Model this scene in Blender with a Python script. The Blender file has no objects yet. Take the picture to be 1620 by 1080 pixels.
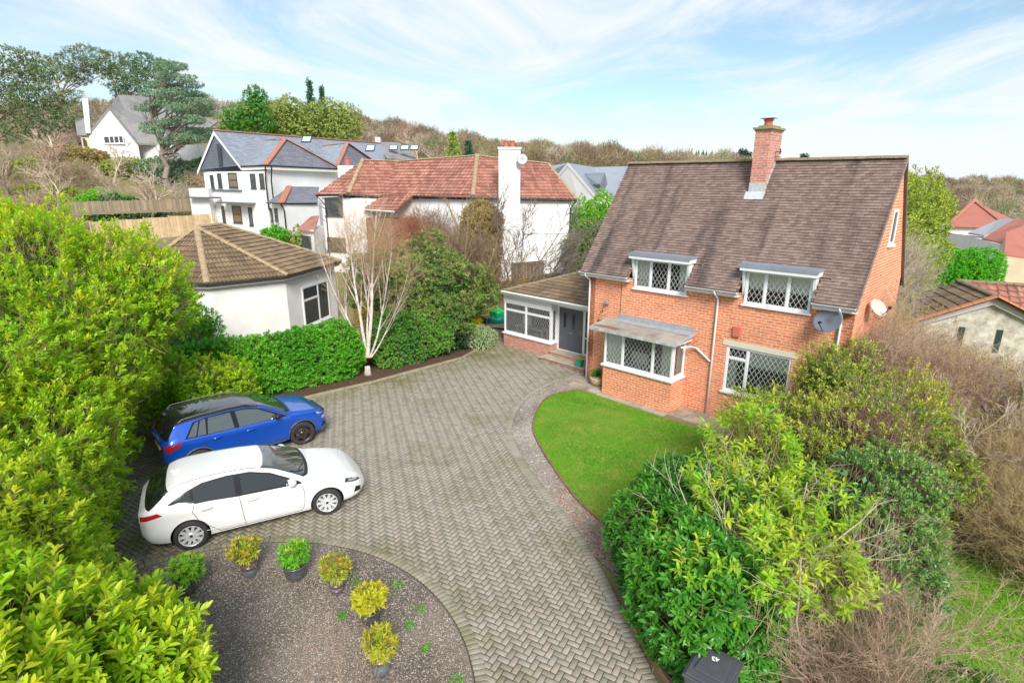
import bpy, math, random
import numpy as np
from mathutils import Vector, Matrix
R=math.radians
scene=bpy.context.scene
COL=scene.collection
rng=np.random.default_rng(7)
random.seed(7)
# ---------------------------------------------------------------- camera
CAMH=7.3; FPX=890.5; PITCH=0.27486; ROLL=-0.00424
_cp,_sp=math.cos(PITCH),math.sin(PITCH); _cr,_sr=math.cos(ROLL),math.sin(ROLL)
_Rx=np.array([[1,0,0],[0,-_sp,-_cp],[0,_cp,-_sp]])
_M=np.array([[_cr,_sr,0],[-_sr,_cr,0],[0,0,1]])@_Rx
cam=bpy.data.cameras.new('camera'); camo=bpy.data.objects.new('camera',cam); COL.objects.link(camo)
_r,_d,_f=_M
camo.matrix_world=Matrix(((_r[0],-_d[0],-_f[0],0),(_r[1],-_d[1],-_f[1],0),(_r[2],-_d[2],-_f[2],CAMH),(0,0,0,1)))
cam.sensor_width=36; cam.lens=FPX/1620*36; cam.clip_start=.05; cam.clip_end=6000
scene.camera=camo
# ---------------------------------------------------------------- light
scene.view_settings.view_transform='Standard'; scene.view_settings.look='None'
scene.view_settings.exposure=0.93; scene.view_settings.gamma=1
SUN_EL=R(38); SUN_AZ=R(170)      # azimuth from +Y clockwise: behind the camera, a little right
w=bpy.data.worlds.new('World'); scene.world=w; w.use_nodes=True
nt=w.node_tree; nt.nodes.clear()
def N(nt,t,**k):
    n=nt.nodes.new(t)
    for a,b in k.items():
        if a=='inp':
            for i,v in b.items(): n.inputs[i].default_value=v
        else: setattr(n,a,b)
    return n
def LK(nt,*prs):
    for a,b in prs: nt.links.new(a,b)
out=N(nt,'ShaderNodeOutputWorld'); bg=N(nt,'ShaderNodeBackground'); bg.inputs[1].default_value=.086
sky=N(nt,'ShaderNodeTexSky',sky_type='NISHITA',sun_disc=False,sun_elevation=SUN_EL,sun_rotation=SUN_AZ,air_density=1.0,dust_density=.6,ozone_density=2.2)
cl=N(nt,'ShaderNodeBackground'); cl.inputs[0].default_value=(.90,.95,1,1); cl.inputs[1].default_value=.55
mix=N(nt,'ShaderNodeMixShader'); hsv=N(nt,'ShaderNodeHueSaturation',inp={'Hue':.487,'Saturation':1.05,'Value':1.0})
tc=N(nt,'ShaderNodeTexCoord'); sep=N(nt,'ShaderNodeSeparateXYZ')
ad=N(nt,'ShaderNodeMath',operation='ADD',inp={1:.10}); mx=N(nt,'ShaderNodeMath',operation='MAXIMUM',inp={1:.05})
dx=N(nt,'ShaderNodeMath',operation='DIVIDE'); dy=N(nt,'ShaderNodeMath',operation='DIVIDE'); cb=N(nt,'ShaderNodeCombineXYZ')
LK(nt,(tc.outputs['Generated'],sep.inputs[0]),(sep.outputs[2],ad.inputs[0]),(ad.outputs[0],mx.inputs[0]),(sep.outputs[0],dx.inputs[0]),(mx.outputs[0],dx.inputs[1]),(sep.outputs[1],dy.inputs[0]),(mx.outputs[0],dy.inputs[1]),(dx.outputs[0],cb.inputs[0]),(dy.outputs[0],cb.inputs[1]))
mp=N(nt,'ShaderNodeMapping'); mp.inputs['Scale'].default_value=(.42,.30,1); mp.inputs['Rotation'].default_value=(0,0,R(28)); mp.inputs['Location'].default_value=(3.1,1.4,0)
n1=N(nt,'ShaderNodeTexNoise',inp={'Scale':1.7,'Detail':10,'Roughness':.64,'Distortion':1.1})
n2=N(nt,'ShaderNodeTexNoise',inp={'Scale':.45,'Detail':3,'Roughness':.5})
sm=N(nt,'ShaderNodeMath',operation='MULTIPLY_ADD',inp={1:.55}); rp=N(nt,'ShaderNodeMapRange',interpolation_type='SMOOTHSTEP',inp={1:.60,2:.92,3:0.12,4:1})
hz=N(nt,'ShaderNodeMapRange',interpolation_type='SMOOTHSTEP',inp={1:.0,2:.12,3:.09,4:.0}); sm2=N(nt,'ShaderNodeMath',operation='ADD')
LK(nt,(cb.outputs[0],mp.inputs[0]),(mp.outputs[0],n1.inputs[0]),(mp.outputs[0],n2.inputs[0]),(n2.outputs[0],sm.inputs[0]),(n1.outputs[0],sm.inputs[2]),(sep.outputs[2],hz.inputs[0]),(sm.outputs[0],sm2.inputs[0]),(hz.outputs[0],sm2.inputs[1]),(sm2.outputs[0],rp.inputs[0]),(rp.outputs[0],mix.inputs[0]),(sky.outputs[0],hsv.inputs['Color']),(hsv.outputs[0],bg.inputs[0]),(bg.outputs[0],mix.inputs[1]),(cl.outputs[0],mix.inputs[2]),(mix.outputs[0],out.inputs[0]))
sl=bpy.data.lights.new('sun','SUN'); sl.energy=2.6; sl.angle=R(22); sl.color=(1,.955,.89)
so=bpy.data.objects.new('sun',sl); COL.objects.link(so)
_sd=Vector((math.sin(SUN_AZ)*math.cos(SUN_EL),math.cos(SUN_AZ)*math.cos(SUN_EL),math.sin(SUN_EL)))
so.rotation_euler=(-_sd).to_track_quat('-Z','Y').to_euler(); so.location=(0,-5,30)
# ---------------------------------------------------------------- geometry of the view -> world
def ray(x,y): return _M.T@np.array([(x-810)/FPX,(y-540)/FPX,1.0])
def gp(x,y,z=0.0):
    d=ray(x,y); t=(z-CAMH)/d[2]; return np.array([d[0]*t,d[1]*t,z])
def at(x,y,Y):
    d=ray(x,y); t=Y/d[1]; return np.array([d[0]*t,Y,CAMH+d[2]*t])
def sst(x,a,b):
    t=np.clip((x-a)/(b-a),0,1); return t*t*(3-2*t)
# ---------------------------------------------------------------- tagging
def tag(o,label=None,cat=None,group=None,kind=None):
    if label: o['label']=label
    if cat: o['category']=cat
    if group: o['group']=group
    if kind: o['kind']=kind
    return o
def thing(name,label,cat,loc=(0,0,0),rz=0,group=None):
    o=bpy.data.objects.new(name,None); COL.objects.link(o); o.location=loc; o.rotation_euler=(0,0,rz); o.empty_display_size=.3
    return tag(o,label,cat,group)
def base_mat(p): return Matrix.Translation(p.location)@p.rotation_euler.to_matrix().to_4x4()
# ---------------------------------------------------------------- mesh builder
class MB:
    def __init__(s): s.v=[]; s.f=[]; s.n=0; s.r=[]; s.mi=[]; s.cur=0
    def add(s,v,f,r=0.5,T=None):
        v=np.asarray(v,float).reshape(-1,3)
        if T is not None:
            T=np.array(T); v=v@T[:3,:3].T+T[:3,3]
        s.v.append(v); s.r.append(np.full(len(v),r) if np.isscalar(r) else np.asarray(r,float))
        f=[tuple(i+s.n for i in q) for q in f]; s.f+=f; s.mi+=[s.cur]*len(f); s.n+=len(v)
    def box(s,x0,x1,y0,y1,z0,z1,T=None,r=.5):
        v=[(x0,y0,z0),(x1,y0,z0),(x1,y1,z0),(x0,y1,z0),(x0,y0,z1),(x1,y0,z1),(x1,y1,z1),(x0,y1,z1)]
        s.add(v,[(0,3,2,1),(4,5,6,7),(0,1,5,4),(1,2,6,5),(2,3,7,6),(3,0,4,7)],r,T)
    def poly(s,pts,r=.5,T=None): s.add(pts,[tuple(range(len(pts)))],r,T)
    def prism(s,pts,d,T=None,r=.5):   # polygon extruded by vector d
        p=np.asarray(pts,float); n=len(p); d=np.asarray(d,float)
        s.add(np.vstack([p,p+d]),[tuple(range(n))[::-1],tuple(range(n,2*n))]+[(i,(i+1)%n,n+(i+1)%n,n+i) for i in range(n)],r,T)
    def tube(s,pts,rad,n=8,T=None,r=.5,caps=True):
        p=[np.asarray(q,float) for q in pts]; m=len(p); rad=[rad]*m if np.isscalar(rad) else rad
        V=[]
        up=np.array([0,0,1.0])
        for i in range(m):
            d=(p[min(i+1,m-1)]-p[max(i-1,0)]); d/=np.linalg.norm(d)+1e-9
            a=np.cross(d,up if abs(d[2])<.9 else np.array([1.0,0,0])); a/=np.linalg.norm(a); b=np.cross(d,a)
            for k in range(n):
                t=2*math.pi*k/n; V.append(p[i]+rad[i]*(math.cos(t)*a+math.sin(t)*b))
        F=[(i*n+k,i*n+(k+1)%n,(i+1)*n+(k+1)%n,(i+1)*n+k) for i in range(m-1) for k in range(n)]
        if caps: F+=[tuple(range(n))[::-1],tuple(range((m-1)*n,m*n))]
        s.add(V,F,r,T)
    def lathe(s,prof,n=24,T=None,r=.5,axis='z',caps=True):
        V=[];m=len(prof)
        for (rr,z) in prof:
            for k in range(n):
                t=2*math.pi*k/n
                V.append((rr*math.cos(t),rr*math.sin(t),z) if axis=='z' else (rr*math.cos(t),z,rr*math.sin(t)))
        F=[(i*n+k,i*n+(k+1)%n,(i+1)*n+(k+1)%n,(i+1)*n+k) for i in range(m-1) for k in range(n)]
        if caps: F+=[tuple(range(n))[::-1],tuple(range((m-1)*n,m*n))]
        s.add(V,F,r,T)
    def build(s,name,mats,parent=None,smooth=False,uv=True,local=True,bevel=0,recalc=False):
        me=bpy.data.meshes.new(name)
        V=np.vstack(s.v)
        me.from_pydata([tuple(x) for x in V],[],s.f)
        if not isinstance(mats,(list,tuple)): mats=[mats]
        for m in mats: me.materials.append(m)
        me.polygons.foreach_set('material_index',s.mi)
        a=me.attributes.new('rnd','FLOAT','POINT'); a.data.foreach_set('value',np.concatenate(s.r))
        return finish(me,name,parent,smooth,uv,local,bevel,recalc)
def autouv(me):
    n=len(me.polygons)
    if not n: return
    nr=np.empty(n*3); me.polygons.foreach_get('normal',nr); nr=nr.reshape(-1,3)
    lt=np.empty(n,int); me.polygons.foreach_get('loop_total',lt)
    li=np.empty(len(me.loops),int); me.loops.foreach_get('vertex_index',li)
    co=np.empty(len(me.vertices)*3); me.vertices.foreach_get('co',co); co=co.reshape(-1,3)
    t=np.stack([-nr[:,1],nr[:,0],np.zeros(n)],1); l=np.linalg.norm(t,axis=1); flat=l<.02
    t[flat]=(1,0,0); t[~flat]/=l[~flat][:,None]
    b=np.cross(nr,t); b[flat]=(0,1,0)
    fi=np.repeat(np.arange(n),lt)
    p=co[li]; uv=np.stack([(p*t[fi]).sum(1),(p*b[fi]).sum(1)],1)
    L=me.uv_layers.new(name='UVMap'); L.data.foreach_set('uv',uv.ravel())
def finish(me,name,parent,smooth,uv,local,bevel=0,recalc=False):
    me.update()
    if recalc:
        import bmesh
        bm=bmesh.new(); bm.from_mesh(me); bmesh.ops.recalc_face_normals(bm,faces=bm.faces); bm.to_mesh(me); bm.free(); me.update()
    if uv: autouv(me)
    if smooth: me.polygons.foreach_set('use_smooth',[True]*len(me.polygons))
    o=bpy.data.objects.new(name,me); COL.objects.link(o)
    if parent:
        o.parent=parent
        if not local: o.matrix_parent_inverse=base_mat(parent).inverted()
    if bevel:
        b=o.modifiers.new('bevel','BEVEL'); b.width=bevel; b.segments=2; b.limit_method='ANGLE'
    return o
def fastmesh(name,V,F,mats,parent=None,rnd=None,tip=None,smooth=False,local=False,mi=None,uv=False):
    V=np.asarray(V,np.float32); F=np.asarray(F,np.int32); k=F.shape[1]
    me=bpy.data.meshes.new(name)
    me.vertices.add(len(V)); me.vertices.foreach_set('co',V.ravel())
    me.loops.add(F.size); me.loops.foreach_set('vertex_index',F.ravel())
    me.polygons.add(len(F)); me.polygons.foreach_set('loop_start',np.arange(len(F),dtype=np.int32)*k); me.polygons.foreach_set('loop_total',np.full(len(F),k,np.int32))
    if not isinstance(mats,(list,tuple)): mats=[mats]
    for m in mats: me.materials.append(m)
    if mi is not None: me.polygons.foreach_set('material_index',np.asarray(mi,np.int32))
    if rnd is not None: me.attributes.new('rnd','FLOAT','POINT').data.foreach_set('value',np.asarray(rnd,np.float32))
    if tip is not None: me.attributes.new('tip','FLOAT','POINT').data.foreach_set('value',np.asarray(tip,np.float32))
    me.update(calc_edges=True); me.validate()
    return finish(me,name,parent,smooth,uv,local)
# ---------------------------------------------------------------- materials
MATS={}
def pm(name,col,rough=.6,metal=0,spec=.5,var=0,bump=0,bscale=30,coat=0,noise=None,trans=0,alpha=1,attr=0):
    """principled with optional noise colour variation, random per-piece variation (attribute rnd) and bump"""
    if name in MATS: return MATS[name]
    m=bpy.data.materials.new(name); MATS[name]=m; m.use_nodes=True; nt=m.node_tree; b=nt.nodes['Principled BSDF']
    b.inputs['Roughness'].default_value=rough; b.inputs['Metallic'].default_value=metal; b.inputs['Specular IOR Level'].default_value=spec
    b.inputs['Coat Weight'].default_value=coat; b.inputs['Coat Roughness'].default_value=.03
    b.inputs['Alpha'].default_value=alpha
    c=(*col,1); b.inputs['Base Color'].default_value=c; last=None
    tc=N(nt,'ShaderNodeTexCoord')
    if noise or var:
        col2,sc=(noise if noise else (tuple(x*(1-var) for x in col),1.5))
        n=N(nt,'ShaderNodeTexNoise',inp={'Scale':sc,'Detail':8,'Roughness':.65}); mr=N(nt,'ShaderNodeMapRange',inp={1:.38,2:.68})
        mxn=N(nt,'ShaderNodeMix',data_type='RGBA'); mxn.inputs[6].default_value=c; mxn.inputs[7].default_value=(*col2,1)
        LK(nt,(tc.outputs['Object'],n.inputs[0]),(n.outputs[0],mr.inputs[0]),(mr.outputs[0],mxn.inputs[0])); last=mxn.outputs[2]
    if attr:
        at_=N(nt,'ShaderNodeAttribute',attribute_name='rnd'); hs=N(nt,'ShaderNodeHueSaturation'); mr2=N(nt,'ShaderNodeMapRange',inp={1:0,2:1,3:1-attr,4:1+attr})
        LK(nt,(at_.outputs['Fac'],mr2.inputs[0]),(mr2.outputs[0],hs.inputs['Value']))
        if last: LK(nt,(last,hs.inputs['Color']))
        else: hs.inputs['Color'].default_value=c
        last=hs.outputs[0]
    if last: LK(nt,(last,b.inputs['Base Color']))
    if bump:
        n=N(nt,'ShaderNodeTexNoise',inp={'Scale':bscale,'Detail':4}); bp=N(nt,'ShaderNodeBump',inp={'Strength':bump,'Distance':.02})
        LK(nt,(tc.outputs['Object'],n.inputs[0]),(n.outputs[0],bp.inputs['Height']),(bp.outputs[0],b.inputs['Normal']))
    return m
def brickmat(name,c1,c2,mortar,bw=.225,rh=.075,ms=.010,stain=(.25,.10,.06)):
    m=bpy.data.materials.new(name); m.use_nodes=True; nt=m.node_tree; b=nt.nodes['Principled BSDF']; b.inputs['Roughness'].default_value=.85
    tc=N(nt,'ShaderNodeTexCoord'); br=N(nt,'ShaderNodeTexBrick',inp={'Scale':1,'Mortar Size':ms,'Mortar Smooth':.1,'Bias':-.1,'Brick Width':bw,'Row Height':rh,'Color1':(*c1,1),'Color2':(*c2,1),'Mortar':(*mortar,1)})
    n=N(nt,'ShaderNodeTexNoise',inp={'Scale':.9,'Detail':6,'Roughness':.6}); mr=N(nt,'ShaderNodeMapRange',inp={1:.5,2:.8,3:0,4:.5}); mx=N(nt,'ShaderNodeMix',data_type='RGBA'); mx.inputs[7].default_value=(*stain,1)
    n2=N(nt,'ShaderNodeTexNoise',inp={'Scale':14,'Detail':3}); hs=N(nt,'ShaderNodeHueSaturation'); mr2=N(nt,'ShaderNodeMapRange',inp={1:.3,2:.7,3:.78,4:1.22})
    bp=N(nt,'ShaderNodeBump',inp={'Strength':.6,'Distance':.01},invert=True)
    LK(nt,(tc.outputs['UV'],br.inputs[0]),(tc.outputs['Object'],n.inputs[0]),(tc.outputs['Object'],n2.inputs[0]),(n.outputs[0],mr.inputs[0]),(mr.outputs[0],mx.inputs[0]),(br.outputs[0],mx.inputs[6]),(n2.outputs[0],mr2.inputs[0]),(mr2.outputs[0],hs.inputs['Value']),(mx.outputs[2],hs.inputs['Color']),(hs.outputs[0],b.inputs['Base Color']),(br.outputs[1],bp.inputs['Height']),(bp.outputs[0],b.inputs['Normal']))
    return m
def tilemat(name,c1,c2,dirt,dscale=(1.2,.25),damt=.7,lichen=(.35,.33,.2),lamt=.3,rough=.8,attr=.3):
    """roof tile: per tile tone, dirt streaks that run down the slope, lichen specks"""
    m=bpy.data.materials.new(name); m.use_nodes=True; nt=m.node_tree; b=nt.nodes['Principled BSDF']; b.inputs['Roughness'].default_value=rough
    tc=N(nt,'ShaderNodeTexCoord'); at_=N(nt,'ShaderNodeAttribute',attribute_name='rnd')
    m1=N(nt,'ShaderNodeMix',data_type='RGBA'); m1.inputs[6].default_value=(*c1,1); m1.inputs[7].default_value=(*c2,1)
    mp=N(nt,'ShaderNodeMapping'); mp.inputs['Scale'].default_value=(dscale[0],dscale[1],1)
    n=N(nt,'ShaderNodeTexNoise',inp={'Scale':1,'Detail':5,'Roughness':.55}); mr=N(nt,'ShaderNodeMapRange',interpolation_type='SMOOTHSTEP',inp={1:.47,2:.72,3:0,4:damt})
    m2=N(nt,'ShaderNodeMix',data_type='RGBA'); m2.inputs[7].default_value=(*dirt,1)
    n3=N(nt,'ShaderNodeTexNoise',inp={'Scale':7,'Detail':6,'Roughness':.7}); mr3=N(nt,'ShaderNodeMapRange',inp={1:.58,2:.7,3:0,4:lamt}); m3=N(nt,'ShaderNodeMix',data_type='RGBA'); m3.inputs[7].default_value=(*lichen,1)
    n4=N(nt,'ShaderNodeTexNoise',inp={'Scale':40,'Detail':2}); bp=N(nt,'ShaderNodeBump',inp={'Strength':.3,'Distance':.01})
    LK(nt,(at_.outputs['Fac'],m1.inputs[0]),(tc.outputs['UV'],mp.inputs[0]),(mp.outputs[0],n.inputs[0]),(n.outputs[0],mr.inputs[0]),(mr.outputs[0],m2.inputs[0]),(m1.outputs[2],m2.inputs[6]),(tc.outputs['Object'],n3.inputs[0]),(n3.outputs[0],mr3.inputs[0]),(mr3.outputs[0],m3.inputs[0]),(m2.outputs[2],m3.inputs[6]),(m3.outputs[2],b.inputs['Base Color']),(tc.outputs['Object'],n4.inputs[0]),(n4.outputs[0],bp.inputs['Height']),(bp.outputs[0],b.inputs['Normal']))
    return m
def leafmat(name,dark,light,tipc,rough=.38,transl=.28,spec=.45):
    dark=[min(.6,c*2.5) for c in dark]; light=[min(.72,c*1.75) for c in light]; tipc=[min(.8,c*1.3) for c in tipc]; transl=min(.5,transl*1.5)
    m=bpy.data.materials.new(name); m.use_nodes=True; nt=m.node_tree; b=nt.nodes['Principled BSDF']; b.inputs['Roughness'].default_value=rough; b.inputs['Specular IOR Level'].default_value=spec
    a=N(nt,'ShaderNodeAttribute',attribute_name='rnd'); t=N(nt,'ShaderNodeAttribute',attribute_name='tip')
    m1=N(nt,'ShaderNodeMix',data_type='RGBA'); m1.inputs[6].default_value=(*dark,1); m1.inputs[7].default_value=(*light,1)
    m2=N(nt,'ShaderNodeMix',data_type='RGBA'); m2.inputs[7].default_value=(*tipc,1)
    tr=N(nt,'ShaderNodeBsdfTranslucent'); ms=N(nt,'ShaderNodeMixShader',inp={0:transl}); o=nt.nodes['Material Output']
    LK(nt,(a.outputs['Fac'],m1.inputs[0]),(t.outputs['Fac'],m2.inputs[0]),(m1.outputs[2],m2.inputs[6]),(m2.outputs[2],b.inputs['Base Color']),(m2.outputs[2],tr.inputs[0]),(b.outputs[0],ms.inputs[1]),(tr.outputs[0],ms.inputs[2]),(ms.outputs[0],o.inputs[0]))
    return m
M_brick=brickmat('red_brick',(.83,.275,.12),(.67,.18,.075),(.74,.56,.43),bw=.25,rh=.086,ms=.011,stain=(.40,.17,.10))
M_brick_old=brickmat('weathered_brick',(.66,.25,.18),(.46,.16,.12),(.50,.42,.36),stain=(.20,.14,.09))
M_brown=tilemat('brown_plain_tile',(.175,.12,.10),(.275,.195,.165),(.045,.032,.034),(1.35,.16),.9,(.38,.30,.19),.30)
M_brown2=tilemat('brown_interlocking_tile',(.16,.11,.065),(.27,.19,.115),(.055,.045,.028),(1.5,.5),.6,(.40,.34,.17),.5)
M_red=tilemat('red_pantile',(.27,.105,.075),(.46,.22,.16),(.12,.05,.04),(1.2,.4),.6,(.48,.32,.26),.4)
M_redfar=tilemat('red_roof_tile',(.34,.11,.08),(.48,.18,.13),(.22,.08,.06),(1,.4),.4,(.45,.3,.2),.2)
M_slate=tilemat('grey_slate',(.25,.27,.31),(.34,.365,.41),(.18,.20,.24),(.8,.5),.4,(.3,.3,.3),.1,rough=.42)
M_slateold=tilemat('old_slate',(.20,.19,.19),(.31,.30,.29),(.10,.10,.09),(.8,.5),.6,(.4,.38,.28),.5)
M_ridge=pm('ridge_tile_cement',(.30,.22,.15),.85,noise=((.17,.15,.07),5),bump=.5)
M_ridger=pm('red_ridge_tile',(.48,.21,.14),.75,noise=((.34,.13,.08),5))
M_ridget=pm('buff_ridge_tile',(.42,.31,.19),.8,noise=((.30,.2,.12),4))
M_white=pm('white_upvc',(.80,.81,.82),.35,var=.05)
M_render=pm('white_render',(.83,.83,.82),.8,noise=((.74,.74,.72),.6),bump=.25,bscale=40)
M_cream=pm('cream_render',(.72,.62,.44),.85,noise=((.62,.52,.35),.8),bump=.2)
M_stone=pm('pale_stone',(.50,.44,.34),.85,noise=((.34,.29,.22),2.5),bump=.6,bscale=12)
M_oldstone=pm('rubble_stone_wall',(.62,.58,.50),.9,noise=((.30,.26,.2),3.5),bump=.8,bscale=9)
M_lead=pm('lead_flashing',(.42,.45,.47),.5,noise=((.30,.32,.34),6),metal=.2)
M_felt=pm('grey_roofing_felt',(.40,.37,.32),.85,noise=((.22,.20,.17),1.7),bump=.3)
M_greyfascia=pm('grey_lead_roof_edge',(.27,.30,.36),.5,var=.2)
M_black=pm('black_plastic',(.012,.012,.014),.4)
M_blackm=pm('black_metal',(.02,.02,.022),.35)
M_dgrey=pm('dark_grey_plastic',(.085,.088,.10),.42,bump=.05,bscale=200,noise=((.07,.073,.085),6))
M_fence=pm('weathered_fence_wood',(.34,.22,.10),.85,noise=((.24,.19,.06),1.5),bump=.4,bscale=18,attr=.22)
M_fencen=pm('new_fence_wood',(.56,.42,.25),.85,noise=((.45,.32,.18),2),attr=.15)
M_soil=pm('dark_soil',(.075,.042,.027),.95,noise=((.12,.065,.035),9),bump=1,bscale=25)
M_conc=pm('concrete_edging',(.37,.31,.22),.85,noise=((.26,.24,.13),3),bump=.4)
M_slab=pm('paving_slab',(.42,.36,.28),.85,noise=((.27,.23,.17),2.5),bump=.3,attr=.2)
M_curtain=pm('pale_curtain',(.86,.86,.78),.9,var=.1)
M_blind=pm('roller_blind',(.86,.86,.74),.8)
M_room=pm('room_interior',(.30,.28,.26),.9)
M_grille=pm('leading_strip',(.62,.63,.63),.5)
M_doorgrey=pm('grey_composite_door',(.10,.105,.13),.5)
M_dwin=pm('dark_window_frame',(.05,.06,.065),.4)
M_slatecl=pm('grey_cladding',(.13,.15,.18),.6,var=.2)
M_terr=pm('terracotta',(.45,.16,.08),.8)
def glassmat(name,tint=(.75,.82,.82),refl=.10,trans=.7,rough=.02):
    m=bpy.data.materials.new(name); m.use_nodes=True; nt=m.node_tree; nt.nodes.remove(nt.nodes['Principled BSDF'])
    g=N(nt,'ShaderNodeBsdfGlossy',inp={'Roughness':rough}); t=N(nt,'ShaderNodeBsdfTransparent'); t.inputs[0].default_value=(*tint,1)
    fr=N(nt,'ShaderNodeFresnel',inp={'IOR':1.5}); ad=N(nt,'ShaderNodeMath',operation='ADD',inp={1:refl}); ms=N(nt,'ShaderNodeMixShader')
    LK(nt,(fr.outputs[0],ad.inputs[0]),(ad.outputs[0],ms.inputs[0]),(t.outputs[0],ms.inputs[1]),(g.outputs[0],ms.inputs[2]),(ms.outputs[0],nt.nodes['Material Output'].inputs[0]))
    return m
M_glass=glassmat('window_glass',tint=(.97,.99,.98),refl=.035)
M_fglass=pm('dark_window_glass',(.035,.045,.05),.06,spec=.9)
M_cglass=pm('car_window_glass',(.010,.014,.014),.03,spec=.8,coat=.5)
M_cglassl=pm('car_sky_tinted_glass',(.055,.07,.068),.03,spec=1.0,coat=1)  # base lifted so the colour carries some of the reflected sky
# ---------------------------------------------------------------- ground height
CREST=[(-600,150),(0,205),(300,190),(560,212),(640,224),(700,238),(800,248),(900,254),(1000,262),(1100,269),(1200,274),(1350,284),(1450,290),(1620,296),(2300,300)]
def TZ(x,y):
    x=np.asarray(x,float); y=np.asarray(y,float); yy=np.maximum(y,1.0)
    px=np.clip(810+925*x/yy,-600,2300)
    cz=CAMH+350*(289-np.interp(px,[c[0] for c in CREST],[c[1] for c in CREST]))/925
    fr=1-sst(px,1000,1350)
    b=.078*np.maximum(0,y-28)*fr; b=np.minimum(b,8)
    t=sst(y,60,340)
    h=b*(1-t)+cz*t+5.2*np.exp(-((x+60)/26)**2-((y-92)/30)**2)
    h=np.where(y<1,0,h)
    return h
# ---------------------------------------------------------------- roofs
def plx(A,B,C,px,py):
    """point of the plane A,B,C"""
    n=np.cross(B-A,C-A); d=ray(px,py); c=np.array([0,0,CAMH]); return c+d*(((A-c)@n)/(d@n))
def clip_poly(p,poly):
    """clip polygon p (list of 2d) by convex ccw polygon"""
    out_=p
    m=len(poly)
    for i in range(m):
        a=poly[i]; b=poly[(i+1)%m]; ex,ey=b[0]-a[0],b[1]-a[1]; inp=out_; out_=[]
        if not inp: break
        side=[ex*(q[1]-a[1])-ey*(q[0]-a[0]) for q in inp]
        for k in range(len(inp)):
            q=inp[k]; s0=side[k]; q2=inp[(k+1)%len(inp)]; s1=side[(k+1)%len(inp)]
            if s0>=-1e-9: out_.append(q)
            if (s0>1e-9 and s1<-1e-9) or (s0<-1e-9 and s1>1e-9):
                t=s0/(s0-s1); out_.append((q[0]+t*(q2[0]-q[0]),q[1]+t*(q2[1]-q[1])))
    return out_
def tile_roof(mb,pts,tw=.165,gauge=.10,th=.014,prof=None,hole=None,stagger=.5,jit=.003,deck=True,dth=.05):
    """mb: MB; pts: convex planar polygon in 3d. lays overlapping tiles, every one its own piece"""
    P=[np.asarray(p,float) for p in pts]
    n=sum(np.cross(P[i]-P[0],P[(i+1)%len(P)]-P[0]) for i in range(len(P))); n/=np.linalg.norm(n)
    if n[2]<0: P=P[::-1]; n=-n
    t=np.array([-n[1],n[0],0.0]); t/=np.linalg.norm(t); b=np.cross(n,t)
    if b[2]<0: t=-t; b=-b
    o=sum(P)/len(P); q=[((p-o)@t,(p-o)@b) for p in P]
    ar=sum(q[i][0]*q[(i+1)%len(q)][1]-q[(i+1)%len(q)][0]*q[i][1] for i in range(len(q)))
    if ar<0: q=q[::-1]
    x0=min(a for a,_ in q); x1=max(a for a,_ in q); y0=min(a for _,a in q); y1=max(a for _,a in q)
    if deck: mb.cur=0; mb.prism([o+t*x_+b*y_-n*.012 for x_,y_ in q],-n*dth,r=.1)
    prof=prof or [(0,0),(1,0)]
    ny=int(math.ceil((y1-y0)/gauge)); nx=int(math.ceil((x1-x0)/tw))+2
    for j in range(ny):
        ya=y0+j*gauge; yb=min(ya+gauge,y1+.001)
        off=(j%2)*stagger*tw
        for i in range(-1,nx):
            xa=x0+i*tw-off; xc=xa+tw/2; yc=(ya+yb)/2
            if xa>x1 or xa+tw<x0: continue
            if hole and hole(o+t*xc+b*yc): continue
            rv=random.random(); jl=random.uniform(-jit,jit); gap=.003
            for k in range(len(prof)-1):
                (u0,h0),(u1,h1)=prof[k],prof[k+1]
                xs=xa+gap/2+u0*(tw-gap); xe=xa+gap/2+u1*(tw-gap)
                c=clip_poly([(xs,ya),(xe,ya),(xe,yb),(xs,yb)],q)
                if len(c)<3: continue
                m=len(c); V=[];h=[]
                for (cx,cy) in c:
                    fr=(cy-ya)/gauge; hp=h0+(h1-h0)*(cx-xs)/max(xe-xs,1e-6)
                    V.append(o+t*cx+b*cy+n*(th*(1-fr)+hp+jl+.004))
                F=[tuple(range(m))]
                # front skirt
                ex=[ii for ii in range(m) if abs(c[ii][1]-ya)<1e-6]
                if len(ex)==2:
                    a_,b_=ex if (ex[1]==ex[0]+1) else (ex[1],ex[0])
                    V+= [V[a_]-n*(th+.012+max(h0,0)),V[b_]-n*(th+.012+max(h1,0))]
                    F.append((b_,a_,m,m+1))
                mb.add(V,F,rv)
def ridge(mb,a,b,r=.12,seg=.40,lift=.03,flat=.62,rv=None):
    """row of half round ridge tiles from a to b"""
    a=np.asarray(a,float); b=np.asarray(b,float); L=np.linalg.norm(b-a); n=max(1,int(round(L/seg))); d=(b-a)/L
    s=np.cross(d,[0,0,1]); s/=np.linalg.norm(s); u=np.cross(s,d)
    for i in range(n):
        p0=a+d*(L*i/n); p1=a+d*(L*(i+1)/n-.012); V=[];K=7; z=random.uniform(-.004,.004)
        for p,rr in ((p0,r),(p1,r*.96)):
            for k in range(K):
                t=math.pi*k/(K-1); V.append(p+s*math.cos(t)*rr+u*(math.sin(t)*rr*flat+lift-.05+z))
        F=[(k,k+1,K+k+1,K+k) for k in range(K-1)]+[tuple(range(K))[::-1],tuple(range(K,2*K))]
        mb.add(V,F,random.random())
PANT=[(0,.0),(.15,.028),(.35,.034),(.5,.012),(.75,0),(1,0)]
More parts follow.
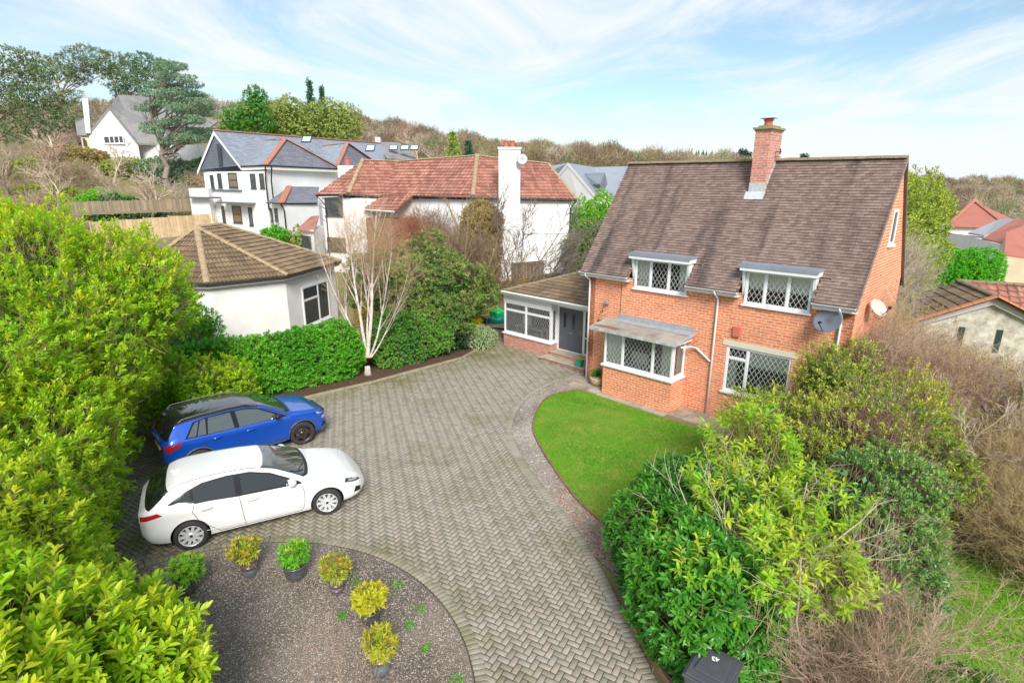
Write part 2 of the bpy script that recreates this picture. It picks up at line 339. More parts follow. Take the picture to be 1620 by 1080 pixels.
# ---------------------------------------------------------------- setting: ground
M_ground=pm('rough_ground',(.19,.17,.07),.95,noise=((.26,.19,.11),.25),bump=.8,bscale=8)
ys=np.concatenate([np.linspace(-60,28,12),30*np.geomspace(1,60,95)]); ss=np.linspace(-2.2,2.2,150)
GX=(ys[:,None]+75)*ss[None,:]; GY=np.repeat(ys[:,None],150,1); GZ=TZ(GX,GY)
idx=np.arange(len(ys)*150).reshape(len(ys),150)
F=np.stack([idx[:-1,:-1],idx[:-1,1:],idx[1:,1:],idx[1:,:-1]],-1).reshape(-1,4)
tag(fastmesh('ground',np.stack([GX,GY,GZ],-1).reshape(-1,3),F,M_ground,smooth=True),kind='structure')
def inpoly(px,py,poly):
    px=np.asarray(px); py=np.asarray(py); c=np.zeros(px.shape,bool); n=len(poly)
    for i in range(n):
        x0,y0=poly[i][:2]; x1,y1=poly[(i+1)%n][:2]
        if y0==y1: continue
        c^=((y0>py)!=(y1>py))&(px<(x1-x0)*(py-y0)/(y1-y0)+x0)
    return c
def smooth_path(p,n=8):
    p=[np.asarray(q[:2],float) for q in p]; o=[]
    for i in range(len(p)-1):
        p0=p[max(i-1,0)];p1=p[i];p2=p[i+1];p3=p[min(i+2,len(p)-1)]
        for k in range(n):
            t=k/n; o.append(.5*((2*p1)+(-p0+p2)*t+(2*p0-5*p1+4*p2-p3)*t*t+(-p0+3*p1-3*p2+p3)*t**3))
    o.append(p[-1]); return o
HO=np.array([6.4136,17.1776]); HA=-0.76847; HU=np.array([math.cos(HA),math.sin(HA)]); HW=np.array([-math.sin(HA),math.cos(HA)])
def hl(u,v): q=HO+HU*u+HW*v; return (q[0],q[1])
RE=smooth_path([(2.89,21.1),(2.3,20.75),(1.55,20.05),(.72,18.8),(.27,17.65),(.05,16.45),(.05,15.44),(.28,14.22),(.66,12.94),(1.07,11.82),(1.5,10.6),(1.72,9.7),(1.95,8.6),(2.15,7.3),(2.35,6.2),(2.6,4.5),(3,2),(3.3,0)])
KL=[(-14.2,11.6),(-12.37,13.22),(-11.0,14.78),(-6.9,18.56),(-5.22,19.94),(-2.11,23.05),(-1.45,24.4)]
ISC=np.array([-3.95,5.15]); 
_pts=np.array([(-7.28,9.1),(-6.5,9.77),(-5.92,10.15),(-5.22,10.37),(-4.11,10.27),(-3.21,9.89),(-2.61,9.54),(-1.88,8.91),(-1.19,8.16),(-.69,7.41),(-.36,6.83)])
_A=np.c_[2*_pts,np.ones(len(_pts))]; _s=np.linalg.lstsq(_A,(_pts**2).sum(1),rcond=None)[0]; ISC=_s[:2]; ISR=float(math.sqrt(_s[2]+ISC@ISC))
DRIVE=[(-14.6,11.2)]+KL[1:]+[(-1.3,26.0),(-.5,27.6),hl(-10.65,1.25),hl(-7.6,1.25),hl(-7.7,.6),hl(-5.4,.45)]+[tuple(q) for q in RE]+[(-9.5,0),(-9.8,8),(-14,8)]
M_bed=pm('sand_and_moss_joint',(.05,.042,.028),.95,noise=((.085,.10,.02),1.2),bump=.5)
mb=MB(); mb.poly([(a,b,.0255) for a,b in DRIVE]); 
tag(mb.build('driveway_bed',M_bed),kind='structure')
# herringbone blocks
mB=bpy.data.materials.new('concrete_block_paving'); mB.use_nodes=True; nt=mB.node_tree; b=nt.nodes['Principled BSDF']; b.inputs['Roughness'].default_value=.68
tc=N(nt,'ShaderNodeTexCoord'); a_=N(nt,'ShaderNodeAttribute',attribute_name='rnd')
cr=N(nt,'ShaderNodeValToRGB'); els=cr.color_ramp.elements; els[0].color=(.27,.24,.19,1); els[1].color=(.38,.345,.295,1)
for p_,c_ in ((.3,(.315,.28,.225,1)),(.6,(.35,.315,.265,1)),(.85,(.365,.30,.25,1))): e=els.new(p_); e.color=c_
nm=N(nt,'ShaderNodeTexNoise',inp={'Scale':.28,'Detail':8,'Roughness':.7}); mm=N(nt,'ShaderNodeMapRange',interpolation_type='SMOOTHSTEP',inp={1:.48,2:.70,3:0,4:.7}); mxx=N(nt,'ShaderNodeMix',data_type='RGBA'); mxx.inputs[7].default_value=(.17,.16,.06,1)
# moss gathers along the left kerb and round the gravel circle
ng=N(nt,'ShaderNodeTexNoise',inp={'Scale':60,'Detail':2}); hs=N(nt,'ShaderNodeHueSaturation'); mg=N(nt,'ShaderNodeMapRange',inp={1:.3,2:.7,3:.82,4:1.18})
at2=N(nt,'ShaderNodeAttribute',attribute_name='tip'); mxm=N(nt,'ShaderNodeMath',operation='MULTIPLY_ADD',inp={1:1.0})
ml=N(nt,'ShaderNodeMath',operation='MULTIPLY'); nl=N(nt,'ShaderNodeTexNoise',inp={'Scale':1.6,'Detail':6,'Roughness':.7}); nlr=N(nt,'ShaderNodeMapRange',inp={1:.35,2:.6,3:0,4:1})
LK(nt,(a_.outputs['Fac'],cr.inputs[0]),(cr.outputs[0],mxx.inputs[6]),(tc.outputs['Object'],nm.inputs[0]),(nm.outputs[0],mm.inputs[0]),(tc.outputs['Object'],nl.inputs[0]),(nl.outputs[0],nlr.inputs[0]),(at2.outputs['Fac'],ml.inputs[0]),(nlr.outputs[0],ml.inputs[1]),(ml.outputs[0],mxm.inputs[0]),(mm.outputs[0],mxm.inputs[2]),(mxm.outputs[0],mxx.inputs[0]),(tc.outputs['Object'],ng.inputs[0]),(ng.outputs[0],mg.inputs[0]),(mg.outputs[0],hs.inputs['Value']),(mxx.outputs[2],hs.inputs['Color']),(hs.outputs[0],b.inputs['Base Color']))
def seg_dist(px,py,path):
    d=np.full(np.shape(px),1e9)
    for (a,b2) in zip(path[:-1],path[1:]):
        ax,ay=a[:2]; bx,by=b2[:2]; l=(bx-ax)**2+(by-ay)**2+1e-9; t=np.clip(((px-ax)*(bx-ax)+(py-ay)*(by-ay))/l,0,1)
        d=np.minimum(d,np.hypot(px-ax-t*(bx-ax),py-ay-t*(by-ay)))
    return d
BV=[];BF=[];BR=[];BT=[]
def blocks(cx,cy,ang,lw,lh,ztop,gap=.0125):
    """many blocks at once: centre arrays, angle array, half extents"""
    n=len(cx); z=ztop+rng.normal(0,.0012,n)
    ca,sa=np.cos(ang),np.sin(ang); hx=lw/2-gap/2; hy=lh/2-gap/2; ch=.006
    V=np.zeros((n,12,3))
    for k,(sx,sy) in enumerate(((-1,-1),(1,-1),(1,1),(-1,1))):
        for lev,(ins,dz) in enumerate(((ch,0),(0,-ch),(0,-.03))):
            x=sx*(hx-ins); y=sy*(hy-ins)
            V[:,lev*4+k,0]=cx+x*ca-y*sa; V[:,lev*4+k,1]=cy+x*sa+y*ca; V[:,lev*4+k,2]=z+dz
    Fq=[(0,1,2,3)]+[(4*l+4+k,4*l+4+(k+1)%4,4*l+(k+1)%4,4*l+k) for l in (0,1) for k in range(4)]
    base=sum(len(v) for v in BV)
    BV.append(V.reshape(-1,3)); BF.append((np.arange(n)[:,None,None]*12+np.array(Fq)[None]+base).reshape(-1,4))
    BR.append(np.repeat(rng.random(n),12))
    moss=np.exp(-seg_dist(cx,cy,KL)/.9)*1.0+np.exp(-np.abs(np.hypot(cx-ISC[0],cy-ISC[1])-ISR)/.45)*.8*(cx<1)+.25*np.exp(-seg_dist(cx,cy,[tuple(q) for q in RE])/.4)+.9*np.exp(-((cx+.6)**2+(cy-24.6)**2)/2.5)+.8*sst(-cx,6.3,8.5)
    BT.append(np.repeat(np.clip(moss,0,.7),12))
th=R(-29); BW=.105
ii,jj=np.meshgrid(np.arange(-160,160),np.arange(-120,120)); ii=ii.ravel(); jj=jj.ravel()
ox=(ii*1+jj*2)*BW; oy=(-ii*1+jj*2)*BW
for (bx,by,a) in ((1.0,-.5,0),(.5,-2.0,R(90))):
    lx=ox+bx*BW; ly=oy+by*BW
    x=lx*math.cos(th)-ly*math.sin(th)-3; y=lx*math.sin(th)+ly*math.cos(th)+15
    k=inpoly(x,y,DRIVE)&(np.hypot(x-ISC[0],y-ISC[1])>ISR+.14)&(seg_dist(x,y,[tuple(q) for q in RE])>.12)&(y>1)
    x=x[k];y=y[k]
    blocks(x,y,np.full(len(x),th+a),2*BW,BW,.032)
def border(path,off,w=.105,l=.21,z=.036):
    pts=np.array([q[:2] for q in path]); d=np.diff(pts,axis=0); L=np.r_[0,np.cumsum(np.hypot(*d.T))]; n=int(L[-1]/w); s=(np.arange(n)+.5)*w
    x=np.interp(s,L,pts[:,0]); y=np.interp(s,L,pts[:,1]); e=.05
    tx=np.interp(s+e,L,pts[:,0])-np.interp(s-e,L,pts[:,0]); ty=np.interp(s+e,L,pts[:,1])-np.interp(s-e,L,pts[:,1]); a=np.arctan2(ty,tx)
    blocks(x-np.sin(a)*off,y+np.cos(a)*off,a+math.pi/2,l,w,z,gap=.012)
border([tuple(q) for q in RE],-.105)
border([(ISC[0]+(ISR+.12)*math.cos(t),ISC[1]+(ISR+.12)*math.sin(t)) for t in np.linspace(R(205),R(-45),160)],0)
o=fastmesh('driveway',np.vstack(BV),np.vstack(BF),mB,rnd=np.concatenate(BR),tip=np.concatenate(BT)); tag(o,kind='structure')
# gravel
def gravelmat(name,c1,c2,c3,sc=55):
    m=bpy.data.materials.new(name); m.use_nodes=True; nt=m.node_tree; b=nt.nodes['Principled BSDF']; b.inputs['Roughness'].default_value=.85
    tc=N(nt,'ShaderNodeTexCoord'); v=N(nt,'ShaderNodeTexVoronoi',inp={'Scale':sc,'Randomness':1}); cr=N(nt,'ShaderNodeValToRGB'); sepc=N(nt,'ShaderNodeSeparateColor')
    cr.color_ramp.elements[0].color=(*c1,1); cr.color_ramp.elements[1].color=(*c3,1); e=cr.color_ramp.elements.new(.55); e.color=(*c2,1); e=cr.color_ramp.elements.new(.88); e.color=(*c2,1)
    n=N(nt,'ShaderNodeTexNoise',inp={'Scale':.5,'Detail':6}); mr=N(nt,'ShaderNodeMapRange',inp={1:.42,2:.62,3:.62,4:1.12}); hs=N(nt,'ShaderNodeHueSaturation'); bp=N(nt,'ShaderNodeBump',inp={'Strength':1,'Distance':.03},invert=True)
    LK(nt,(tc.outputs['Object'],v.inputs['Vector']),(v.outputs['Color'],sepc.inputs[0]),(sepc.outputs[0],cr.inputs[0]),(tc.outputs['Object'],n.inputs[0]),(n.outputs[0],mr.inputs[0]),(mr.outputs[0],hs.inputs['Value']),(cr.outputs[0],hs.inputs['Color']),(hs.outputs[0],b.inputs['Base Color']),(v.outputs['Distance'],bp.inputs['Height']),(bp.outputs[0],b.inputs['Normal']))
    return m
M_grav=gravelmat('mixed_gravel',(.18,.14,.105),(.40,.325,.26),(.68,.61,.53),90)
M_grav2=gravelmat('pale_gravel',(.24,.20,.165),(.52,.46,.39),(.80,.75,.68))
mb=MB(); mb.poly([(ISC[0]+ISR*math.cos(t),ISC[1]+ISR*math.sin(t),.030) for t in np.linspace(0,2*math.pi,97)[:-1]])
tag(mb.build('gravel_circle',M_grav),kind='structure')
# loose stones on the gravel, real pebbles
def pebbles(name,test,box,n,z,mat,rs=(.008,.022)):
    x=rng.uniform(box[0],box[1],n); y=rng.uniform(box[2],box[3],n); k=test(x,y); x=x[k];y=y[k];n=len(x); r=rng.uniform(*rs,n)
    base=np.array([(1,0,0),(0,1,0),(-1,0,0),(0,-1,0),(0,0,.8),(.0,.0,-.5)],float)
    a=rng.uniform(0,6.28,n); V=base[None]*r[:,None,None]*rng.uniform(.6,1.3,(n,6,1)); ca,sa=np.cos(a),np.sin(a)
    X=V[:,:,0]*ca[:,None]-V[:,:,1]*sa[:,None]+x[:,None]; Y=V[:,:,0]*sa[:,None]+V[:,:,1]*ca[:,None]+y[:,None]; Z=V[:,:,2]+z
    Fq=np.array([(0,1,4),(1,2,4),(2,3,4),(3,0,4)]); F=(np.arange(n)[:,None,None]*6+Fq[None]).reshape(-1,3)
    o=fastmesh(name,np.stack([X,Y,Z],-1).reshape(-1,3),F,mat,rnd=np.repeat(rng.random(n),6)); tag(o,kind='stuff'); return o
mP=bpy.data.materials.new('pebble_stone'); mP.use_nodes=True; nt=mP.node_tree; b=nt.nodes['Principled BSDF']; b.inputs['Roughness'].default_value=.8
a_=N(nt,'ShaderNodeAttribute',attribute_name='rnd'); cr=N(nt,'ShaderNodeValToRGB'); cr.color_ramp.elements[0].color=(.14,.11,.085,1); cr.color_ramp.elements[1].color=(.70,.63,.56,1); e=cr.color_ramp.elements.new(.6); e.color=(.42,.35,.30,1); e=cr.color_ramp.elements.new(.85); e.color=(.44,.33,.28,1)
LK(nt,(a_.outputs['Fac'],cr.inputs[0]),(cr.outputs[0],b.inputs['Base Color']))
tag(pebbles('gravel_stones',lambda x,y:np.hypot(x-ISC[0],y-ISC[1])<ISR-.02,(-8.5,0,4.6,10.6),60000,.031,mP,(.006,.015)),'small mixed brown and white gravel stones covering the round bed beside the cars','gravel')
# ---- lawn and gravel strip on the right
LAWN=[tuple(q) for q in smooth_path([hl(-4.35,-1.25),(1.35,18.65),(.85,17.38),(.66,15.98),(.8,14.81),(1.14,13.34),(1.5,12.1),(1.85,11.29),(2.25,10.6),(2.6,9.6)])]+[(6.5,6.5),(9.2,12.2),hl(2.5,-1.2),hl(.6,-1.25),hl(-.55,-1.35),hl(-3.4,-1.2)]
M_lawn=bpy.data.materials.new('lawn_turf'); M_lawn.use_nodes=True; nt=M_lawn.node_tree; b=nt.nodes['Principled BSDF']; b.inputs['Roughness'].default_value=.9
tc=N(nt,'ShaderNodeTexCoord'); n=N(nt,'ShaderNodeTexNoise',inp={'Scale':1.3,'Detail':8,'Roughness':.7}); cr=N(nt,'ShaderNodeValToRGB'); cr.color_ramp.elements[0].position=.3; cr.color_ramp.elements[0].color=(.13,.26,.010,1); cr.color_ramp.elements[1].position=.72; cr.color_ramp.elements[1].color=(.38,.36,.07,1); e=cr.color_ramp.elements.new(.5); e.color=(.15,.33,.014,1)
n2=N(nt,'ShaderNodeTexNoise',inp={'Scale':70,'Detail':3}); bp=N(nt,'ShaderNodeBump',inp={'Strength':.8,'Distance':.03})
LK(nt,(tc.outputs['Object'],n.inputs[0]),(n.outputs[0],cr.inputs[0]),(cr.outputs[0],b.inputs['Base Color']),(tc.outputs['Object'],n2.inputs[0]),(n2.outputs[0],bp.inputs['Height']),(bp.outputs[0],b.inputs['Normal']))
mb=MB(); mb.poly([(a,b2,.03) for a,b2 in LAWN]); tag(mb.build('front_lawn',M_lawn),kind='structure')
RL=[(4.6,2),(5.2,6.2),(6.3,8),(7.6,9.6),(9.6,12.0),(12,16),(16,20),(26,18),(22,3)]
mb=MB(); mb.poly([(a,b2,.02) for a,b2 in RL]); tag(mb.build('side_lawn',M_lawn),kind='structure')
M_blade=leafmat('grass_blade',(.034,.13,.004),(.105,.28,.008),(.32,.32,.07),.6,.3,.3)
def grass(name,poly,n,box,h=(.03,.06),z=.03,wd=.006):
    x=rng.uniform(box[0],box[1],n); y=rng.uniform(box[2],box[3],n); k=inpoly(x,y,poly); x=x[k];y=y[k];n=len(x)
    a=rng.uniform(0,6.28,n); hh=rng.uniform(*h,n); le=rng.normal(0,.5,(n,2))*hh[:,None]; w_=wd*rng.uniform(.7,1.4,n)
    V=np.zeros((n,3,3)); V[:,0]=np.c_[x-np.cos(a)*w_,y-np.sin(a)*w_,np.full(n,z)]; V[:,1]=np.c_[x+np.cos(a)*w_,y+np.sin(a)*w_,np.full(n,z)]; V[:,2]=np.c_[x+le[:,0],y+le[:,1],z+hh]
    patch=np.clip(.5+.35*np.sin(x*2.1+1.3*np.sin(y*1.7))+.3*np.sin(y*3.3+x)+rng.normal(0,.25,n),0,1)
    yel=np.clip(.28+np.sin(x*1.1+2.0)*np.sin(y*1.4+.5)*.5+.35*np.sin(x*4.3+y*2.1)*np.sin(y*5.1-x)+rng.normal(0,.2,n),0,1)
    o=fastmesh(name,V.reshape(-1,3),np.arange(3*n).reshape(n,3),M_blade,rnd=np.repeat(patch,3),tip=np.repeat(yel,3)); return tag(o,kind='stuff')
tag(grass('lawn_grass',LAWN,150000,(.4,9.5,6.5,20.5)),'short bright green grass of the lawn in front of the bay window','grass')
tag(grass('side_lawn_grass',RL,110000,(4.6,18,3,17),h=(.04,.09),z=.02,wd=.009),'rough green grass in the right corner beyond the bare shrubs','grass')
# gravel strip between driveway border and lawn
GS=[(q[0]+.0,q[1]) for q in RE[:78]]
nrm=[]
mb=MB(); inner=[q for q in LAWN[:73]]
mb.poly([(a,b2,.016) for a,b2 in [tuple(q) for q in RE[:88]]+[(3.0,7.5),(3,9.4)]+inner[::-1]+[hl(-4.6,-.3),hl(-5.2,.2)]]); tag(mb.build('gravel_strip',M_grav2),kind='structure')
STRIP=[tuple(q) for q in RE[:88]]+[(3.0,7.5),(3,9.4)]+inner[::-1]
tag(pebbles('border_stones',lambda x,y:inpoly(x,y,STRIP),(0,3.2,7,20.9),9000,.02,mP,(.012,.028)),'pale pebbles in the narrow strip between lawn and block driveway','gravel')
mb=MB()
_pl=inner
for a,b2 in zip(_pl[:-1],_pl[1:]):
    a=np.array([*a,0]); b2=np.array([*b2,0]); d=b2-a; d/=np.linalg.norm(d); nn=np.array([-d[1],d[0],0])*.022
    mb.prism([a-nn,b2-nn,b2+nn,a+nn],(0,0,.065),r=random.random())
tag(mb.build('lawn_edging',pm('brown_timber_edging',(.27,.15,.08),.85,noise=((.16,.10,.05),4))),'thin brown timber edging curving along the lawn beside the pebble strip','edging')
# kerb and planting bed on the left
def offset(path,d):
    o=[]
    for i,p in enumerate(path):
        a=np.array(path[max(i-1,0)][:2]); b2=np.array(path[min(i+1,len(path)-1)][:2]); t=b2-a; t/=np.linalg.norm(t); o.append((p[0]-t[1]*d,p[1]+t[0]*d))
    return o
KE=KL[:]
bed=KE+offset(KE,3.2)[::-1]
mb=MB(); mb.poly([(a,b2,.05) for a,b2 in KE+[(-.9,27.2),(-3,30)]+offset(KE,3.4)[::-1]]); tag(mb.build('planting_bed',M_soil),kind='structure')
mb=MB(); q0=KE; q1=offset(KE,.09)
for i in range(len(KE)-1):
    L=math.dist(q0[i],q0[i+1]); n=max(1,int(L/.91))
    for k in range(n):
        t0=k/n; t1=(k+.985)/n; f=lambda A,B,t:(A[0]+(B[0]-A[0])*t,A[1]+(B[1]-A[1])*t,0)
        mb.prism([f(q0[i],q0[i+1],t0),f(q0[i],q0[i+1],t1),f(q1[i],q1[i+1],t1),f(q1[i],q1[i+1],t0)],(0,0,.10+random.uniform(-.004,.004)),r=random.random())
tag(mb.build('concrete_kerb',M_conc),'low concrete edging between the block driveway and the leafy bed','kerb')
# ---------------------------------------------------------------- wall and window builders
def wall_holes(mb,x0,x1,z0,z1,y0,y1,holes,T=None):
    """solid wall slab between x0..x1, z0..z1, depth y0..y1, with rectangular openings (hx0,hx1,hz0,hz1); one skin, no inner coplanar faces on the front"""
    xs=sorted({x0,x1,*[h[0] for h in holes],*[h[1] for h in holes]}); zs=sorted({z0,z1,*[h[2] for h in holes],*[h[3] for h in holes]})
    xs=[x for x in xs if x0<=x<=x1]; zs=[z for z in zs if z0<=z<=z1]
    ins=lambda x,z:any(h[0]<x<h[1] and h[2]<z<h[3] for h in holes)
    for i in range(len(xs)-1):
        for j in range(len(zs)-1):
            a,b,c,d=xs[i],xs[i+1],zs[j],zs[j+1]
            if ins((a+b)/2,(c+d)/2): continue
            mb.poly([(a,y0,c),(b,y0,c),(b,y0,d),(a,y0,d)],T=T); mb.poly([(b,y1,c),(a,y1,c),(a,y1,d),(b,y1,d)],T=T)
    for a,b,c,d in holes:
        mb.poly([(a,y0,c),(a,y1,c),(a,y1,d),(a,y0,d)][::-1],T=T); mb.poly([(b,y0,c),(b,y1,c),(b,y1,d),(b,y0,d)],T=T)
        mb.poly([(a,y0,c),(b,y0,c),(b,y1,c),(a,y1,c)],T=T); mb.poly([(a,y0,d),(b,y0,d),(b,y1,d),(a,y1,d)][::-1],T=T)
def window(parent,x0,x1,z0,z1,y,cols=(),transoms=(),lattice=.14,mats=None,T=None,fw=.055,sill=.06,sillout=.05,depth=.07,glass=None,label=None,reveal=0,curtains=None,room=None,local=True):
    """frame with lights; cols: fractions of mullions; transoms: list of (light index, z fraction)"""
    fm,gm=(mats or (M_white,glass or M_glass)); f=MB(); W=x1-x0; H=z1-z0
    f.box(x0,x1,y,y+depth,z0,z0+fw,T); f.box(x0,x1,y,y+depth,z1-fw,z1,T); f.box(x0,x0+fw,y,y+depth,z0+fw,z1-fw,T); f.box(x1-fw,x1,y,y+depth,z0+fw,z1-fw,T)
    ed=[x0+fw]+[x0+c*W for c in cols]+[x1-fw]
    for c in cols: f.box(x0+c*W-fw*.5,x0+c*W+fw*.5,y+.004,y+depth-.004,z0+fw,z1-fw,T)
    lights=[]
    for i in range(len(ed)-1):
        a=ed[i]+(fw*.5 if i else 0); b=ed[i+1]-(fw*.5 if i<len(ed)-2 else 0); zz=[z0+fw]
        for li,tf in transoms:
            if li==i or li<0:
                zt=z0+tf*H; f.box(a,b,y+.006,y+depth-.006,zt-fw*.45,zt+fw*.45,T); lights.append((a,b,zz[-1],zt-fw*.45)); zz.append(zt+fw*.45)
        lights.append((a,b,zz[-1],z1-fw))
    # inner sashes
    for (a,b,c,d) in lights:
        s=.022
        if fw>=.045:
            f.box(a,b,y+.012,y+depth-.02,c,c+s,T); f.box(a,b,y+.012,y+depth-.02,d-s,d,T); f.box(a,a+s,y+.012,y+depth-.02,c+s,d-s,T); f.box(b-s,b,y+.012,y+depth-.02,c+s,d-s,T)
    if sill: f.box(x0-.06,x1+.06,y-sillout,y+depth-.01,z0-sill,z0-.002,T)
    fr=f.build('window',fm,parent,bevel=0)
    if label: tag(fr,label)
    g=MB()
    for (a,b,c,d) in lights: g.poly([(a,y+depth*.5,c),(b,y+depth*.5,c),(b,y+depth*.5,d),(a,y+depth*.5,d)],T=T)
    go=g.build('pane',gm,fr)
    if lattice:
        l=MB(); r=.0058; asp=1.55; dx=lattice; dz=lattice*asp
        for (a,b,c,d) in lights:
            w_=b-a; h=d-c
            for sgn in (1,-1):
                k0=-int(h/dz)-2; k1=int(w_/dx)+int(h/dz)+3
                for k in range(k0,k1):
                    # line x = a + k*dx + sgn*(z-c)*dx/dz
                    pts=[]
                    xs_=lambda z:a+k*dx+(sgn*(z-c)*dx/dz if sgn>0 else (h-(z-c))*0-(z-c)*dx/dz)
                    za,zb=c,d; xa,xb=xs_(za),xs_(zb)
                    # clip in x
                    def cl(xa,za,xb,zb):
                        if xa==xb: return None
                        t0,t1=0,1
                        for lim,s_ in ((a,1),(b,-1)):
                            fa=(xa-lim)*s_; fb=(xb-lim)*s_
                            if fa<0 and fb<0: return None
                            if fa<0: t0=max(t0,fa/(fa-fb))
                            if fb<0: t1=min(t1,fa/(fa-fb))
                        if t1-t0<.02: return None
                        return (xa+(xb-xa)*t0,za+(zb-za)*t0,xa+(xb-xa)*t1,za+(zb-za)*t1)
                    c_=cl(xa,za,xb,zb)
                    if c_:
                        X0,Z0,X1,Z1=c_; L=math.hypot(X1-X0,Z1-Z0); nx,nz=-(Z1-Z0)/L*r,(X1-X0)/L*r; yy=y+depth*.5-.006
                        l.poly([(X0-nx,yy,Z0-nz),(X1-nx,yy,Z1-nz),(X1+nx,yy,Z1+nz),(X0+nx,yy,Z0+nz)],T=T)
        if l.n: l.build('leading',M_grille,fr)
    if curtains:
        for (a,b,c,d,kind) in curtains:   # fractions
            m=MB(); xa,xb,za,zb=x0+a*W,x0+b*W,z0+c*H,z0+d*H; yy=y+depth+.025
            if kind=='c':
                n=max(4,int((xb-xa)/.05)); V=[];
                for i in range(n+1):
                    xx=xa+(xb-xa)*i/n; o_=.015*math.sin(i*1.9); V+=[(xx,yy+o_,za),(xx,yy+o_,zb)]
                m.add(V,[(2*i,2*i+2,2*i+3,2*i+1) for i in range(n)],T=T); m.build('curtain',M_curtain,fr,smooth=True)
            else:
                m.box(xa,xb,yy-.01,yy-.004,za,zb,T); m.build('blind',M_blind,fr)
    if room:
        m=MB(); e=.02; ry=y+depth+room; a,b,c,d=x0+e,x1-e,z0-.3,z1
        a-=.4;b+=.4;ya=y+depth+.05
        m.poly([(a,ry,c),(b,ry,c),(b,ry,d),(a,ry,d)],T=T); m.poly([(a,ya,c),(a,ry,c),(a,ry,d),(a,ya,d)],T=T); m.poly([(b,ya,c),(b,ry,c),(b,ry,d),(b,ya,d)],T=T)
        m.poly([(a,ya,c),(b,ya,c),(b,ry,c),(a,ry,c)],T=T); m.poly([(a,ya,d),(b,ya,d),(b,ry,d),(a,ry,d)],T=T)
        m.build('room_lining',M_room,fr)
    return fr
def Tfrom(p0,p1):
    """local frame: origin p0, x along the wall to p1, y into the wall, z up"""
    p0=np.asarray(p0,float); p1=np.asarray(p1,float); x=p1-p0; x[2]=0; x/=np.linalg.norm(x); y=np.array([-x[1],x[0],0]); T=np.eye(4); T[:3,0]=x; T[:3,1]=y; T[:3,2]=(0,0,1); T[:3,3]=p0; return T
# ---------------------------------------------------------------- main brick house
H_=thing('brick_house','red brick house with steep brown tiled roof, two dormer windows, bay window and porch','house',(HO[0],HO[1],0),HA)
UL,UR,VB=-4.95,3.75,5.1; EZ=4.2; EV=-.3; RV=2.52; RZ=8.0; SL=(RZ-EZ)/(RV-EV)
W1=(-3.03,-1.08,3.83,4.84); W2=(.78,2.63,3.83,4.84); W3=(.42,2.35,.97,2.45)
def roofz(v): return EZ+(v-EV)*SL if v<RV else RZ-(v-RV)*SL
m=MB()
zt=EZ+.25
wall_holes(m,UL,UR,-.1,4.13,0,.28,[(W1[0],W1[1],W1[2],4.13),(W2[0],W2[1],W2[2],4.13),W3,(-3.5,-.95,.4,2.35)])
# gables and back
GW=(2.35,2.95,5.62,6.6)
for u,s in ((UL,1),(UR,-1)):
    P=[(u,0.0,-.1),(u,VB,-.1),(u,VB,roofz(VB)-.08),(u,RV,RZ-.10),(u,0.0,roofz(0)-.10)]
    m.prism(P,(s*.28,0,0))
m.box(UL+.28,UR-.28,VB-.28,VB-.001,-.1,4.1)
m.build('wall',M_brick,H_,recalc=False)
# the two dormers stand inside the roof opening; roof of single plain tiles
def inhole(p):
    u,v,z=p
    return (v<.30 and -3.10<u<-1.02) or (v<.30 and .70<u<2.72)
rf=MB()
ULr,URr=UL-.20,UR+.06
tile_roof(rf,[(ULr,EV,EZ),(URr,EV,EZ),(URr,RV,RZ),(ULr,RV,RZ)],.165,.098,.020,hole=inhole,deck=False,jit=.004)
# deck with dormer openings
def rp(u,v): return (u,v,roofz(v)-.02)
for a,b,c,d in ((ULr,-3.12,EV,.3),(-1.0,.68,EV,.3),(2.74,URr,EV,.3),(ULr,URr,.3,RV)):
    rf.prism([rp(a,c),rp(b,c),rp(b,d),rp(a,d)],(0,0,-.06),r=.1)
tile_roof(rf,[(ULr,RV,RZ),(URr,RV,RZ),(URr,VB+.3,roofz(VB+.3)),(ULr,VB+.3,roofz(VB+.3))],.165,.098,.013)
roof=rf.build('roof',M_brown,H_)
m=MB(); ridge(m,(ULr-.02,RV,RZ+.02),(URr+.02,RV,RZ+.02),.13,.32)
m.build('ridge_tiles',M_ridge,roof)
for u,s in ((ULr-.01,1),(URr+.0,1)):
    m=MB()
    for v0,v1 in ((EV,RV),(RV,VB+.3)):
        m.prism([(u,v0,roofz(v0)-.02),(u,v1,roofz(v1)-.02),(u,v1,roofz(v1)-.10),(u,v0,roofz(v0)-.10)],(.03,0,0))
    m.build('verge',pm('verge_mortar',(.28,.22,.17),.9,noise=((.16,.12,.1),6)),roof)
# chimney
m=MB(); cu0,cu1,cv0,cv1=-.17,.30,1.78,2.72
m.box(cu0,cu1,cv0,cv1,6.6,8.86); 
ch=m.build('chimney',M_brick_old,roof)
m=MB(); m.box(cu0-.03,cu1+.03,cv0-.03,cv1+.03,8.86,8.91); m.box(cu0-.07,cu1+.07,cv0-.07,cv1+.07,8.91,8.97); m.box(cu0+.03,cu1-.03,cv0+.1,cv1-.1,8.97,9.03); m.build('chimney_cap',pm('mossy_mortar',(.34,.28,.16),.9,noise=((.2,.19,.08),6),bump=.6),ch)
m=MB(); m.lathe([(.13,8.98),(.12,9.16),(.145,9.17),(.145,9.21),(.10,9.21)],16,T=Matrix.Translation((.065,2.12,0))); m.build('chimney_pot',pm('red_clay_pot',(.52,.12,.07),.7),ch,smooth=False)
m=MB(); m.box(-.14,.27,1.92,2.32,9.235,9.25); m.build('pot_cowl',M_lead,ch)
m=MB()
vf=cv0; zf=roofz(cv0)
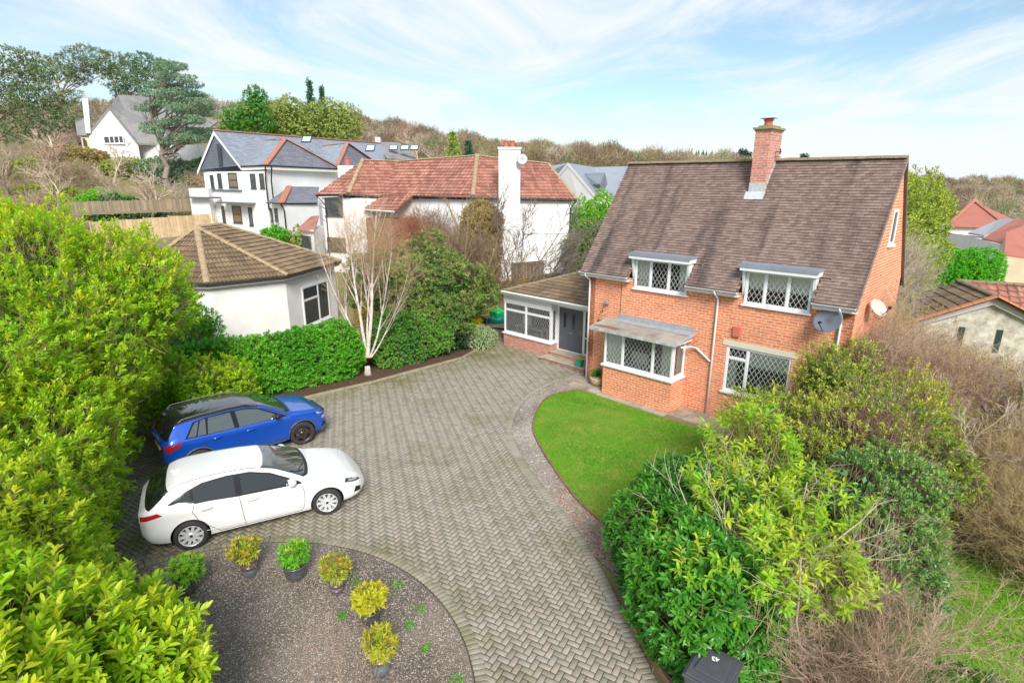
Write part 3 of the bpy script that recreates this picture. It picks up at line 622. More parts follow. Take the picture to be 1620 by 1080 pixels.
m.box(cu0-.012,cu1+.012,cv0-.014,cv0-.002,zf-.05,zf+.32); m.prism([(cu0-.08,cv0-.16,roofz(cv0-.16)+.03),(cu1+.04,cv0-.16,roofz(cv0-.16)+.03),(cu1+.06,cv0-.015,zf+.04),(cu0-.10,cv0-.015,zf+.04)],(0,0,.012))
for u in (cu0-.014,cu1+.002):
    for k in range(6):
        v0=cv0+k*.13; m.box(u,u+.012,v0,v0+.125,roofz(v0)-.05,roofz(min(v0,RV))+.22)
m.build('chimney_flashing',pm('pale_flashing',(.55,.58,.58),.6,noise=((.38,.42,.43),9)),ch)
m=MB(); m.tube([(cu1,2.3,8.25),(cu1+.2,2.3,8.25)],.012); m.tube([(cu1,2.3,8.1),(cu1+.2,2.3,8.1)],.012); m.tube([(cu1+.16,2.3,8.35),(cu1+.16,2.3,8.18)],.02); m.build('aerial_bracket',M_blackm,ch)
# dormers (flat grey caps over the upstairs windows)
for k,(wx,a,b) in enumerate(((W1,-3.17,-.94),(W2,.64,2.78))):
    m=MB(); m.box(a,b,-.30,.48,4.99,5.05); m.box(a-.015,b+.015,-.315,-.28,4.95,5.06); dm=m.build('dormer',M_greyfascia,H_)
    m=MB(); m.box(a+.02,b-.02,-.29,.4,4.85,4.975); m.build('dormer_fascia',M_white,dm)
    for u in (wx[0]-.085,wx[1]+.01):
        m=MB(); m.prism([(u,-.015,wx[2]+.35),(u,-.015,4.848),(u,-.16,4.848)],(.07,0,0)); m.prism([(u,.0,4.0),(u,.6,4.0),(u,.6,4.85),(u,.0,4.85)],(.07,0,0))
        m.build('dormer_cheek',M_white,dm)
    fr=window(dm,wx[0],wx[1],wx[2],wx[3],-.03,(.31,.655),lattice=.145,depth=.08,
       curtains=([(.02,.27,.02,.98,'c'),(.83,.98,.02,.98,'c')] if k==0 else [(.02,.98,.46,.98,'b')]),room=1.4)
# gutters
for a,b in ((ULr-.03,-3.14),(-.98,.68),(2.74,URr-.0)):
    m=MB(); V=[];K=7
    for u in (a,b):
        for kk in range(K):
            t=math.pi+math.pi*kk/(K-1); V.append((u,EV-.05+.06*math.cos(t),EZ-.01+.055*math.sin(t)))
    m.add(V,[(i,i+1,K+i+1,K+i) for i in range(K-1)]+[tuple(range(K)),tuple(range(K,2*K))[::-1]])
    m.box(a,b,EV+.03,EV+.055,EZ-.17,EZ-.035)
    m.box(a,b,EV+.055,-.002,EZ-.17,EZ-.15)
    m.build('gutter',M_white,H_)
def pipe(pts,r=.036,name='downpipe',mat=M_white,par=H_,n=8): m=MB(); m.tube(pts,r,n); return m.build(name,mat,par,smooth=True)
pipe([(UL+.06,EV-.05,EZ-.06),(UL+.06,EV-.05,EZ-.15),(UL+.06,-.05,EZ-.32),(UL+.06,-.05,.05)])
pipe([(.0,EV-.05,EZ-.06),(.0,EV-.05,EZ-.15),(.0,-.05,EZ-.34),(.0,-.05,.0)])
pipe([(3.45,EV-.05,EZ-.06),(3.45,EV-.05,EZ-.15),(3.45,-.05,EZ-.34),(3.45,-.05,.0)])
pipe([(-.66,-.9,2.33),(-.62,-.35,2.25),(-.55,-.08,2.18),(-.05,-.05,1.82)],.03)
# lower right window
m=MB(); m.box(W3[0]-.13,W3[1]+.13,-.02,.12,W3[3]+.002,W3[3]+.17); m.build('lintel',pm('painted_lintel',(.66,.62,.50),.8),H_)
window(H_,W3[0],W3[1],W3[2],W3[3],.02,(.34,),transoms=((0,.74),),lattice=.145,depth=.08,sillout=.09,curtains=[(.03,.17,.02,.73,'c'),(.36,.97,.62,.98,'b'),(.03,.3,.66,.74,'b')],room=1.5)
# gable window
T=np.eye(4); T[:3,0]=(0,1,0); T[:3,1]=(-1,0,0); T[:3,3]=(UR,0,0)
window(H_,GW[0],GW[1],GW[2],GW[3],-.03,(),lattice=0,T=T,depth=.05,glass=M_fglass,fw=.05)
# bay window
BX0,BX1,BD,BS,BT_=-3.58,-.92,-.86,1.15,2.37
m=MB()
m.box(BX0,BX1,BD,BD+.11,-.05,BS-.075); m.box(BX0,BX0+.11,BD+.11,-.002,-.05,BS-.075); m.box(BX1-.11,BX1,BD+.11,-.002,-.05,BS-.075)
bay=m.build('bay_window',M_brick,H_)
m=MB(); m.box(BX0-.06,BX1+.06,BD-.07,-.004,BS-.073,BS-.003); m.build('bay_sill',M_white,bay,bevel=.006)
window(bay,BX0+.01,BX1-.01,BS,BT_,BD+.01,(.285,.725),lattice=.145,sill=0,depth=.08,curtains=[(.03,.27,.02,.98,'c'),(.83,.97,.02,.98,'c')])
T=np.eye(4); T[:3,0]=(0,1,0); T[:3,1]=(-1,0,0); T[:3,3]=(BX1-.01,0,0)
window(bay,BD+.095,-.02,BS,BT_,0,(),lattice=.145,sill=0,depth=.08,T=T,fw=.07,curtains=[(.55,.97,.02,.98,'c')])
T=np.eye(4); T[:3,0]=(0,-1,0); T[:3,1]=(1,0,0); T[:3,3]=(BX0+.01,0,0)
window(bay,.02,-BD-.095,BS,BT_,0,(),lattice=.145,sill=0,depth=.08,T=T,fw=.07)
m=MB(); m.box(BX0+.12,BX1-.12,-.0,2.2,.3,.34); m.box(BX0+.12,BX1-.12,2.2,2.24,.3,2.4); m.box(BX0-.3,BX0-.26,0.3,2.2,.3,2.4);m.box(BX1+.26,BX1+.3,.3,2.2,.3,2.4); m.box(BX0+.1,BX1-.1,BD+.1,0.25,BS-.3,BS-.28); m.build('room_lining',M_room,bay)
m=MB(); m.box(-2.9,-1.9,-.45,.25,BS+.02,BS+.06); m.box(-2.85,-2.2,-.2,-.1,BS+.06,BS+.45); m.build('sideboard',pm('pale_furniture',(.6,.58,.5),.6),bay)
m=MB(); X0,X1,F0=-3.98,-.70,-1.2
m.prism([(X0,F0,2.42),(X1,F0,2.42),(X1,-.002,2.56),(X0,-.002,2.56)],(0,0,.05)); rb=m.build('bay_roof',M_felt,bay)
m=MB(); m.box(X0-.02,X1+.02,F0-.025,F0-.002,2.395,2.485); m.prism([(X1+.002,F0,2.395),(X1+.002,-.002,2.535),(X1+.002,-.002,2.625),(X1+.002,F0,2.485)],(.022,0,0)); m.prism([(X0-.024,F0,2.395),(X0-.024,-.002,2.535),(X0-.024,-.002,2.625),(X0-.024,F0,2.485)],(.022,0,0)); m.build('roof_edge',pm('grey_roof_trim',(.52,.53,.52),.6,noise=((.25,.26,.25),5)),rb)
m=MB(); m.box(X0+.05,X1-.03,F0+.02,-.01,2.372,2.415); m.build('soffit',M_white,rb)
m=MB(); m.box(-3.62,X1,-.014,-.002,2.60,2.80); m.prism([(-3.62,-.30,2.584),(X1,-.30,2.584),(X1,-.014,2.625),(-3.62,-.014,2.625)],(0,0,.012)); m.build('flashing',M_lead,rb)
# rust coloured stain: a sheet of wet rusty leaves lying on the felt
def blob(cx,cy,rx,ry,z,mat,name,par,seed,zs=0.0):
    r_=random.Random(seed); ph=[r_.uniform(0,6.28) for _ in range(4)]; pts=[]
    for k in range(40):
        t=2*math.pi*k/40; q=1+.25*math.sin(2*t+ph[0])+.14*math.sin(3*t+ph[1])+.07*math.sin(7*t+ph[2]); x=cx+rx*q*math.cos(t); y=cy+ry*q*math.sin(t); pts.append((x,y,z+(y-cy)*zs))
    m=MB(); m.poly(pts); return m.build(name,mat,par)
zs=.14/1.2
blob(-3.45,-.92,.42,.13,2.42+.05+.28*zs+.005,pm('rust_stain',(.30,.12,.04),.8,noise=((.16,.12,.09),5)),'rust_patch',rb,3,zs)
blob(-2.5,-.78,.42,.09,2.47+.42*zs+.005,pm('rust_stain_pale',(.34,.24,.17),.8,noise=((.36,.33,.28),5)),'rust_patch',rb,5,zs)
# things on the facade
m=MB(); m.box(.56,.80,-.07,-.002,2.78,3.10); ab=m.build('alarm_box',pm('salmon_alarm_box',(.62,.16,.11),.5),H_,bevel=.015)
m=MB(); m.lathe([(.0,0),(.07,.0),(.085,.06),(.06,.12),(.0,.13)],12,T=Matrix.Translation((-4.08,-.06,3.16))@Matrix.Rotation(R(90),4,'X')); m.box(-4.06,-4.02,-.08,-.002,3.05,3.1); m.build('security_light',pm('aged_metal',(.28,.26,.22),.5),H_,smooth=False)
m=MB(); m.tube([(-3.55,-.006,3.9),(-3.55,-.006,2.8)],.008,6); m.build('cable',M_black,H_)
def dish(par,c,tilt,T=None,mat=None,name='satellite_dish',r=.33):
    m=MB(); prof=[(0,0),(r*.5,.012),(r*.85,.04),(r,.06),(r*1.02,.055),(r*.85,.03),(0,-.012)]
    Mx=Matrix.Translation(c)@Matrix.Rotation(tilt[2],4,'Z')@Matrix.Rotation(tilt[0],4,'X')@Matrix.Scale(1.18,4,(1,0,0))
    m.lathe(prof,32,T=Mx); d=m.build(name,mat,par,smooth=True)
    m=MB(); p=Mx@Vector((0,-r*.95,.03)); q=Mx@Vector((0,-r*.55,.36)); m.tube([p,q],.012,6); m.tube([q,(q+(Vector(c)-q)*.18)],.035,8); b_=Mx@Vector((0,0,-.01)); m.tube([b_,b_-(Mx.to_3x3()@Vector((0,0,1)))*.12],.03,8)
    m.build('feed_arm',M_blackm,d); return d
M_dish=pm('grey_satellite_dish',(.17,.19,.23),.5); 
dish(H_,(3.20,-.28,3.74),(R(62),0,R(-18)),mat=M_dish)
dish(H_,(3.99,1.15,4.0),(R(55),0,R(70)),mat=pm('pale_satellite_dish',(.62,.56,.50),.7,noise=((.45,.38,.3),4)),r=.25)
# ---- porch on the left
PF,PD=1.08,1.52; PL,PR=-10.5,-7.66
m=MB(); m.box(PL,PR,PF,PF+.11,-.05,.60); m.box(PR-.11,PR,PF+.11,PD+.1,-.05,.60); m.box(PL,PL+.11,PF+.11,5.2,-.05,2.45); m.box(PL+.11,UL-.02,5.1,5.2,-.05,2.45)
po=m.build('porch',M_brick_old,H_)
m=MB(); m.box(PL-.05,PR+.05,PF-.06,PD+.04,.602,.665); m.build('porch_sill',M_white,po,bevel=.005)
window(po,PL+.02,PR-.02,.67,2.12,PF+.01,(.48,),transoms=((-1,.74),),lattice=.14,sill=0,depth=.08,fw=.065)
T=np.eye(4); T[:3,0]=(0,1,0); T[:3,1]=(-1,0,0); T[:3,3]=(PR-.02,0,0)
window(po,PF+.10,PD-.0,.67,2.12,0,(),lattice=.14,sill=0,depth=.07,T=T)
m=MB(); m.box(PL-.0,PR-.0,PF-.005,PF+.1,2.122,2.40); m.box(PR-.10,PR,PF+.1,PD,2.122,2.40); m.box(PR,UL-.02,PD-.02,PD+.08,2.30,2.42); m.build('porch_fascia_board',M_white,po)
m=MB(); dx0,dx1=-7.62,-6.22
m.box(PR,PR+.09,PD-.02,PD+.06,.33,2.298); m.box(-6.28,-6.17,PD-.02,PD+.06,.33,2.298); m.box(UL-.12,UL-.03,PD-.02,PD+.06,.33,2.298); m.box(PR+.09,-6.28,PD-.02,PD+.06,.33,.37); m.box(-6.17,UL-.12,PD-.02,PD+.06,.33,.42); m.box(-6.17,UL-.12,PD-.018,PD+.05,1.05,1.12); m.box(PR+.09,UL-.12,PD-.02,PD+.06,2.22,2.298)
df=m.build('door_frame',M_white,po)
m=MB(); m.box(PR+.095,-6.285,PD+.005,PD+.045,.375,2.215)
for a,b,c,d in ((.16,.46,.55,1.0),(.62,.92,.55,1.0),(.2,.42,1.3,2.05),(.66,.88,1.3,2.05)):
    m.box(PR+.095+a,PR+.095+b,PD-.004,PD+.004,c,d)
dr=m.build('front_door',M_doorgrey,po,bevel=.004)
m=MB(); m.box(PR+.33,PR+.48,PD-.008,PD-.0045,1.36,1.99);m.box(PR+.80,PR+.95,PD-.008,PD-.0045,1.36,1.99); m.build('door_glass',M_fglass,dr)
m=MB(); m.box(PR+.55,PR+.85,PD-.012,PD-.0045,1.14,1.18); m.tube([(-6.40,PD-.03,1.15),(-6.40,PD-.03,1.35)],.012); m.build('door_handle',pm('chrome',(.6,.6,.6),.2,metal=1),dr)
g=MB(); g.poly([(-6.17,PD+.02,.42),(UL-.12,PD+.02,.42),(UL-.12,PD+.02,1.05),(-6.17,PD+.02,1.05)]); g.poly([(-6.17,PD+.02,1.12),(UL-.12,PD+.02,1.12),(UL-.12,PD+.02,2.22),(-6.17,PD+.02,2.22)]); g.build('side_light',M_fglass,df)
m=MB(); m.box(PL+.15,UL-.1,3.9,3.95,.2,2.4); m.box(PR+.3,PR+.34,1.7,3.9,.2,2.4); m.box(PL+.12,PR+.3,1.25,3.9,.22,.26); m.build('room_lining',pm('porch_interior',(.55,.58,.58),.8),po)
m=MB(); m.box(-10.2,-8.5,1.5,2.0,.92,.97)
for x in (-10.15,-8.6): m.box(x,x+.05,1.55,1.6,.3,.92); m.box(x,x+.05,1.9,1.95,.3,.92)
m.box(-9.9,-9.35,1.7,1.74,1.05,1.42); m.build('desk',M_white,po)
m=MB(); m.box(-9.2,-8.7,1.65,1.7,1.0,1.45); m.box(-9.6,-8.9,2.4,2.6,.5,1.6); m.build('desk_screen',M_blackm,po)
# steps
m=MB(); m.box(-7.72,-5.42,.52,1.45,.0,.14); m.box(-7.62,-5.0,1.02,1.6,.178,.30); st=m.build('doorstep',M_brick_old,po)
m=MB(); m.box(-7.78,-5.38,.46,1.02,.142,.176); m.box(-7.64,-5.02,.98,PD-.03,.302,.332); m.build('step_slab',M_stone,st,bevel=.006)
# porch roof: lean-to with a hip on its outer corner
c_=np.array([-10.75,.85,2.56])
def onv(px,py,v):
    d=ray(px,py); wd=np.array([HW[0],HW[1]]); t=(v-((0-HO[0])*HW[0]+(0-HO[1])*HW[1]))/(d[0]*HW[0]+d[1]*HW[1]); X=np.array([0,0,CAMH])+d*t
    return np.array([(X[0]-HO[0])*HU[0]+(X[1]-HO[1])*HU[1],v,X[2]])
A=onv(797,459,.85); B=np.array([UL-.03,.85,A[2]]); Tp=onv(924,430,3.3)
sl=(Tp[2]-A[2])/(3.3-.85); C=np.array([UL-.03,3.3,Tp[2]])
m=MB(); tile_roof(m,[A,B,C,Tp],.30,.27,.03,prof=[(0,0),(.1,.012),(.9,.012),(1,0)],jit=.004)
D=np.array([A[0],5.6,A[2]]); E2=np.array([Tp[0],4.6,Tp[2]])
tile_roof(m,[A,Tp,E2,D],.30,.27,.03); tile_roof(m,[Tp,C,C+[0,2.3,-.9],E2+[0,1.0,-.9]],.30,.27,.03)
pr_=m.build('porch_roof',M_brown2,po)
m=MB(); ridge(m,A+[0,0,.02],Tp+[0,0,.04],.11,.33); m.build('hip_tiles',M_ridge,pr_)
m=MB(); m.box(A[0]-.04,UL-.04,.80,.86,A[2]-.17,A[2]-.03); m.box(A[0]-.04,A[0]+.0,.86,5.6,A[2]-.17,A[2]-.03); m.box(A[0]+.02,UL-.05,.86,PD,A[2]-.16,A[2]-.14); m.tube([(A[0]-.05,.75,A[2]-.04),(UL-.06,.75,A[2]-.04)],.045,8); m.build('gutter_board',M_white,pr_)
# ---------------------------------------------------------------- cars
def carpaint(name,col,rough=.25,metal=0,coat=1.0):
    m=pm(name,col,rough,metal,.5,coat=coat); return m
pm('tail_lamp_red',(.42,.010,.018),.12,coat=1)
M_tyre=pm('tyre_rubber',(.025,.025,.026),.8,noise=((.045,.04,.035),6))
M_rim=pm('silver_alloy',(.72,.73,.75),.3,metal=.35)
M_rimd=pm('dark_alloy',(.10,.075,.07),.35,metal=.7)
M_clear=pm('clear_headlamp',(.45,.47,.5),.08,metal=.3,coat=1)
M_lampdark=pm('lamp_housing',(.05,.05,.055),.12,coat=1)
M_wellb=pm('wheel_arch_liner',(.01,.01,.01),.9)
M_seam=pm('panel_gap',(.03,.03,.035),.8)
class Car:
    def __init__(s,P):
        s.P=P; s.L=P['L']; s.xs=np.linspace(0,s.L,150)
        s.fn={}
        for k in ('top','bot','belt','W'):
            a=np.array(P[k]); xx=np.linspace(-.3,s.L+.3,900); yy=np.interp(xx,a[:,0],a[:,1])
            ker=np.hanning(P.get('sm',61)); ker/=ker.sum(); n=len(ker)//2
            yp=np.r_[np.full(n,yy[0]),yy,np.full(n,yy[-1])]; s.fn[k]=(xx,np.convolve(yp,ker,'valid'))
    def f(s,k,x): return float(np.interp(x,*s.fn[k]))
    def section(s,x):
        zt,zb,zl,W=s.f('top',x),s.f('bot',x),s.f('belt',x),s.f('W',x); tum=s.P['tum']; rr=s.P['rr']
        zl=min(zl,zt-.055); ze=max(zl+.008,zt-rr)
        pts=[(0,zb),(W*.82,zb)]
        zm=.5*(zb+zl)+.03; hh=(zl-zb)*.5
        for k in range(9):
            z=zb+.03+(zl-zb-.03)*k/8; q=(z-zm)/hh
            y=W*(1-.035*abs(q)**2.2 - (.03 if q<-.8 else 0)*0 )
            # shoulder crease and door hollow
            y+=s.P.get('crease',.012)*math.exp(-((z-(zl-.10))/.05)**2)-.014*math.exp(-((z-(zl-.30))/.11)**2)
            if k==0: y-=.03
            pts.append((y,z))
        yb=pts[-1][0]
        for k in range(1,6):
            z=zl+(ze-zl)*k/5; y=yb-.012-tum*(z-zl)-.05*((z-zl)/.5)**2; pts.append((y,z))
        ye=pts[-1][0]; wt=min(rr*1.6,ye*.3)
        for k in range(1,5):
            t=k/4*math.pi/2; pts.append((ye-wt*(1-math.cos(t)),ze+(zt-.018-ze)*math.sin(t)))
        yt=pts[-1][0]; zc=pts[-1][1]
        for k in range(1,6):
            t=k/5; pts.append((yt*(1-t),zc+(zt-zc)*(1-(1-t)**2)))
        return np.array(pts)
    NQ=25
    def Pt(s,x,q,side=-1,off=0.0):
        def ev(x,q):
            sc=s.section(x); i=min(int(q),len(sc)-2); t=q-i; p=sc[i]*(1-t)+sc[i+1]*t; return np.array([x-s.L/2,p[0]*side,p[1]])
        p=ev(x,q)
        if off:
            e=.02; a=ev(min(x+e,s.L),q)-ev(max(x-e,0),q); b=ev(x,min(q+.15,len(s.section(x))-1.001))-ev(x,max(q-.15,0)); n=np.cross(a,b); l=np.linalg.norm(n)
            if l>1e-9:
                n/=l; c=np.array([p[0]*0,0,.6]);
                if n@(p-np.array([p[0],0,.7]))<0: n=-n
                p=p+n*off
        return p
    def qz(s,x,z):
        """section parameter of height z on the side"""
        sc=s.section(x); zz=sc[2:16,1]; return 2+float(np.interp(z,zz,np.arange(len(zz))))
    def body(s,par,mat,arch):
        S=[s.section(x) for x in s.xs]; n=len(S[0]); V=[];F=[]
        for x,sc in zip(s.xs,S):
            for p in sc: V.append((x-s.L/2,-p[0],p[1]))
            for p in sc[1:-1][::-1]: V.append((x-s.L/2,p[0],p[1]))
        m=2*n-2
        for i in range(len(S)-1):
            for k in range(m): F.append((i*m+k,i*m+(k+1)%m,(i+1)*m+(k+1)%m,(i+1)*m+k))
        F+=[tuple(range(m))[::-1],tuple(range((len(S)-1)*m,len(S)*m))]
        me=bpy.data.meshes.new('body'); me.from_pydata(V,[],F); me.materials.append(mat); me.materials.append(M_wellb)
        import bmesh
        bm=bmesh.new(); bm.from_mesh(me); bmesh.ops.remove_doubles(bm,verts=bm.verts,dist=.0004); bmesh.ops.recalc_face_normals(bm,faces=bm.faces); bm.to_mesh(me); bm.free()
        me.polygons.foreach_set('use_smooth',[True]*len(me.polygons))
        o=bpy.data.objects.new('body',me); COL.objects.link(o)
        cut=MB()
        for ax in s.P['axles']:
            for sd in (-1,1):
                T=Matrix.Translation((ax-s.L/2,sd*(s.P['hw']-.12),arch[1]))@Matrix.Rotation(R(90),4,'X')
                cut.lathe([(arch[0],-.2),(arch[0],.2)],48,T=T)
        co=cut.build('cutter',[mat,M_wellb],uv=False); co.data.polygons.foreach_set('material_index',[1]*len(co.data.polygons))
        bo=o.modifiers.new('b','BOOLEAN'); bo.operation='DIFFERENCE'; bo.solver='EXACT'; bo.object=co; bo.material_mode='INDEX'
        dg=bpy.context.evaluated_depsgraph_get(); nm=bpy.data.meshes.new_from_object(o.evaluated_get(dg)); o.modifiers.clear(); o.data=nm; nm.name='body'
        bpy.data.objects.remove(co); o.parent=par
        try:
            nm.set_sharp_from_angle(angle=R(38))
        except Exception: pass
        return o
    def patch(s,name,mat,par,corners,nx=10,nq=6,off=.004,sides=(-1,1),zmode=True,parent2=None,inset=None):
        """corners: (x,z)x4 order BL,BR,TR,TL on the side; or (x,q)"""
        for sd in sides:
            V=[]
            (a,b,c,d)=corners
            for j in range(nq+1):
                v=j/nq
                for i in range(nx+1):
                    u=i/nx
                    x=(a[0]*(1-u)+b[0]*u)*(1-v)+(d[0]*(1-u)+c[0]*u)*v; z=(a[1]*(1-u)+b[1]*u)*(1-v)+(d[1]*(1-u)+c[1]*u)*v
                    q=s.qz(x,z) if zmode else z
                    V.append(s.Pt(x,q,sd,off))
            F=[(j*(nx+1)+i,j*(nx+1)+i+1,(j+1)*(nx+1)+i+1,(j+1)*(nx+1)+i) for j in range(nq) for i in range(nx)]
            m=MB(); m.add(V,F); o=m.build(name,mat,par,smooth=True,uv=False)
        return o
    def outline(s,name,mat,par,poly,off=.004,sides=(-1,1),step=.05):
        """side area bounded by a polygon in (x,z): columns between lower and upper boundary"""
        P=poly+[poly[0]]; x0=min(p[0] for p in poly); x1=max(p[0] for p in poly); n=max(4,int((x1-x0)/step)); res=None
        for sd in sides:
            V=[];NQ=6
            for i in range(n+1):
                x=x0+(x1-x0)*min(max(i/n,1e-4),1-1e-4); zs=[]
                for (a,b) in zip(P[:-1],P[1:]):
                    if (a[0]-x)*(b[0]-x)<=0 and a[0]!=b[0]: zs.append(a[1]+(b[1]-a[1])*(x-a[0])/(b[0]-a[0]))
                lo,hi=min(zs),max(zs)
                for j in range(NQ+1): V.append(s.Pt(x,s.qz(x,lo+(hi-lo)*j/NQ),sd,off))
            F=[(i*(NQ+1)+j,(i+1)*(NQ+1)+j,(i+1)*(NQ+1)+j+1,i*(NQ+1)+j+1) for i in range(n) for j in range(NQ)]
            m=MB(); m.add(V,F); res=m.build(name,mat,par,smooth=True,uv=False)
        return res
    def topsheet(s,name,mat,par,x0,x1,w0,w1,bow0=0,bow1=0,off=.004,nx=14,ny=16,qmax=24):
        """patch on the upper surface between x0,x1 (bow = curve of each end), half width as section parameter w (q)"""
        V=[]
        for i in range(nx+1):
            u=i/nx
            for j in range(ny+1):
                t=-1+2*j/ny
                x=(x0+bow0*t*t)*(1-u)+(x1+bow1*t*t)*u; q=(w0*(1-u)+w1*u); qq=24-(24-q)*abs(t)
                V.append(s.Pt(x,min(qq,23.999),-1 if t<0 else 1,off))
        F=[(i*(ny+1)+j,(i+1)*(ny+1)+j,(i+1)*(ny+1)+j+1,i*(ny+1)+j+1) for i in range(nx) for j in range(ny)]
        m=MB(); m.add(V,F); return m.build(name,mat,par,smooth=True,uv=False)
    def line(s,par,pts,name='panel_gap',r=.0055,mat=None,off=.001,sides=(-1,1),zmode=True,mb=None):
        own=mb is None; mb=mb or MB()
        for sd in sides:
            P=[]
            for (a,b) in zip(pts[:-1],pts[1:]):
                n=max(2,int(math.dist(a,b)/.05)) if zmode else 8
                for k in range(n): t=k/n; P.append((a[0]+(b[0]-a[0])*t,a[1]+(b[1]-a[1])*t))
            P.append(pts[-1])
            mb.tube([s.Pt(x,s.qz(x,z) if zmode else min(z,23.99),sd,off) for x,z in P],r,5)
        if own: return mb.build(name,mat or M_seam,par,uv=False)
def wheel(par,pos,side,r,w,rimmat,spokes,style,steer=0):
    e=bpy.data.objects.new('wheel',None); COL.objects.link(e); e.parent=par; e.location=pos; e.rotation_euler=(0,0,steer+(math.pi if side>0 else 0)); e.empty_display_size=.2
    # outer face looks to -y
    m=MB(); rr=r*.70
    m.lathe([(rr,-w/2+.01),(rr+.02,-w/2),(r-.03,-w/2),(r-.008,-w/2+.02),(r,-w/2+.05),(r,w/2-.05),(r-.008,w/2-.02),(r-.03,w/2),(rr,w/2),(rr,-w/2+.01)],40,axis='y',caps=False); m.build('tyre',M_tyre,e,smooth=True)
    m=MB(); m.lathe([(rr+.001,-w/2+.004),(rr-.004,-w/2-.002),(rr-.018,-w/2+.006),(rr-.025,w/2-.02),(rr+.001,w/2-.02)],40,axis='y',caps=False)
    a0=.0
    for k in range(spokes):
        t=2*math.pi*k/spokes+a0
        for dt,wd in (((-.13,.017),(.13,.017)) if style=='twin' else ((0,.026),)):
            c0=t+dt*.55; c1=t+dt
            p0=np.array([math.cos(c0)*.05,-w/2+.022,math.sin(c0)*.05]); p1=np.array([math.cos(c1)*(rr-.012),-w/2+.006,math.sin(c1)*(rr-.012)])
            d=(p1-p0)/np.linalg.norm(p1-p0); sd=np.cross(d,[0,1,0]); sd/=np.linalg.norm(sd)
            w0,w1=wd*1.2,wd
            V=[p0-sd*w0,p0+sd*w0,p1+sd*w1,p1-sd*w1]; V+= [v+np.array([0,.035,0]) for v in V]
            m.add(V,[(0,3,2,1),(0,1,5,4),(1,2,6,5),(2,3,7,6),(3,0,4,7)])
    m.lathe([(0,-w/2+.0),(.045,-w/2+.002),(.065,-w/2+.016),(.065,-w/2+.05)],20,axis='y'); ri=m.build('rim',rimmat,e)
    m=MB(); m.lathe([(0,-w/2-.004),(.028,-w/2-.002),(.03,-w/2+.003)],16,axis='y'); m.build('hub_cap',M_black,ri)
    m=MB(); m.lathe([(0.02,.0),(rr*.72,.0),(rr*.72,.02),(.02,.02)],28,axis='y'); m.build('brake_disc',pm('brake_disc',(.20,.19,.18),.45,metal=.6),e)
    m=MB(); m.lathe([(0,.03),(rr-.02,.03),(rr-.02,.05),(0,.05)],20,axis='y'); m.build('wheel_back',M_wellb,e)
def mirror(car,par,x,z,mat,sd):
    p=car.Pt(x,car.qz(x,z),sd,0); m=MB()
    c=p+np.array([.0,sd*.125,.045]); V=[];K=12
    prof=[(-.075,.55),(-.06,.85),(-.02,1.0),(.03,.95),(.07,.7),(.095,.3)]
    for (dx,sc) in prof:
        for k in range(K):
            t=2*math.pi*k/K; V.append((c[0]+dx,c[1]+.115*sc*math.copysign(abs(math.cos(t))**.7,math.cos(t)),c[2]+.072*sc*math.copysign(abs(math.sin(t))**.7,math.sin(t))))
    F=[(i*K+k,i*K+(k+1)%K,(i+1)*K+(k+1)%K,(i+1)*K+k) for i in range(len(prof)-1) for k in range(K)]+[tuple(range(K)),tuple(range((len(prof)-1)*K,len(prof)*K))]
    m.add(V,F); o=m.build('wing_mirror',mat,par,smooth=True,uv=False,recalc=True)
    m=MB(); m.tube([p,c+np.array([0,-sd*.05,-.03])],.022,8); m.build('mirror_stalk',M_black,o)
    m=MB(); m.add([(c[0]-.078,c[1]+a*.09,c[2]+b*.05) for a,b in ((-.9,-.8),(.9,-.8),(.9,.8),(-.9,.8))],[(0,1,2,3)]); m.build('mirror_glass',M_fglass,o)
def handle(car,par,x,z,mat,sd):
    m=MB(); a=car.Pt(x-.09,car.qz(x-.09,z),sd,.022); b=car.Pt(x+.10,car.qz(x+.10,z+.012),sd,.022); m.tube([car.Pt(x-.10,car.qz(x-.1,z),sd,.0),a,(a+b)/2+[0,sd*.004,0],b,car.Pt(x+.115,car.qz(x+.115,z+.012),sd,.0)],[.013,.019,.021,.019,.013],8)
    return m.build('door_handle',mat,par,smooth=True,uv=False)
# ---- white hatchback
WC=Car(dict(L=4.46,hw=.90,axles=(.84,3.54),tum=.46,rr=.085,crease=.014,sm=41,
  top=[(0,.93),(.04,.99),(.14,1.06),(.34,1.20),(.56,1.345),(.68,1.40),(.95,1.44),(1.4,1.463),(1.9,1.455),(2.3,1.41),(2.55,1.345),(3.15,1.055),(3.35,.985),(3.6,.945),(4.0,.865),(4.25,.77),(4.38,.66),(4.46,.52)],
  bot=[(0,.42),(.05,.30),(.3,.22),(1,.19),(3.6,.19),(4.1,.20),(4.35,.22),(4.46,.30)],
  belt=[(0,.90),(.3,.985),(.8,1.0),(1.4,.965),(2.4,.925),(3.2,.90),(3.6,.86),(4.1,.76),(4.46,.46)],
  W=[(0,.66),(.04,.76),(.15,.83),(.45,.885),(.9,.90),(3.4,.90),(3.8,.885),(4.1,.83),(4.28,.74),(4.4,.60),(4.46,.44)]))
M_wpaint=carpaint('white_car_paint',(.80,.80,.79),.3)
wa=np.array([-6.558,10.029]); hd=R(28.2); cdir=np.array([math.cos(hd),math.sin(hd)]); nrm_=np.array([-cdir[1],cdir[0]])
wc=wa+cdir*(4.46/2-.84)+nrm_*.80
Wt=thing('parked_car','white five-door hatchback with silver wheels, parked nearest the gravel circle','car',(wc[0],wc[1],.035),hd,'cars parked on the block driveway')
wb=WC.body(Wt,M_wpaint,(.365,.32))
G=WC
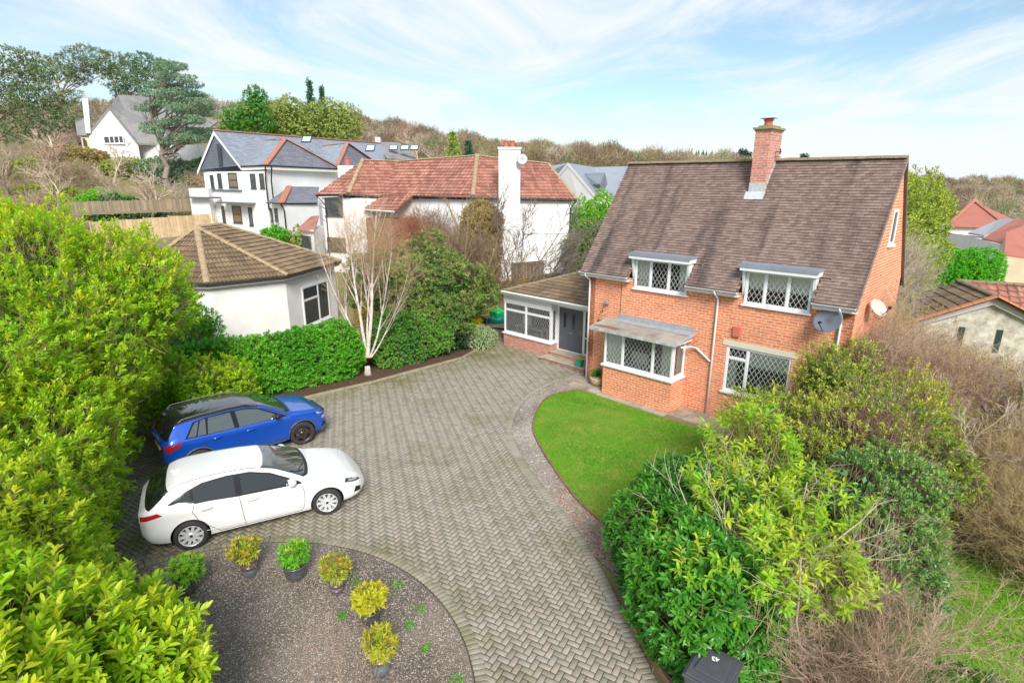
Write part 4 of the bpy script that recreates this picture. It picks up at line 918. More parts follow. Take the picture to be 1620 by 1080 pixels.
G.outline('window_surround',pm('gloss_black_trim',(.006,.006,.007),.12),Wt,[(.50,1.06),(.85,1.03),(1.2,.995),(1.75,.955),(3.05,.915),(3.02,.955),(2.85,1.05),(2.45,1.245),(2.05,1.345),(1.6,1.365),(1.15,1.335),(.80,1.225)],off=.008,step=.02)
for poly,nm in (([(1.86,.975),(2.92,.945),(2.78,1.055),(2.40,1.235),(2.02,1.325),(1.86,1.335)],'side_window'),([(.98,1.0),(1.74,.975),(1.74,1.34),(1.55,1.345),(1.18,1.32),(.98,1.265)],'side_window'),([(.66,1.085),(.93,1.04),(.93,1.245),(.80,1.19)],'quarter_window')):
    G.outline(nm,M_cglass,Wt,poly,off=.014,step=.02)
G.topsheet('windscreen',M_cglassl,Wt,3.20,2.36,16.6,16.4,-.16,-.10)
G.topsheet('cowl',M_black,Wt,3.27,3.19,16.4,16.4,-.18,-.16,off=.003,nx=3)
G.topsheet('rear_window',M_cglass,Wt,.10,.50,14.6,16.6,.10,.07,off=.007)
for t0,t1 in (((3.13,20.3),(2.85,17.6)),((3.19,23.2),(3.02,19.8))):
    m=MB(); m.tube([WC.Pt(a,b,-1,.014) for a,b in (t0,((t0[0]+t1[0])/2,(t0[1]+t1[1])/2),t1)],.008,6); m.build('wiper',M_black,Wt,uv=False)
m=MB()
for pts in ([(.98,.99),(.93,.85),(1.02,.62),(1.22,.42),(1.40,.26)],[(1.80,.96),(1.82,.7),(1.86,.27)],[(3.02,.92),(3.08,.7),(3.06,.45),(3.0,.27)],[(1.40,.265),(3.0,.265)]): G.line(Wt,pts,mb=m)
m.build('door_gap',M_seam,Wt,uv=False)
m=MB(); G.line(Wt,[(.46,17.2),(1.3,17.2),(2.34,16.9)],mb=m,zmode=False,r=.009); m.build('roof_trim',M_black,Wt,uv=False)
m=MB(); m.tube([WC.Pt(.50,24-8*abs(t),-1 if t<0 else 1,.002) for t in np.linspace(-1,1,21)],.007,5); m.build('spoiler_gap',M_seam,Wt,uv=False)
m=MB(); m.tube([WC.Pt(3.45+.85*math.sin(k/10*math.pi/2),15.8+.6*math.sin(k/10*3.1),-1,.001) for k in range(11)],.003,5); m.tube([WC.Pt(3.45+.85*math.sin(k/10*math.pi/2),15.8+.6*math.sin(k/10*3.1),1,.001) for k in range(11)],.003,5); m.build('bonnet_gap',M_seam,Wt,uv=False)
G.patch('headlight',M_lampdark,Wt,[(3.94,.70),(4.33,.60),(4.30,.70),(3.98,.79)],off=.005,sides=(-1,1)); G.patch('headlight_lens',M_clear,Wt,[(4.02,.705),(4.24,.655),(4.22,.70),(4.05,.745)],off=.009)
G.patch('tail_light',MATS['tail_lamp_red'],Wt,[(.02,.80),(.42,.90),(.33,.96),(.02,.90)],off=.006)
G.patch('bumper_vent',M_black,Wt,[(4.15,.36),(4.33,.34),(4.31,.46),(4.2,.50)],off=.005)
m=MB(); m.box(-2.23-.02,-2.215,-.27,.27,.62,.74); m.build('number_plate',pm('yellow_number_plate',(.75,.55,.03),.5),Wt)
m=MB(); m.box(2.16,2.235,-.42,.42,.30,.52); m.build('grille',M_black,Wt,bevel=.02)
for sd in (-1,1):
    mirror(WC,Wt,2.83,.985,M_wpaint,sd)
    for x,z in ((1.18,.86),(2.05,.83)): handle(WC,Wt,x,z,M_wpaint,sd)
m=MB(); p=WC.Pt(.66,23.9,-1,0); m.prism([p+[-.06,-.03,0],p+[.10,-.012,0],p+[.10,.012,0],p+[-.06,.03,0]],(0,0,.05)); m.build('shark_fin_aerial',M_wpaint,Wt,bevel=.01)
m=MB(); m.tube([WC.Pt(1.0,WC.qz(1.0,.36),-1,.004),WC.Pt(2.9,WC.qz(2.9,.34),-1,.004)],.006,5); m.build('door_crease',pm('door_crease_grey',(.55,.55,.56),.4),Wt,uv=False)
for ax in (.84,3.54):
    for sd in (-1,1): wheel(Wt,(ax-2.23,sd*.79,.315),sd,.322,.215,M_rim,10,'twin' if False else 'single' ,steer=0 if ax<1 else R(-8))
m=MB(); G.line(Wt,[(1.25,.245),(3.05,.245)],mb=m,r=.012,off=.004); m.build('side_skirt',pm('skirt_grey',(.5,.5,.5),.5),Wt,uv=False)
# ---- blue compact SUV
BC=Car(dict(L=4.24,hw=.895,axles=(.74,3.39),tum=.36,rr=.085,crease=.016,sm=41,
  top=[(0,.98),(.03,1.03),(.10,1.12),(.22,1.32),(.32,1.455),(.5,1.50),(.9,1.525),(1.5,1.54),(2.0,1.52),(2.3,1.465),(2.55,1.375),(3.05,1.115),(3.2,1.055),(3.45,1.02),(3.85,.955),(4.05,.87),(4.18,.75),(4.24,.60)],
  bot=[(0,.45),(.05,.33),(.3,.25),(1,.225),(3.4,.225),(4.0,.24),(4.18,.28),(4.24,.36)],
  belt=[(0,.96),(.3,1.03),(.9,1.015),(2.2,.985),(3.1,.96),(3.5,.93),(3.9,.84),(4.24,.55)],
  W=[(0,.72),(.04,.80),(.15,.85),(.5,.885),(.9,.895),(3.4,.895),(3.7,.885),(3.95,.84),(4.1,.77),(4.19,.66),(4.24,.52)]))
M_bpaint=carpaint('metallic_blue_paint',(.010,.095,.55),.25,.35)
hb=R(41.5); bd=np.array([math.cos(hb),math.sin(hb)]); bn=np.array([-bd[1],bd[0]])
bc=np.array([-6.022,14.847])-bd*(3.39-2.12)+bn*.80
Bt=thing('parked_car','metallic blue compact SUV with black roof, parked beside the clipped laurel hedge','car',(bc[0],bc[1],.035),hb,'cars parked on the block driveway')
G=BC; G.body(Bt,M_bpaint,(.375,.345))
G.outline('window_surround',MATS['gloss_black_trim'],Bt,[(.48,1.045),(.9,1.03),(2.2,1.0),(3.02,.975),(2.98,1.01),(2.72,1.15),(2.35,1.345),(2.05,1.425),(1.5,1.445),(1.0,1.43),(.72,1.39)],off=.003,step=.025)
for poly,nm in (([(1.76,1.02),(2.88,.99),(2.64,1.14),(2.30,1.325),(2.02,1.395),(1.74,1.41)],'side_window'),([(1.0,1.04),(1.64,1.025),(1.62,1.41),(1.08,1.41)],'side_window'),([(.76,1.05),(.96,1.045),(1.02,1.405),(.90,1.395)],'quarter_window'),([(.54,1.06),(.73,1.055),(.86,1.39),(.76,1.365)],'quarter_window')):
    G.outline(nm,M_cglassl,Bt,poly,off=.0065,step=.02)
M_broof=pm('gloss_black_roof',(.012,.011,.012),.12,coat=1)
G.topsheet('roof',M_broof,Bt,2.40,.27,15.2,15.2,-.10,.05,off=.004,nx=40)
G.outline('pillar_trim',M_broof,Bt,[(2.35,1.36),(3.08,.985),(3.14,1.0),(2.42,1.42)],off=.004,step=.02)
G.topsheet('windscreen',M_cglassl,Bt,3.10,2.38,16.8,16.6,-.14,-.10,off=.006)
G.topsheet('cowl',M_black,Bt,3.19,3.08,16.4,16.4,-.15,-.14,off=.005,nx=3)
G.topsheet('rear_window',M_cglass,Bt,.045,.27,15.4,16.4,.07,.05,off=.007)
m=MB()
for pts in ([(.93,1.03),(.90,.9),(.98,.66),(1.15,.48),(1.28,.30)],[(1.70,1.0),(1.72,.7),(1.76,.30)],[(3.0,.97),(3.0,.7),(2.96,.45),(2.92,.30)],[(1.28,.295),(2.92,.295)]): G.line(Bt,pts,mb=m)
m.build('door_gap',M_seam,Bt,uv=False)
m=MB()
for sd in (-1,1):
    P=[BC.Pt(x,17.2,sd,.045 if .5<x<2.2 else .0) for x in (.42,.52,.8,1.2,1.6,2.0,2.2,2.3)]; m.tube(P,.014,8)
m.build('roof_rail',pm('satin_rail',(.20,.19,.20),.4,metal=.5),Bt,uv=False)
m=MB(); G.line(Bt,[(.62,.30),(1.25,.27),(2.9,.27)],mb=m,r=.022,off=.002); m.build('side_skirt',M_dgrey,Bt,uv=False)
for ax in (.74,3.39):
    for sd in (-1,1):
        m=MB(); pts=[]
        for k in range(15):
            t=math.pi*(k/14); x=ax+.395*math.cos(t); z=.345+.395*math.sin(t)
            if .02<x<4.22 and z<.95: pts.append(BC.Pt(x,BC.qz(x,z),sd,.003))
        m.tube(pts,.018,6); m.build('arch_trim',M_dgrey,Bt,uv=False)
G.patch('tail_light',MATS['tail_lamp_red'],Bt,[(.03,.77),(.30,.86),(.42,.99),(.02,.95)],off=.006); G.patch('rear_reflector',MATS['tail_lamp_red'],Bt,[(.06,.47),(.22,.49),(.22,.53),(.06,.52)],off=.006)
G.patch('headlight',M_clear,Bt,[(3.86,.80),(4.12,.76),(4.08,.83),(3.82,.885)],off=.006); G.patch('fog_light',M_clear,Bt,[(3.98,.64),(4.14,.62),(4.13,.69),(4.0,.71)],off=.005)
G.patch('bumper_vent',M_black,Bt,[(3.98,.38),(4.16,.36),(4.14,.50),(4.02,.52)],off=.005)
m=MB(); m.box(-2.12-.022,-2.112,-.26,.26,.70,.81); npl=m.build('number_plate',MATS['yellow_number_plate'],Bt)
m=MB(); m.box(-2.12-.018,-2.10,-.55,.55,.84,.93); m.build('tailgate_trim',M_bpaint,Bt,bevel=.01)
m=MB(); m.box(2.03,2.115,-.45,.45,.55,.76); m.build('grille',M_black,Bt,bevel=.02)
for sd in (-1,1):
    mirror(BC,Bt,2.72,1.03,M_bpaint if False else M_black,sd)
    for x,z in ((1.18,.90),(2.0,.875)): handle(BC,Bt,x,z,M_bpaint,sd)
for ax in (.74,3.39):
    for sd in (-1,1): wheel(Bt,(ax-2.12,sd*.79,.338),sd,.345,.215,M_rimd,5,'twin',steer=0 if ax<1 else R(-6))
# ---------------------------------------------------------------- other buildings
def onwall(p0,p1,px,py):
    d=ray(px,py); a=np.asarray(p0,float)[:2]; b=np.asarray(p1,float)[:2]; u=(b-a)/np.linalg.norm(b-a); n=np.array([-u[1],u[0]])
    t=(a@n)/(d[:2]@n); X=np.array([0,0,CAMH])+d*t; return float((X[:2]-a)@u),float(X[2])
def wwin(par,p0,p1,r,cols=(),transoms=(),mats=(M_dwin,M_fglass),fw=.07,out=.05,sill=.06,lat=0,label=None):
    x0,z1=onwall(p0,p1,r[0],r[1]); x1,z0=onwall(p0,p1,r[2],r[3])
    T=Tfrom((p0[0],p0[1],0),(p1[0],p1[1],0))
    return window(par,min(x0,x1),max(x0,x1),z0,z1,-out,cols,transoms,lattice=lat,mats=mats,T=T,fw=fw,sill=sill,sillout=.06,depth=out-.005,label=label)
def local_thing(name,label,cat,p,group=None): return thing(name,label,cat,(float(p[0]),float(p[1]),float(p[2])),0,group)
def bworld(m,name,mat,par,**k): return m.build(name,mat,par,local=False,**k)
def wloc(fn):
    return fn
# windows are built in world space here, so shift them under the thing's empty
def reparent_world(par):
    inv=base_mat(par).inverted()
    for c in par.children:
        if c.matrix_parent_inverse==Matrix.Identity(4) and not c.get('_ok'): c.matrix_parent_inverse=inv
def line3(par,name,mat,pts,r): m=MB(); m.tube(pts,r,6); return bworld(m,name,mat,par)
def gutterline(par,pts,r=.06,mat=M_black): return line3(par,'gutter',mat,pts,r)
# ---- bungalow with hipped roof behind the hedge
Ez=3.2
P0=np.array([-16.3,23.2,Ez]); P1=gp(328,450,Ez); P2=gp(456,437,Ez); P3=gp(540,414,Ez); QA=gp(311,361,5.25); QB=plx(P2,P3,QA,350,357)
bu=local_thing('bungalow','white rendered bungalow with brown hipped tile roof and one window, behind the clipped hedge','bungalow',(P1[0],P1[1],0))
ctr=(P0+P1+P2+P3)/4+np.array([-1.5,3.5,0])
def inset(p,d=.38):
    v=ctr-p; v[2]=0; return p+v/np.linalg.norm(v)*d
PB=np.array([-15.4,33.2,Ez]); PC=np.array([-20.5,28.9,Ez])
foot=[inset(p)*[1,1,0] for p in (P0,P1,P2,P3,PB,PC)]
m=MB(); m.prism(foot,(0,0,Ez-.08)); bworld(m,'wall',pm('flaking_white_render',(.82,.82,.80),.85,noise=((.70,.70,.67),1.1),bump=.5,bscale=25),bu,recalc=True)
m=MB(); dt=dict(tw=.32,gauge=.32,th=.06,prof=[(0,0),(.14,.055),(.34,.055),(.46,0),(.5,0),(.64,.055),(.84,.055),(.96,0),(1,0)],stagger=0,jit=.006)
for poly in ([P0,P1,QA],[P1,P2,QA],[P2,P3,QB,QA],[P3,PB,QB]): tile_roof(m,poly,**dt)
m.cur=0; m.poly([P0,PC,QA]); m.poly([PC,PB,QB,QA])
br_=bworld(m,'roof',M_brown2,bu)
m=MB()
for a,b in ((P1,QA),(P2,QA),(P3,QB),(P0,QA),(QA,QB)): ridge(m,a+[0,0,.07],b+[0,0,.09],.14,.42)
bworld(m,'hip_tiles',M_ridget,br_)
m=MB()
for a,b in ((P0,P1),(P1,P2),(P2,P3)):
    a=a+[0,0,-.04];b=b+[0,0,-.04]; m.tube([a,b],.05,8)
bworld(m,'gutter',M_blackm,br_)
m=MB()
for a,b in ((P0,P1),(P1,P2),(P2,P3)):
    a=inset(a,.12)+[0,0,-.2];b=inset(b,.12)+[0,0,-.2]; m.prism([a,b,b+[0,0,.12],a+[0,0,.12]],(.02,.02,0))
bworld(m,'fascia',M_white,br_)
wwin(bu,foot[2],foot[3],(476,455,522,500),(.58,),((0,.66),),(M_white,M_fglass),fw=.075,out=.06,sill=.07)
reparent_world(bu)
# ---- red roofed neighbour house
N_=local_thing('white_house','white house with red pantile roof and tall white chimney stack','house',at(748,430,37))
eL,eH,vF,mE,Q,Rr=at(500,308.6,41),at(551,307.6,40),at(604,311.4,38.6),at(654,310.2,38.2),at(748,312,37.2),at(912,316,38.2)
hA,vT,rA,rE=at(574,254,43.5),at(628.4,256,43.8),at(755,247.3,41),at(868,260,44)
vF=plx(Q,rA,vT,604,311.4); mE=plx(Q,rA,vT,654,310.2); hA=plx(eH,vF,vT,574,254); rE=plx(Q,Rr,rA,868,260)
c1,c2=plx(Q,rA,vT,575.4,330.5),plx(Q,rA,vT,623.6,334)
print('NEIGH',vF,mE,hA,rE,c1,c2)
kw=dict(tw=.30,gauge=.34,th=.055,prof=PANT,stagger=0,jit=.004)
m=MB(); backL=eL+[1,8,0]; backR=Rr+[.3,7,0]
for poly in ([eL,eH,hA],[eH,vF,vT,hA],[vF,mE,Q,rA,vT],[Q,Rr,rE,rA],[c1,c2,mE,vF]): tile_roof(m,poly,**kw)
m.poly([Rr,backR,rE]); m.poly([backR,backL,vT,rE]); m.poly([vT,rE,rA]);m.poly([backL,eL,hA,vT])
nr=bworld(m,'roof',M_red,N_)
m=MB()
for a,b in ((eH,hA),(Q,rA)): ridge(m,a+[0,0,.09],b+[0,0,.10],.16,.42,flat=.8)
for a,b in ((hA,vT),(vT,rA),(rA,rE),(rE,Rr)): ridge(m,a+[0,0,.05],b+[0,0,.07],.12,.42)
bworld(m,'ridge_tiles',M_ridget,nr)
cN=(eL+Q+Rr+backL+backR)/5
def insN(p,d=.35):
    v=cN-p; v[2]=0; return p+v/np.linalg.norm(v)*d
ft=[insN(p)*[1,1,0] for p in (eL,eH,vF,mE,Q,Rr,backR,backL)]
m=MB(); m.prism(ft,(0,0,6.22)); 
for p in (0,): pass
bworld(m,'wall',M_render,N_,recalc=True)
m=MB(); a=insN(c1,.1)*[1,1,0]; b=insN(c2,.1)*[1,1,0]; m.prism([ft[2],a,b,ft[3]],(0,0,4.9)); bworld(m,'porch_wall',pm('dark_brown_cladding',(.16,.08,.055),.85,noise=((.28,.12,.08),3)),N_,recalc=True)
m=MB(); cA=at(789,330,37.0);cB=at(822.7,330,37.1); top=at(806,236,37.0)[2]; cA[2]=cB[2]=1
m.prism([cA,cB,cB+[0,.9,0],cA+[0,.9,0]],(0,0,top-1)); nc=bworld(m,'chimney',M_render,N_)
m=MB(); o_=np.array([.08,.08,0]); m.prism([cA*[1,1,0]+[-.06,-.06,top],cB*[1,1,0]+[.06,-.06,top],cB*[1,1,0]+[.06,.96,top],cA*[1,1,0]+[-.06,.96,top]],(0,0,.12)); bworld(m,'chimney_cap',M_render,nc)
for dx in (.45,.85):
    m=MB(); m.lathe([(.14,0),(.12,.35),(.16,.36),(.16,.42)],12,T=Matrix.Translation((cA[0]+dx,cA[1]+.4,top+.1))); bworld(m,'chimney_pot',MATS['red_clay_pot'],nc)
dsh=at(826,253,36.8); 
m=MB(); m.lathe([(0,0),(.2,.03),(.34,.10),(.2,.02),(0,-.02)],24,T=Matrix.Translation(dsh)@Matrix.Rotation(R(75),4,'X')); bworld(m,'satellite_dish',pm('light_grey_dish',(.5,.52,.55),.5),N_,smooth=True)
m=MB(); sA=at(536,290,44); sB=at(563,290,44); st_=at(550,262,44)[2]; sA[2]=sB[2]=5; m.prism([sA,sB,sB+[0,.8,0],sA+[0,.8,0]],(0,0,st_-5)); c2_=bworld(m,'chimney',M_render,N_)
m=MB(); m.lathe([(.2,0),(.16,.5),(.2,.52),(.2,.6)],12,T=Matrix.Translation(((sA[0]+sB[0])/2,sA[1]+.4,st_))); bworld(m,'chimney_pot',MATS['red_clay_pot'],c2_)
gutterline(N_,[eL+[0,-.05,-.05],eH+[0,-.05,-.05],vF+[0,-.05,-.05]]); gutterline(N_,[mE+[0,-.05,-.05],Q+[0,-.05,-.05],Rr+[0,-.05,-.05]]); gutterline(N_,[c1+[0,-.05,-.04],c2+[0,-.05,-.04]],mat=pm('white_gutter',(.75,.75,.75),.5))
line3(N_,'downpipe',M_black,[Rr+[-.0,-.05,-.1],ft[5]+[-.05,-.08,5.7],ft[5]+[-.05,-.08,.5]],.045)
line3(N_,'downpipe',M_black,[eL+[.1,-.05,-.1],ft[0]+[.3,-.15,5.7],ft[0]+[.3,-.15,1.0]],.045)
line3(N_,'downpipe',M_black,[c1+[.15,0,-.1],ft[2]+[-.5,-.1,4.9],ft[2]+[-.5,-.1,1.0]],.04)
m=MB(); a=onwall(ft[4],ft[5],830,371); T=Tfrom(ft[4],ft[5]); m.box(1.3,7.2,-.02,-.002,a[1],a[1]+.05,T); bworld(m,'string_course',pm('grey_band',(.45,.45,.45),.8),N_)
wwin(N_,ft[0],ft[1],(513.6,313.5,544,342),(.28,.78)); wwin(N_,ft[0],ft[1],(517.7,375,548,398),(.3,.75))
# lean-to wing on its left
l0,l1,l2,l3=at(470,362,38.5),at(497,368,37.5),at(505,341,40.5),at(492,342,41)
m=MB(); m.poly([l0,l1,l2,l3]); m.prism([l0,l1,l2,l3],(0,0,-.06)); bworld(m,'lean_to_roof',M_red,N_)
m=MB(); m.prism([(l0+[.3,.2,0])*[1,1,0],(l1+[-.1,.15,0])*[1,1,0],(l2+[0,1,0])*[1,1,0],(l3+[0,1,0])*[1,1,0]],(0,0,l0[2]-.03)); bworld(m,'lean_to_wall',M_render,N_,recalc=True)
wwin(N_,l0+[.3,.18,0],l1+[-.1,.13,0],(478,372,493,392),(.5,))
reparent_world(N_)
# ---- new slate roofed house up the hill
S_=local_thing('white_house','large white house with grey slate roofs, red ridges and dark clad gable','house',at(360,350,55))
gL,gR,gA=at(312,271,57),at(381,263.5,53.6),at(338,207,56); hF,hR,hAp,hI=at(419.5,261.5,51),at(536,267,60),at(450.6,220,57),at(409,223.6,63)
far=np.array([1.0,0,0]); rEnd=at(602,227,92)
d=rEnd-gA
m=MB(); m.poly([gR,gR+d,rEnd,gA]); m.poly([gL,gA,rEnd,gL+d]); m.prism([gR,gA,gA+d*.3,gR+d*.3],(0,0,-.12)); m.prism([gL,gA,gA+d*.3,gL+d*.3],(0,0,-.12))
sr=bworld(m,'roof',M_slate,S_)
M_slateg=tilemat('blue_grey_slate',(.24,.28,.33),(.33,.37,.42),(.18,.2,.25),(.8,.5),.3,(.3,.3,.3),.1,rough=.38)
sk=dict(tw=.5,gauge=.25,th=.014,stagger=.5,jit=.002)
m=MB(); tile_roof(m,[gR,hF,hAp,hI],**sk); bworld(m,'wing_roof',M_slateg,sr)
M_slatep=tilemat('purple_grey_slate',(.17,.165,.20),(.23,.22,.26),(.13,.12,.15),(.8,.5),.3,(.3,.3,.3),.1,rough=.5)
m=MB(); tile_roof(m,[hF,hR,hAp],**sk); bworld(m,'wing_roof',M_slatep,sr)
m=MB(); tile_roof(m,[gR+(0,0,.03),gR+d*.55+(0,0,.03),gA+d*.55+(0,0,.03),gA+(0,0,.03)],deck=False,**sk); bworld(m,'main_slates',M_slate,sr)
b0,b1,b2=at(502,246,70),at(533,262,64),at(549,227,69); b3=plx(b0,b1,b2,509,231)
m=MB(); tile_roof(m,[b0,b1,b2,b3],**sk); bworld(m,'wing_roof',M_slateg,sr)
b4=at(600,262,76); m=MB(); tile_roof(m,[b1,b4,b2],**sk); bworld(m,'wing_roof',M_slatep,sr)
m=MB()
ridge(m,gA+[0,0,.05],rEnd+[0,0,.05],.16,.45); 
for a,b in ((hF,hAp),(hAp,hR),(b1,b2),(b2,b4)): ridge(m,a+[0,0,.05],b+[0,0,.07],.24,.45,flat=.4)
for a,b in ((hI,hAp),(b3,b2)): ridge(m,a+[0,0,.03],b+[0,0,.05],.10,.45)
bworld(m,'ridge_tiles',M_ridger,sr)
w0=gL+[.45,.25,0]; w1=hF+[-.25,.35,0]; w2=hR+[-.5,.4,0]
zt_=min(gL[2],hF[2])-.05
ft=[w0*[1,1,0],w1*[1,1,0],w2*[1,1,0],w2*[1,1,0]+[0,8,0],w0*[1,1,0]+[6,14,0]]
m=MB(); m.prism(ft,(0,0,zt_)); bworld(m,'wall',M_render,S_,recalc=True)
t0=gL+(gA-gL)*.06+[0,.12,-.1]; t1=gR+(gA-gR)*.06+[0,.12,-.1]; ta=gA+[0,.15,-.15]
m=MB(); 
for k in range(12):
    f0,f1=k/12,(k+.96)/12; a=t0+(ta-t0)*f0; b=t1+(ta-t1)*f0; c=t1+(ta-t1)*f1; e=t0+(ta-t0)*f1; m.prism([a,b,c,e],(0.02,.1,0),r=random.random())
bworld(m,'gable_cladding',M_slatecl,S_)
m=MB()
for a in (gL,gR):
    m.prism([a+[0,-.06,-.02],gA+[0,-.06,-.02],gA+[0,-.06,-.38],a+[0,-.06,-.30]],(0,.08,0))
bworld(m,'bargeboard',M_white,S_)
m=MB(); 
for a,b in ((gR,hF),(hF,hR)): m.prism([a+[0,.05,-.06],b+[0,.05,-.06],b+[0,.05,-.34],a+[0,.05,-.34]],(.02,.1,0))
bworld(m,'fascia',M_white,S_)
gutterline(S_,[gR,hF+[0,-.05,-.03],hR+[0,-.05,-.03]],.07)
for xo in (0,.55): line3(S_,'downpipe',M_blackm,[hF+[xo,.0,-.1],w1*[1,1,0]+[xo*.9+.05,-.12,zt_-.8],w1*[1,1,0]+[xo*.9+.05,-.12,4.9]],.06)
tq0=Tfrom(t0*[1,1,0],t1*[1,1,0])
wwin(S_,t0-[0,.02,0],t1-[0,.02,0],(343,228,352,261),(.33,.66),label='tall dark window high in the clad gable')
for r_,cc in (((332,277,340,298),()),((343.5,274.5,352.5,297),()),((360.5,273.5,377,297),()),((395.5,275,406,298),()),((410,274.5,419.5,298),()),((350,325.5,358,353),()),((367,325.5,384,353),()),((415,329,424,350),()),((429,329,438,350),())):
    wwin(S_,ft[0],ft[1],r_,cc,((-1,.5),),mats=(M_dwin,pm('warm_window_glass',(.22,.15,.08),.1,spec=.8) if r_[2]-r_[0]>15 else M_fglass),fw=.09) if r_[0]<411 and r_[1]<320 or r_[0]<390 else None
wwin(S_,ft[0],ft[1],(392.5,328,401.5,357),(),(),mats=(M_dwin,pm('teal_door_glass',(.07,.13,.15),.15)),fw=.1,label='slim grey front door')
m=MB(); T=Tfrom(ft[0],ft[1]); a=onwall(ft[0],ft[1],331,299.5); b=onwall(ft[0],ft[1],383,299.5); m.box(a[0],b[0],-.16,-.003,a[1]-.12,a[1],T); a=onwall(ft[0],ft[1],359,319); b=onwall(ft[0],ft[1],404,317); m.box(a[0],b[0],-1.1,-.003,a[1]-.12,a[1],T); bworld(m,'canopy',M_slatecl,S_)
m=MB(); a=onwall(ft[0],ft[1],331,269); b=onwall(ft[0],ft[1],383,269); x0,x1=a[0],b[0]; z1_=a[1]-.2
# splayed first floor bay
m.prism([T_ for T_ in [tuple((np.array(Tfrom(ft[0],ft[1]))@np.array([x,y,z1_-1.95,1]))[:3]) for x,y in ((x0,-.003),(x0+.5,-.02),(x1-.5,-.02),(x1,-.003))]],(0,0,.02)); bworld(m,'bay_ledge',M_white,S_)
# single storey wing
q0,q1,q2=at(421.6,321,50.5),at(444.4,321.5,47.5),at(502,321.5,51); r0,r1=at(457.6,295.5,52),at(505,295.5,55)
m=MB(); tile_roof(m,[q0,q1,r0],**sk); tile_roof(m,[q1,q2,r1,r0],**sk); wr=bworld(m,'wing_roof',M_slatep,S_)
m=MB(); ridge(m,q1+[0,0,.04],r0+[0,0,.06],.28,.45,flat=.3); bworld(m,'ridge_tiles',M_ridger,wr)
fw_=[q0*[1,1,0]+[.3,.4,0],q1*[1,1,0]+[.1,.4,0],q2*[1,1,0]+[0,.3,0],q2*[1,1,0]+[0,6,0],q0*[1,1,0]+[1,6,0]]
m=MB(); m.prism(fw_,(0,0,q1[2]-.05)); bworld(m,'wing_wall',M_render,S_,recalc=True)
gutterline(S_,[q0,q1+[0,-.03,-.03],q2+[0,-.03,-.03]],.06)
line3(S_,'downpipe',M_blackm,[q1+[0,0,-.1],fw_[1]+[0,-.1,q1[2]-.6],fw_[1]+[0,-.1,3]],.06)
wwin(S_,fw_[0],fw_[1],(415+10,329,424+8,350),(),((-1,.5),)) ; wwin(S_,fw_[0],fw_[1],(434,329,441,350),(),((-1,.5),))
# flat roofed garage block on its left
g0=at(302.9,330,56.4); g1=at(333,330,55.5); zg=at(310,298,56)[2]
m=MB(); m.prism([g0*[1,1,0],g1*[1,1,0],g1*[1,1,0]+[0,5,0],g0*[1,1,0]+[0,5,0]],(0,0,zg)); bworld(m,'garage',M_render,S_)
m=MB(); z_=at(320,314,55)[2]; m.prism([g0*[1,1,0]+[.2,-.8,z_],g1*[1,1,0]+[1.2,-1.1,z_],g1*[1,1,0]+[1.2,-.02,z_],g0*[1,1,0]+[.2,-.02,z_]],(0,0,.14)); bworld(m,'canopy',M_slatecl,S_)
for (a,b) in (((524,226),(524,232)),((484,228),(484,233))): pass
for (px,py,Y) in ((586,236,80),(462,223,62)):
    p=at(px,py,Y); 
# rooflights
def rooflight(par,px,py,Y,w=.9,h=.9,n=None):
    p=at(px,py,Y); m=MB(); u=np.array([1,0,0.0]); v=np.array([0,.75,.62])*h; m.prism([p,p+u*w,p+u*w+v,p+v],(0,-.05,.08)); o=bworld(m,'rooflight',M_dwin,par)
    m=MB(); c=.12; m.prism([p+u*c+v*c+[0,-.06,.085],p+u*(w-c)+v*c+[0,-.06,.085],p+u*(w-c)+v*(1-c)+[0,-.06,.085],p+u*c+v*(1-c)+[0,-.06,.085]],(0,-.01,.015)); bworld(m,'pane',pm('painted_sky_glass',(.45,.55,.65),.15),o)  # pale blue base colour stands in for the sky mirrored in the pane
rooflight(sr,476,226,66,1.1,1.1); rooflight(sr,577.5,240,76,1.2,1.3)
reparent_world(S_)
# ---- grey roof behind it
K_=local_thing('house','low white house with old grey slate roof and small chimney by the wood','house',at(620,262,92))
k0,k1,k2,k3=at(612,250,86),at(662,253,92),at(632,226,99),at(593,224,97)
m=MB(); m.poly([k0,k1,k2,k3]); m.prism([k0,k1,k2,k3],(0,0,-.15)); kr=bworld(m,'roof',M_slateold,K_)
m=MB(); m.prism([k0*[1,1,0]+[.3,.6,0],k1*[1,1,0]+[-.5,.6,0],k1*[1,1,0]+[-.5,8,0],k0*[1,1,0]+[.3,8,0]],(0,0,k0[2]-.3)); bworld(m,'wall',M_render,K_)
m=MB(); a=at(595,240,97); b=at(602,240,97); tz=at(597,217,97)[2]; m.prism([a*[1,1,0]+[0,0,k0[2]],b*[1,1,0]+[0,0,k0[2]],b*[1,1,0]+[0,1,k0[2]],a*[1,1,0]+[0,1,k0[2]]],(0,0,tz-k0[2])); bworld(m,'chimney',M_render,kr)
for x in (615,633,648): rooflight(kr,x,238 if x<650 else 240,90,1.3,1.2)
reparent_world(K_)
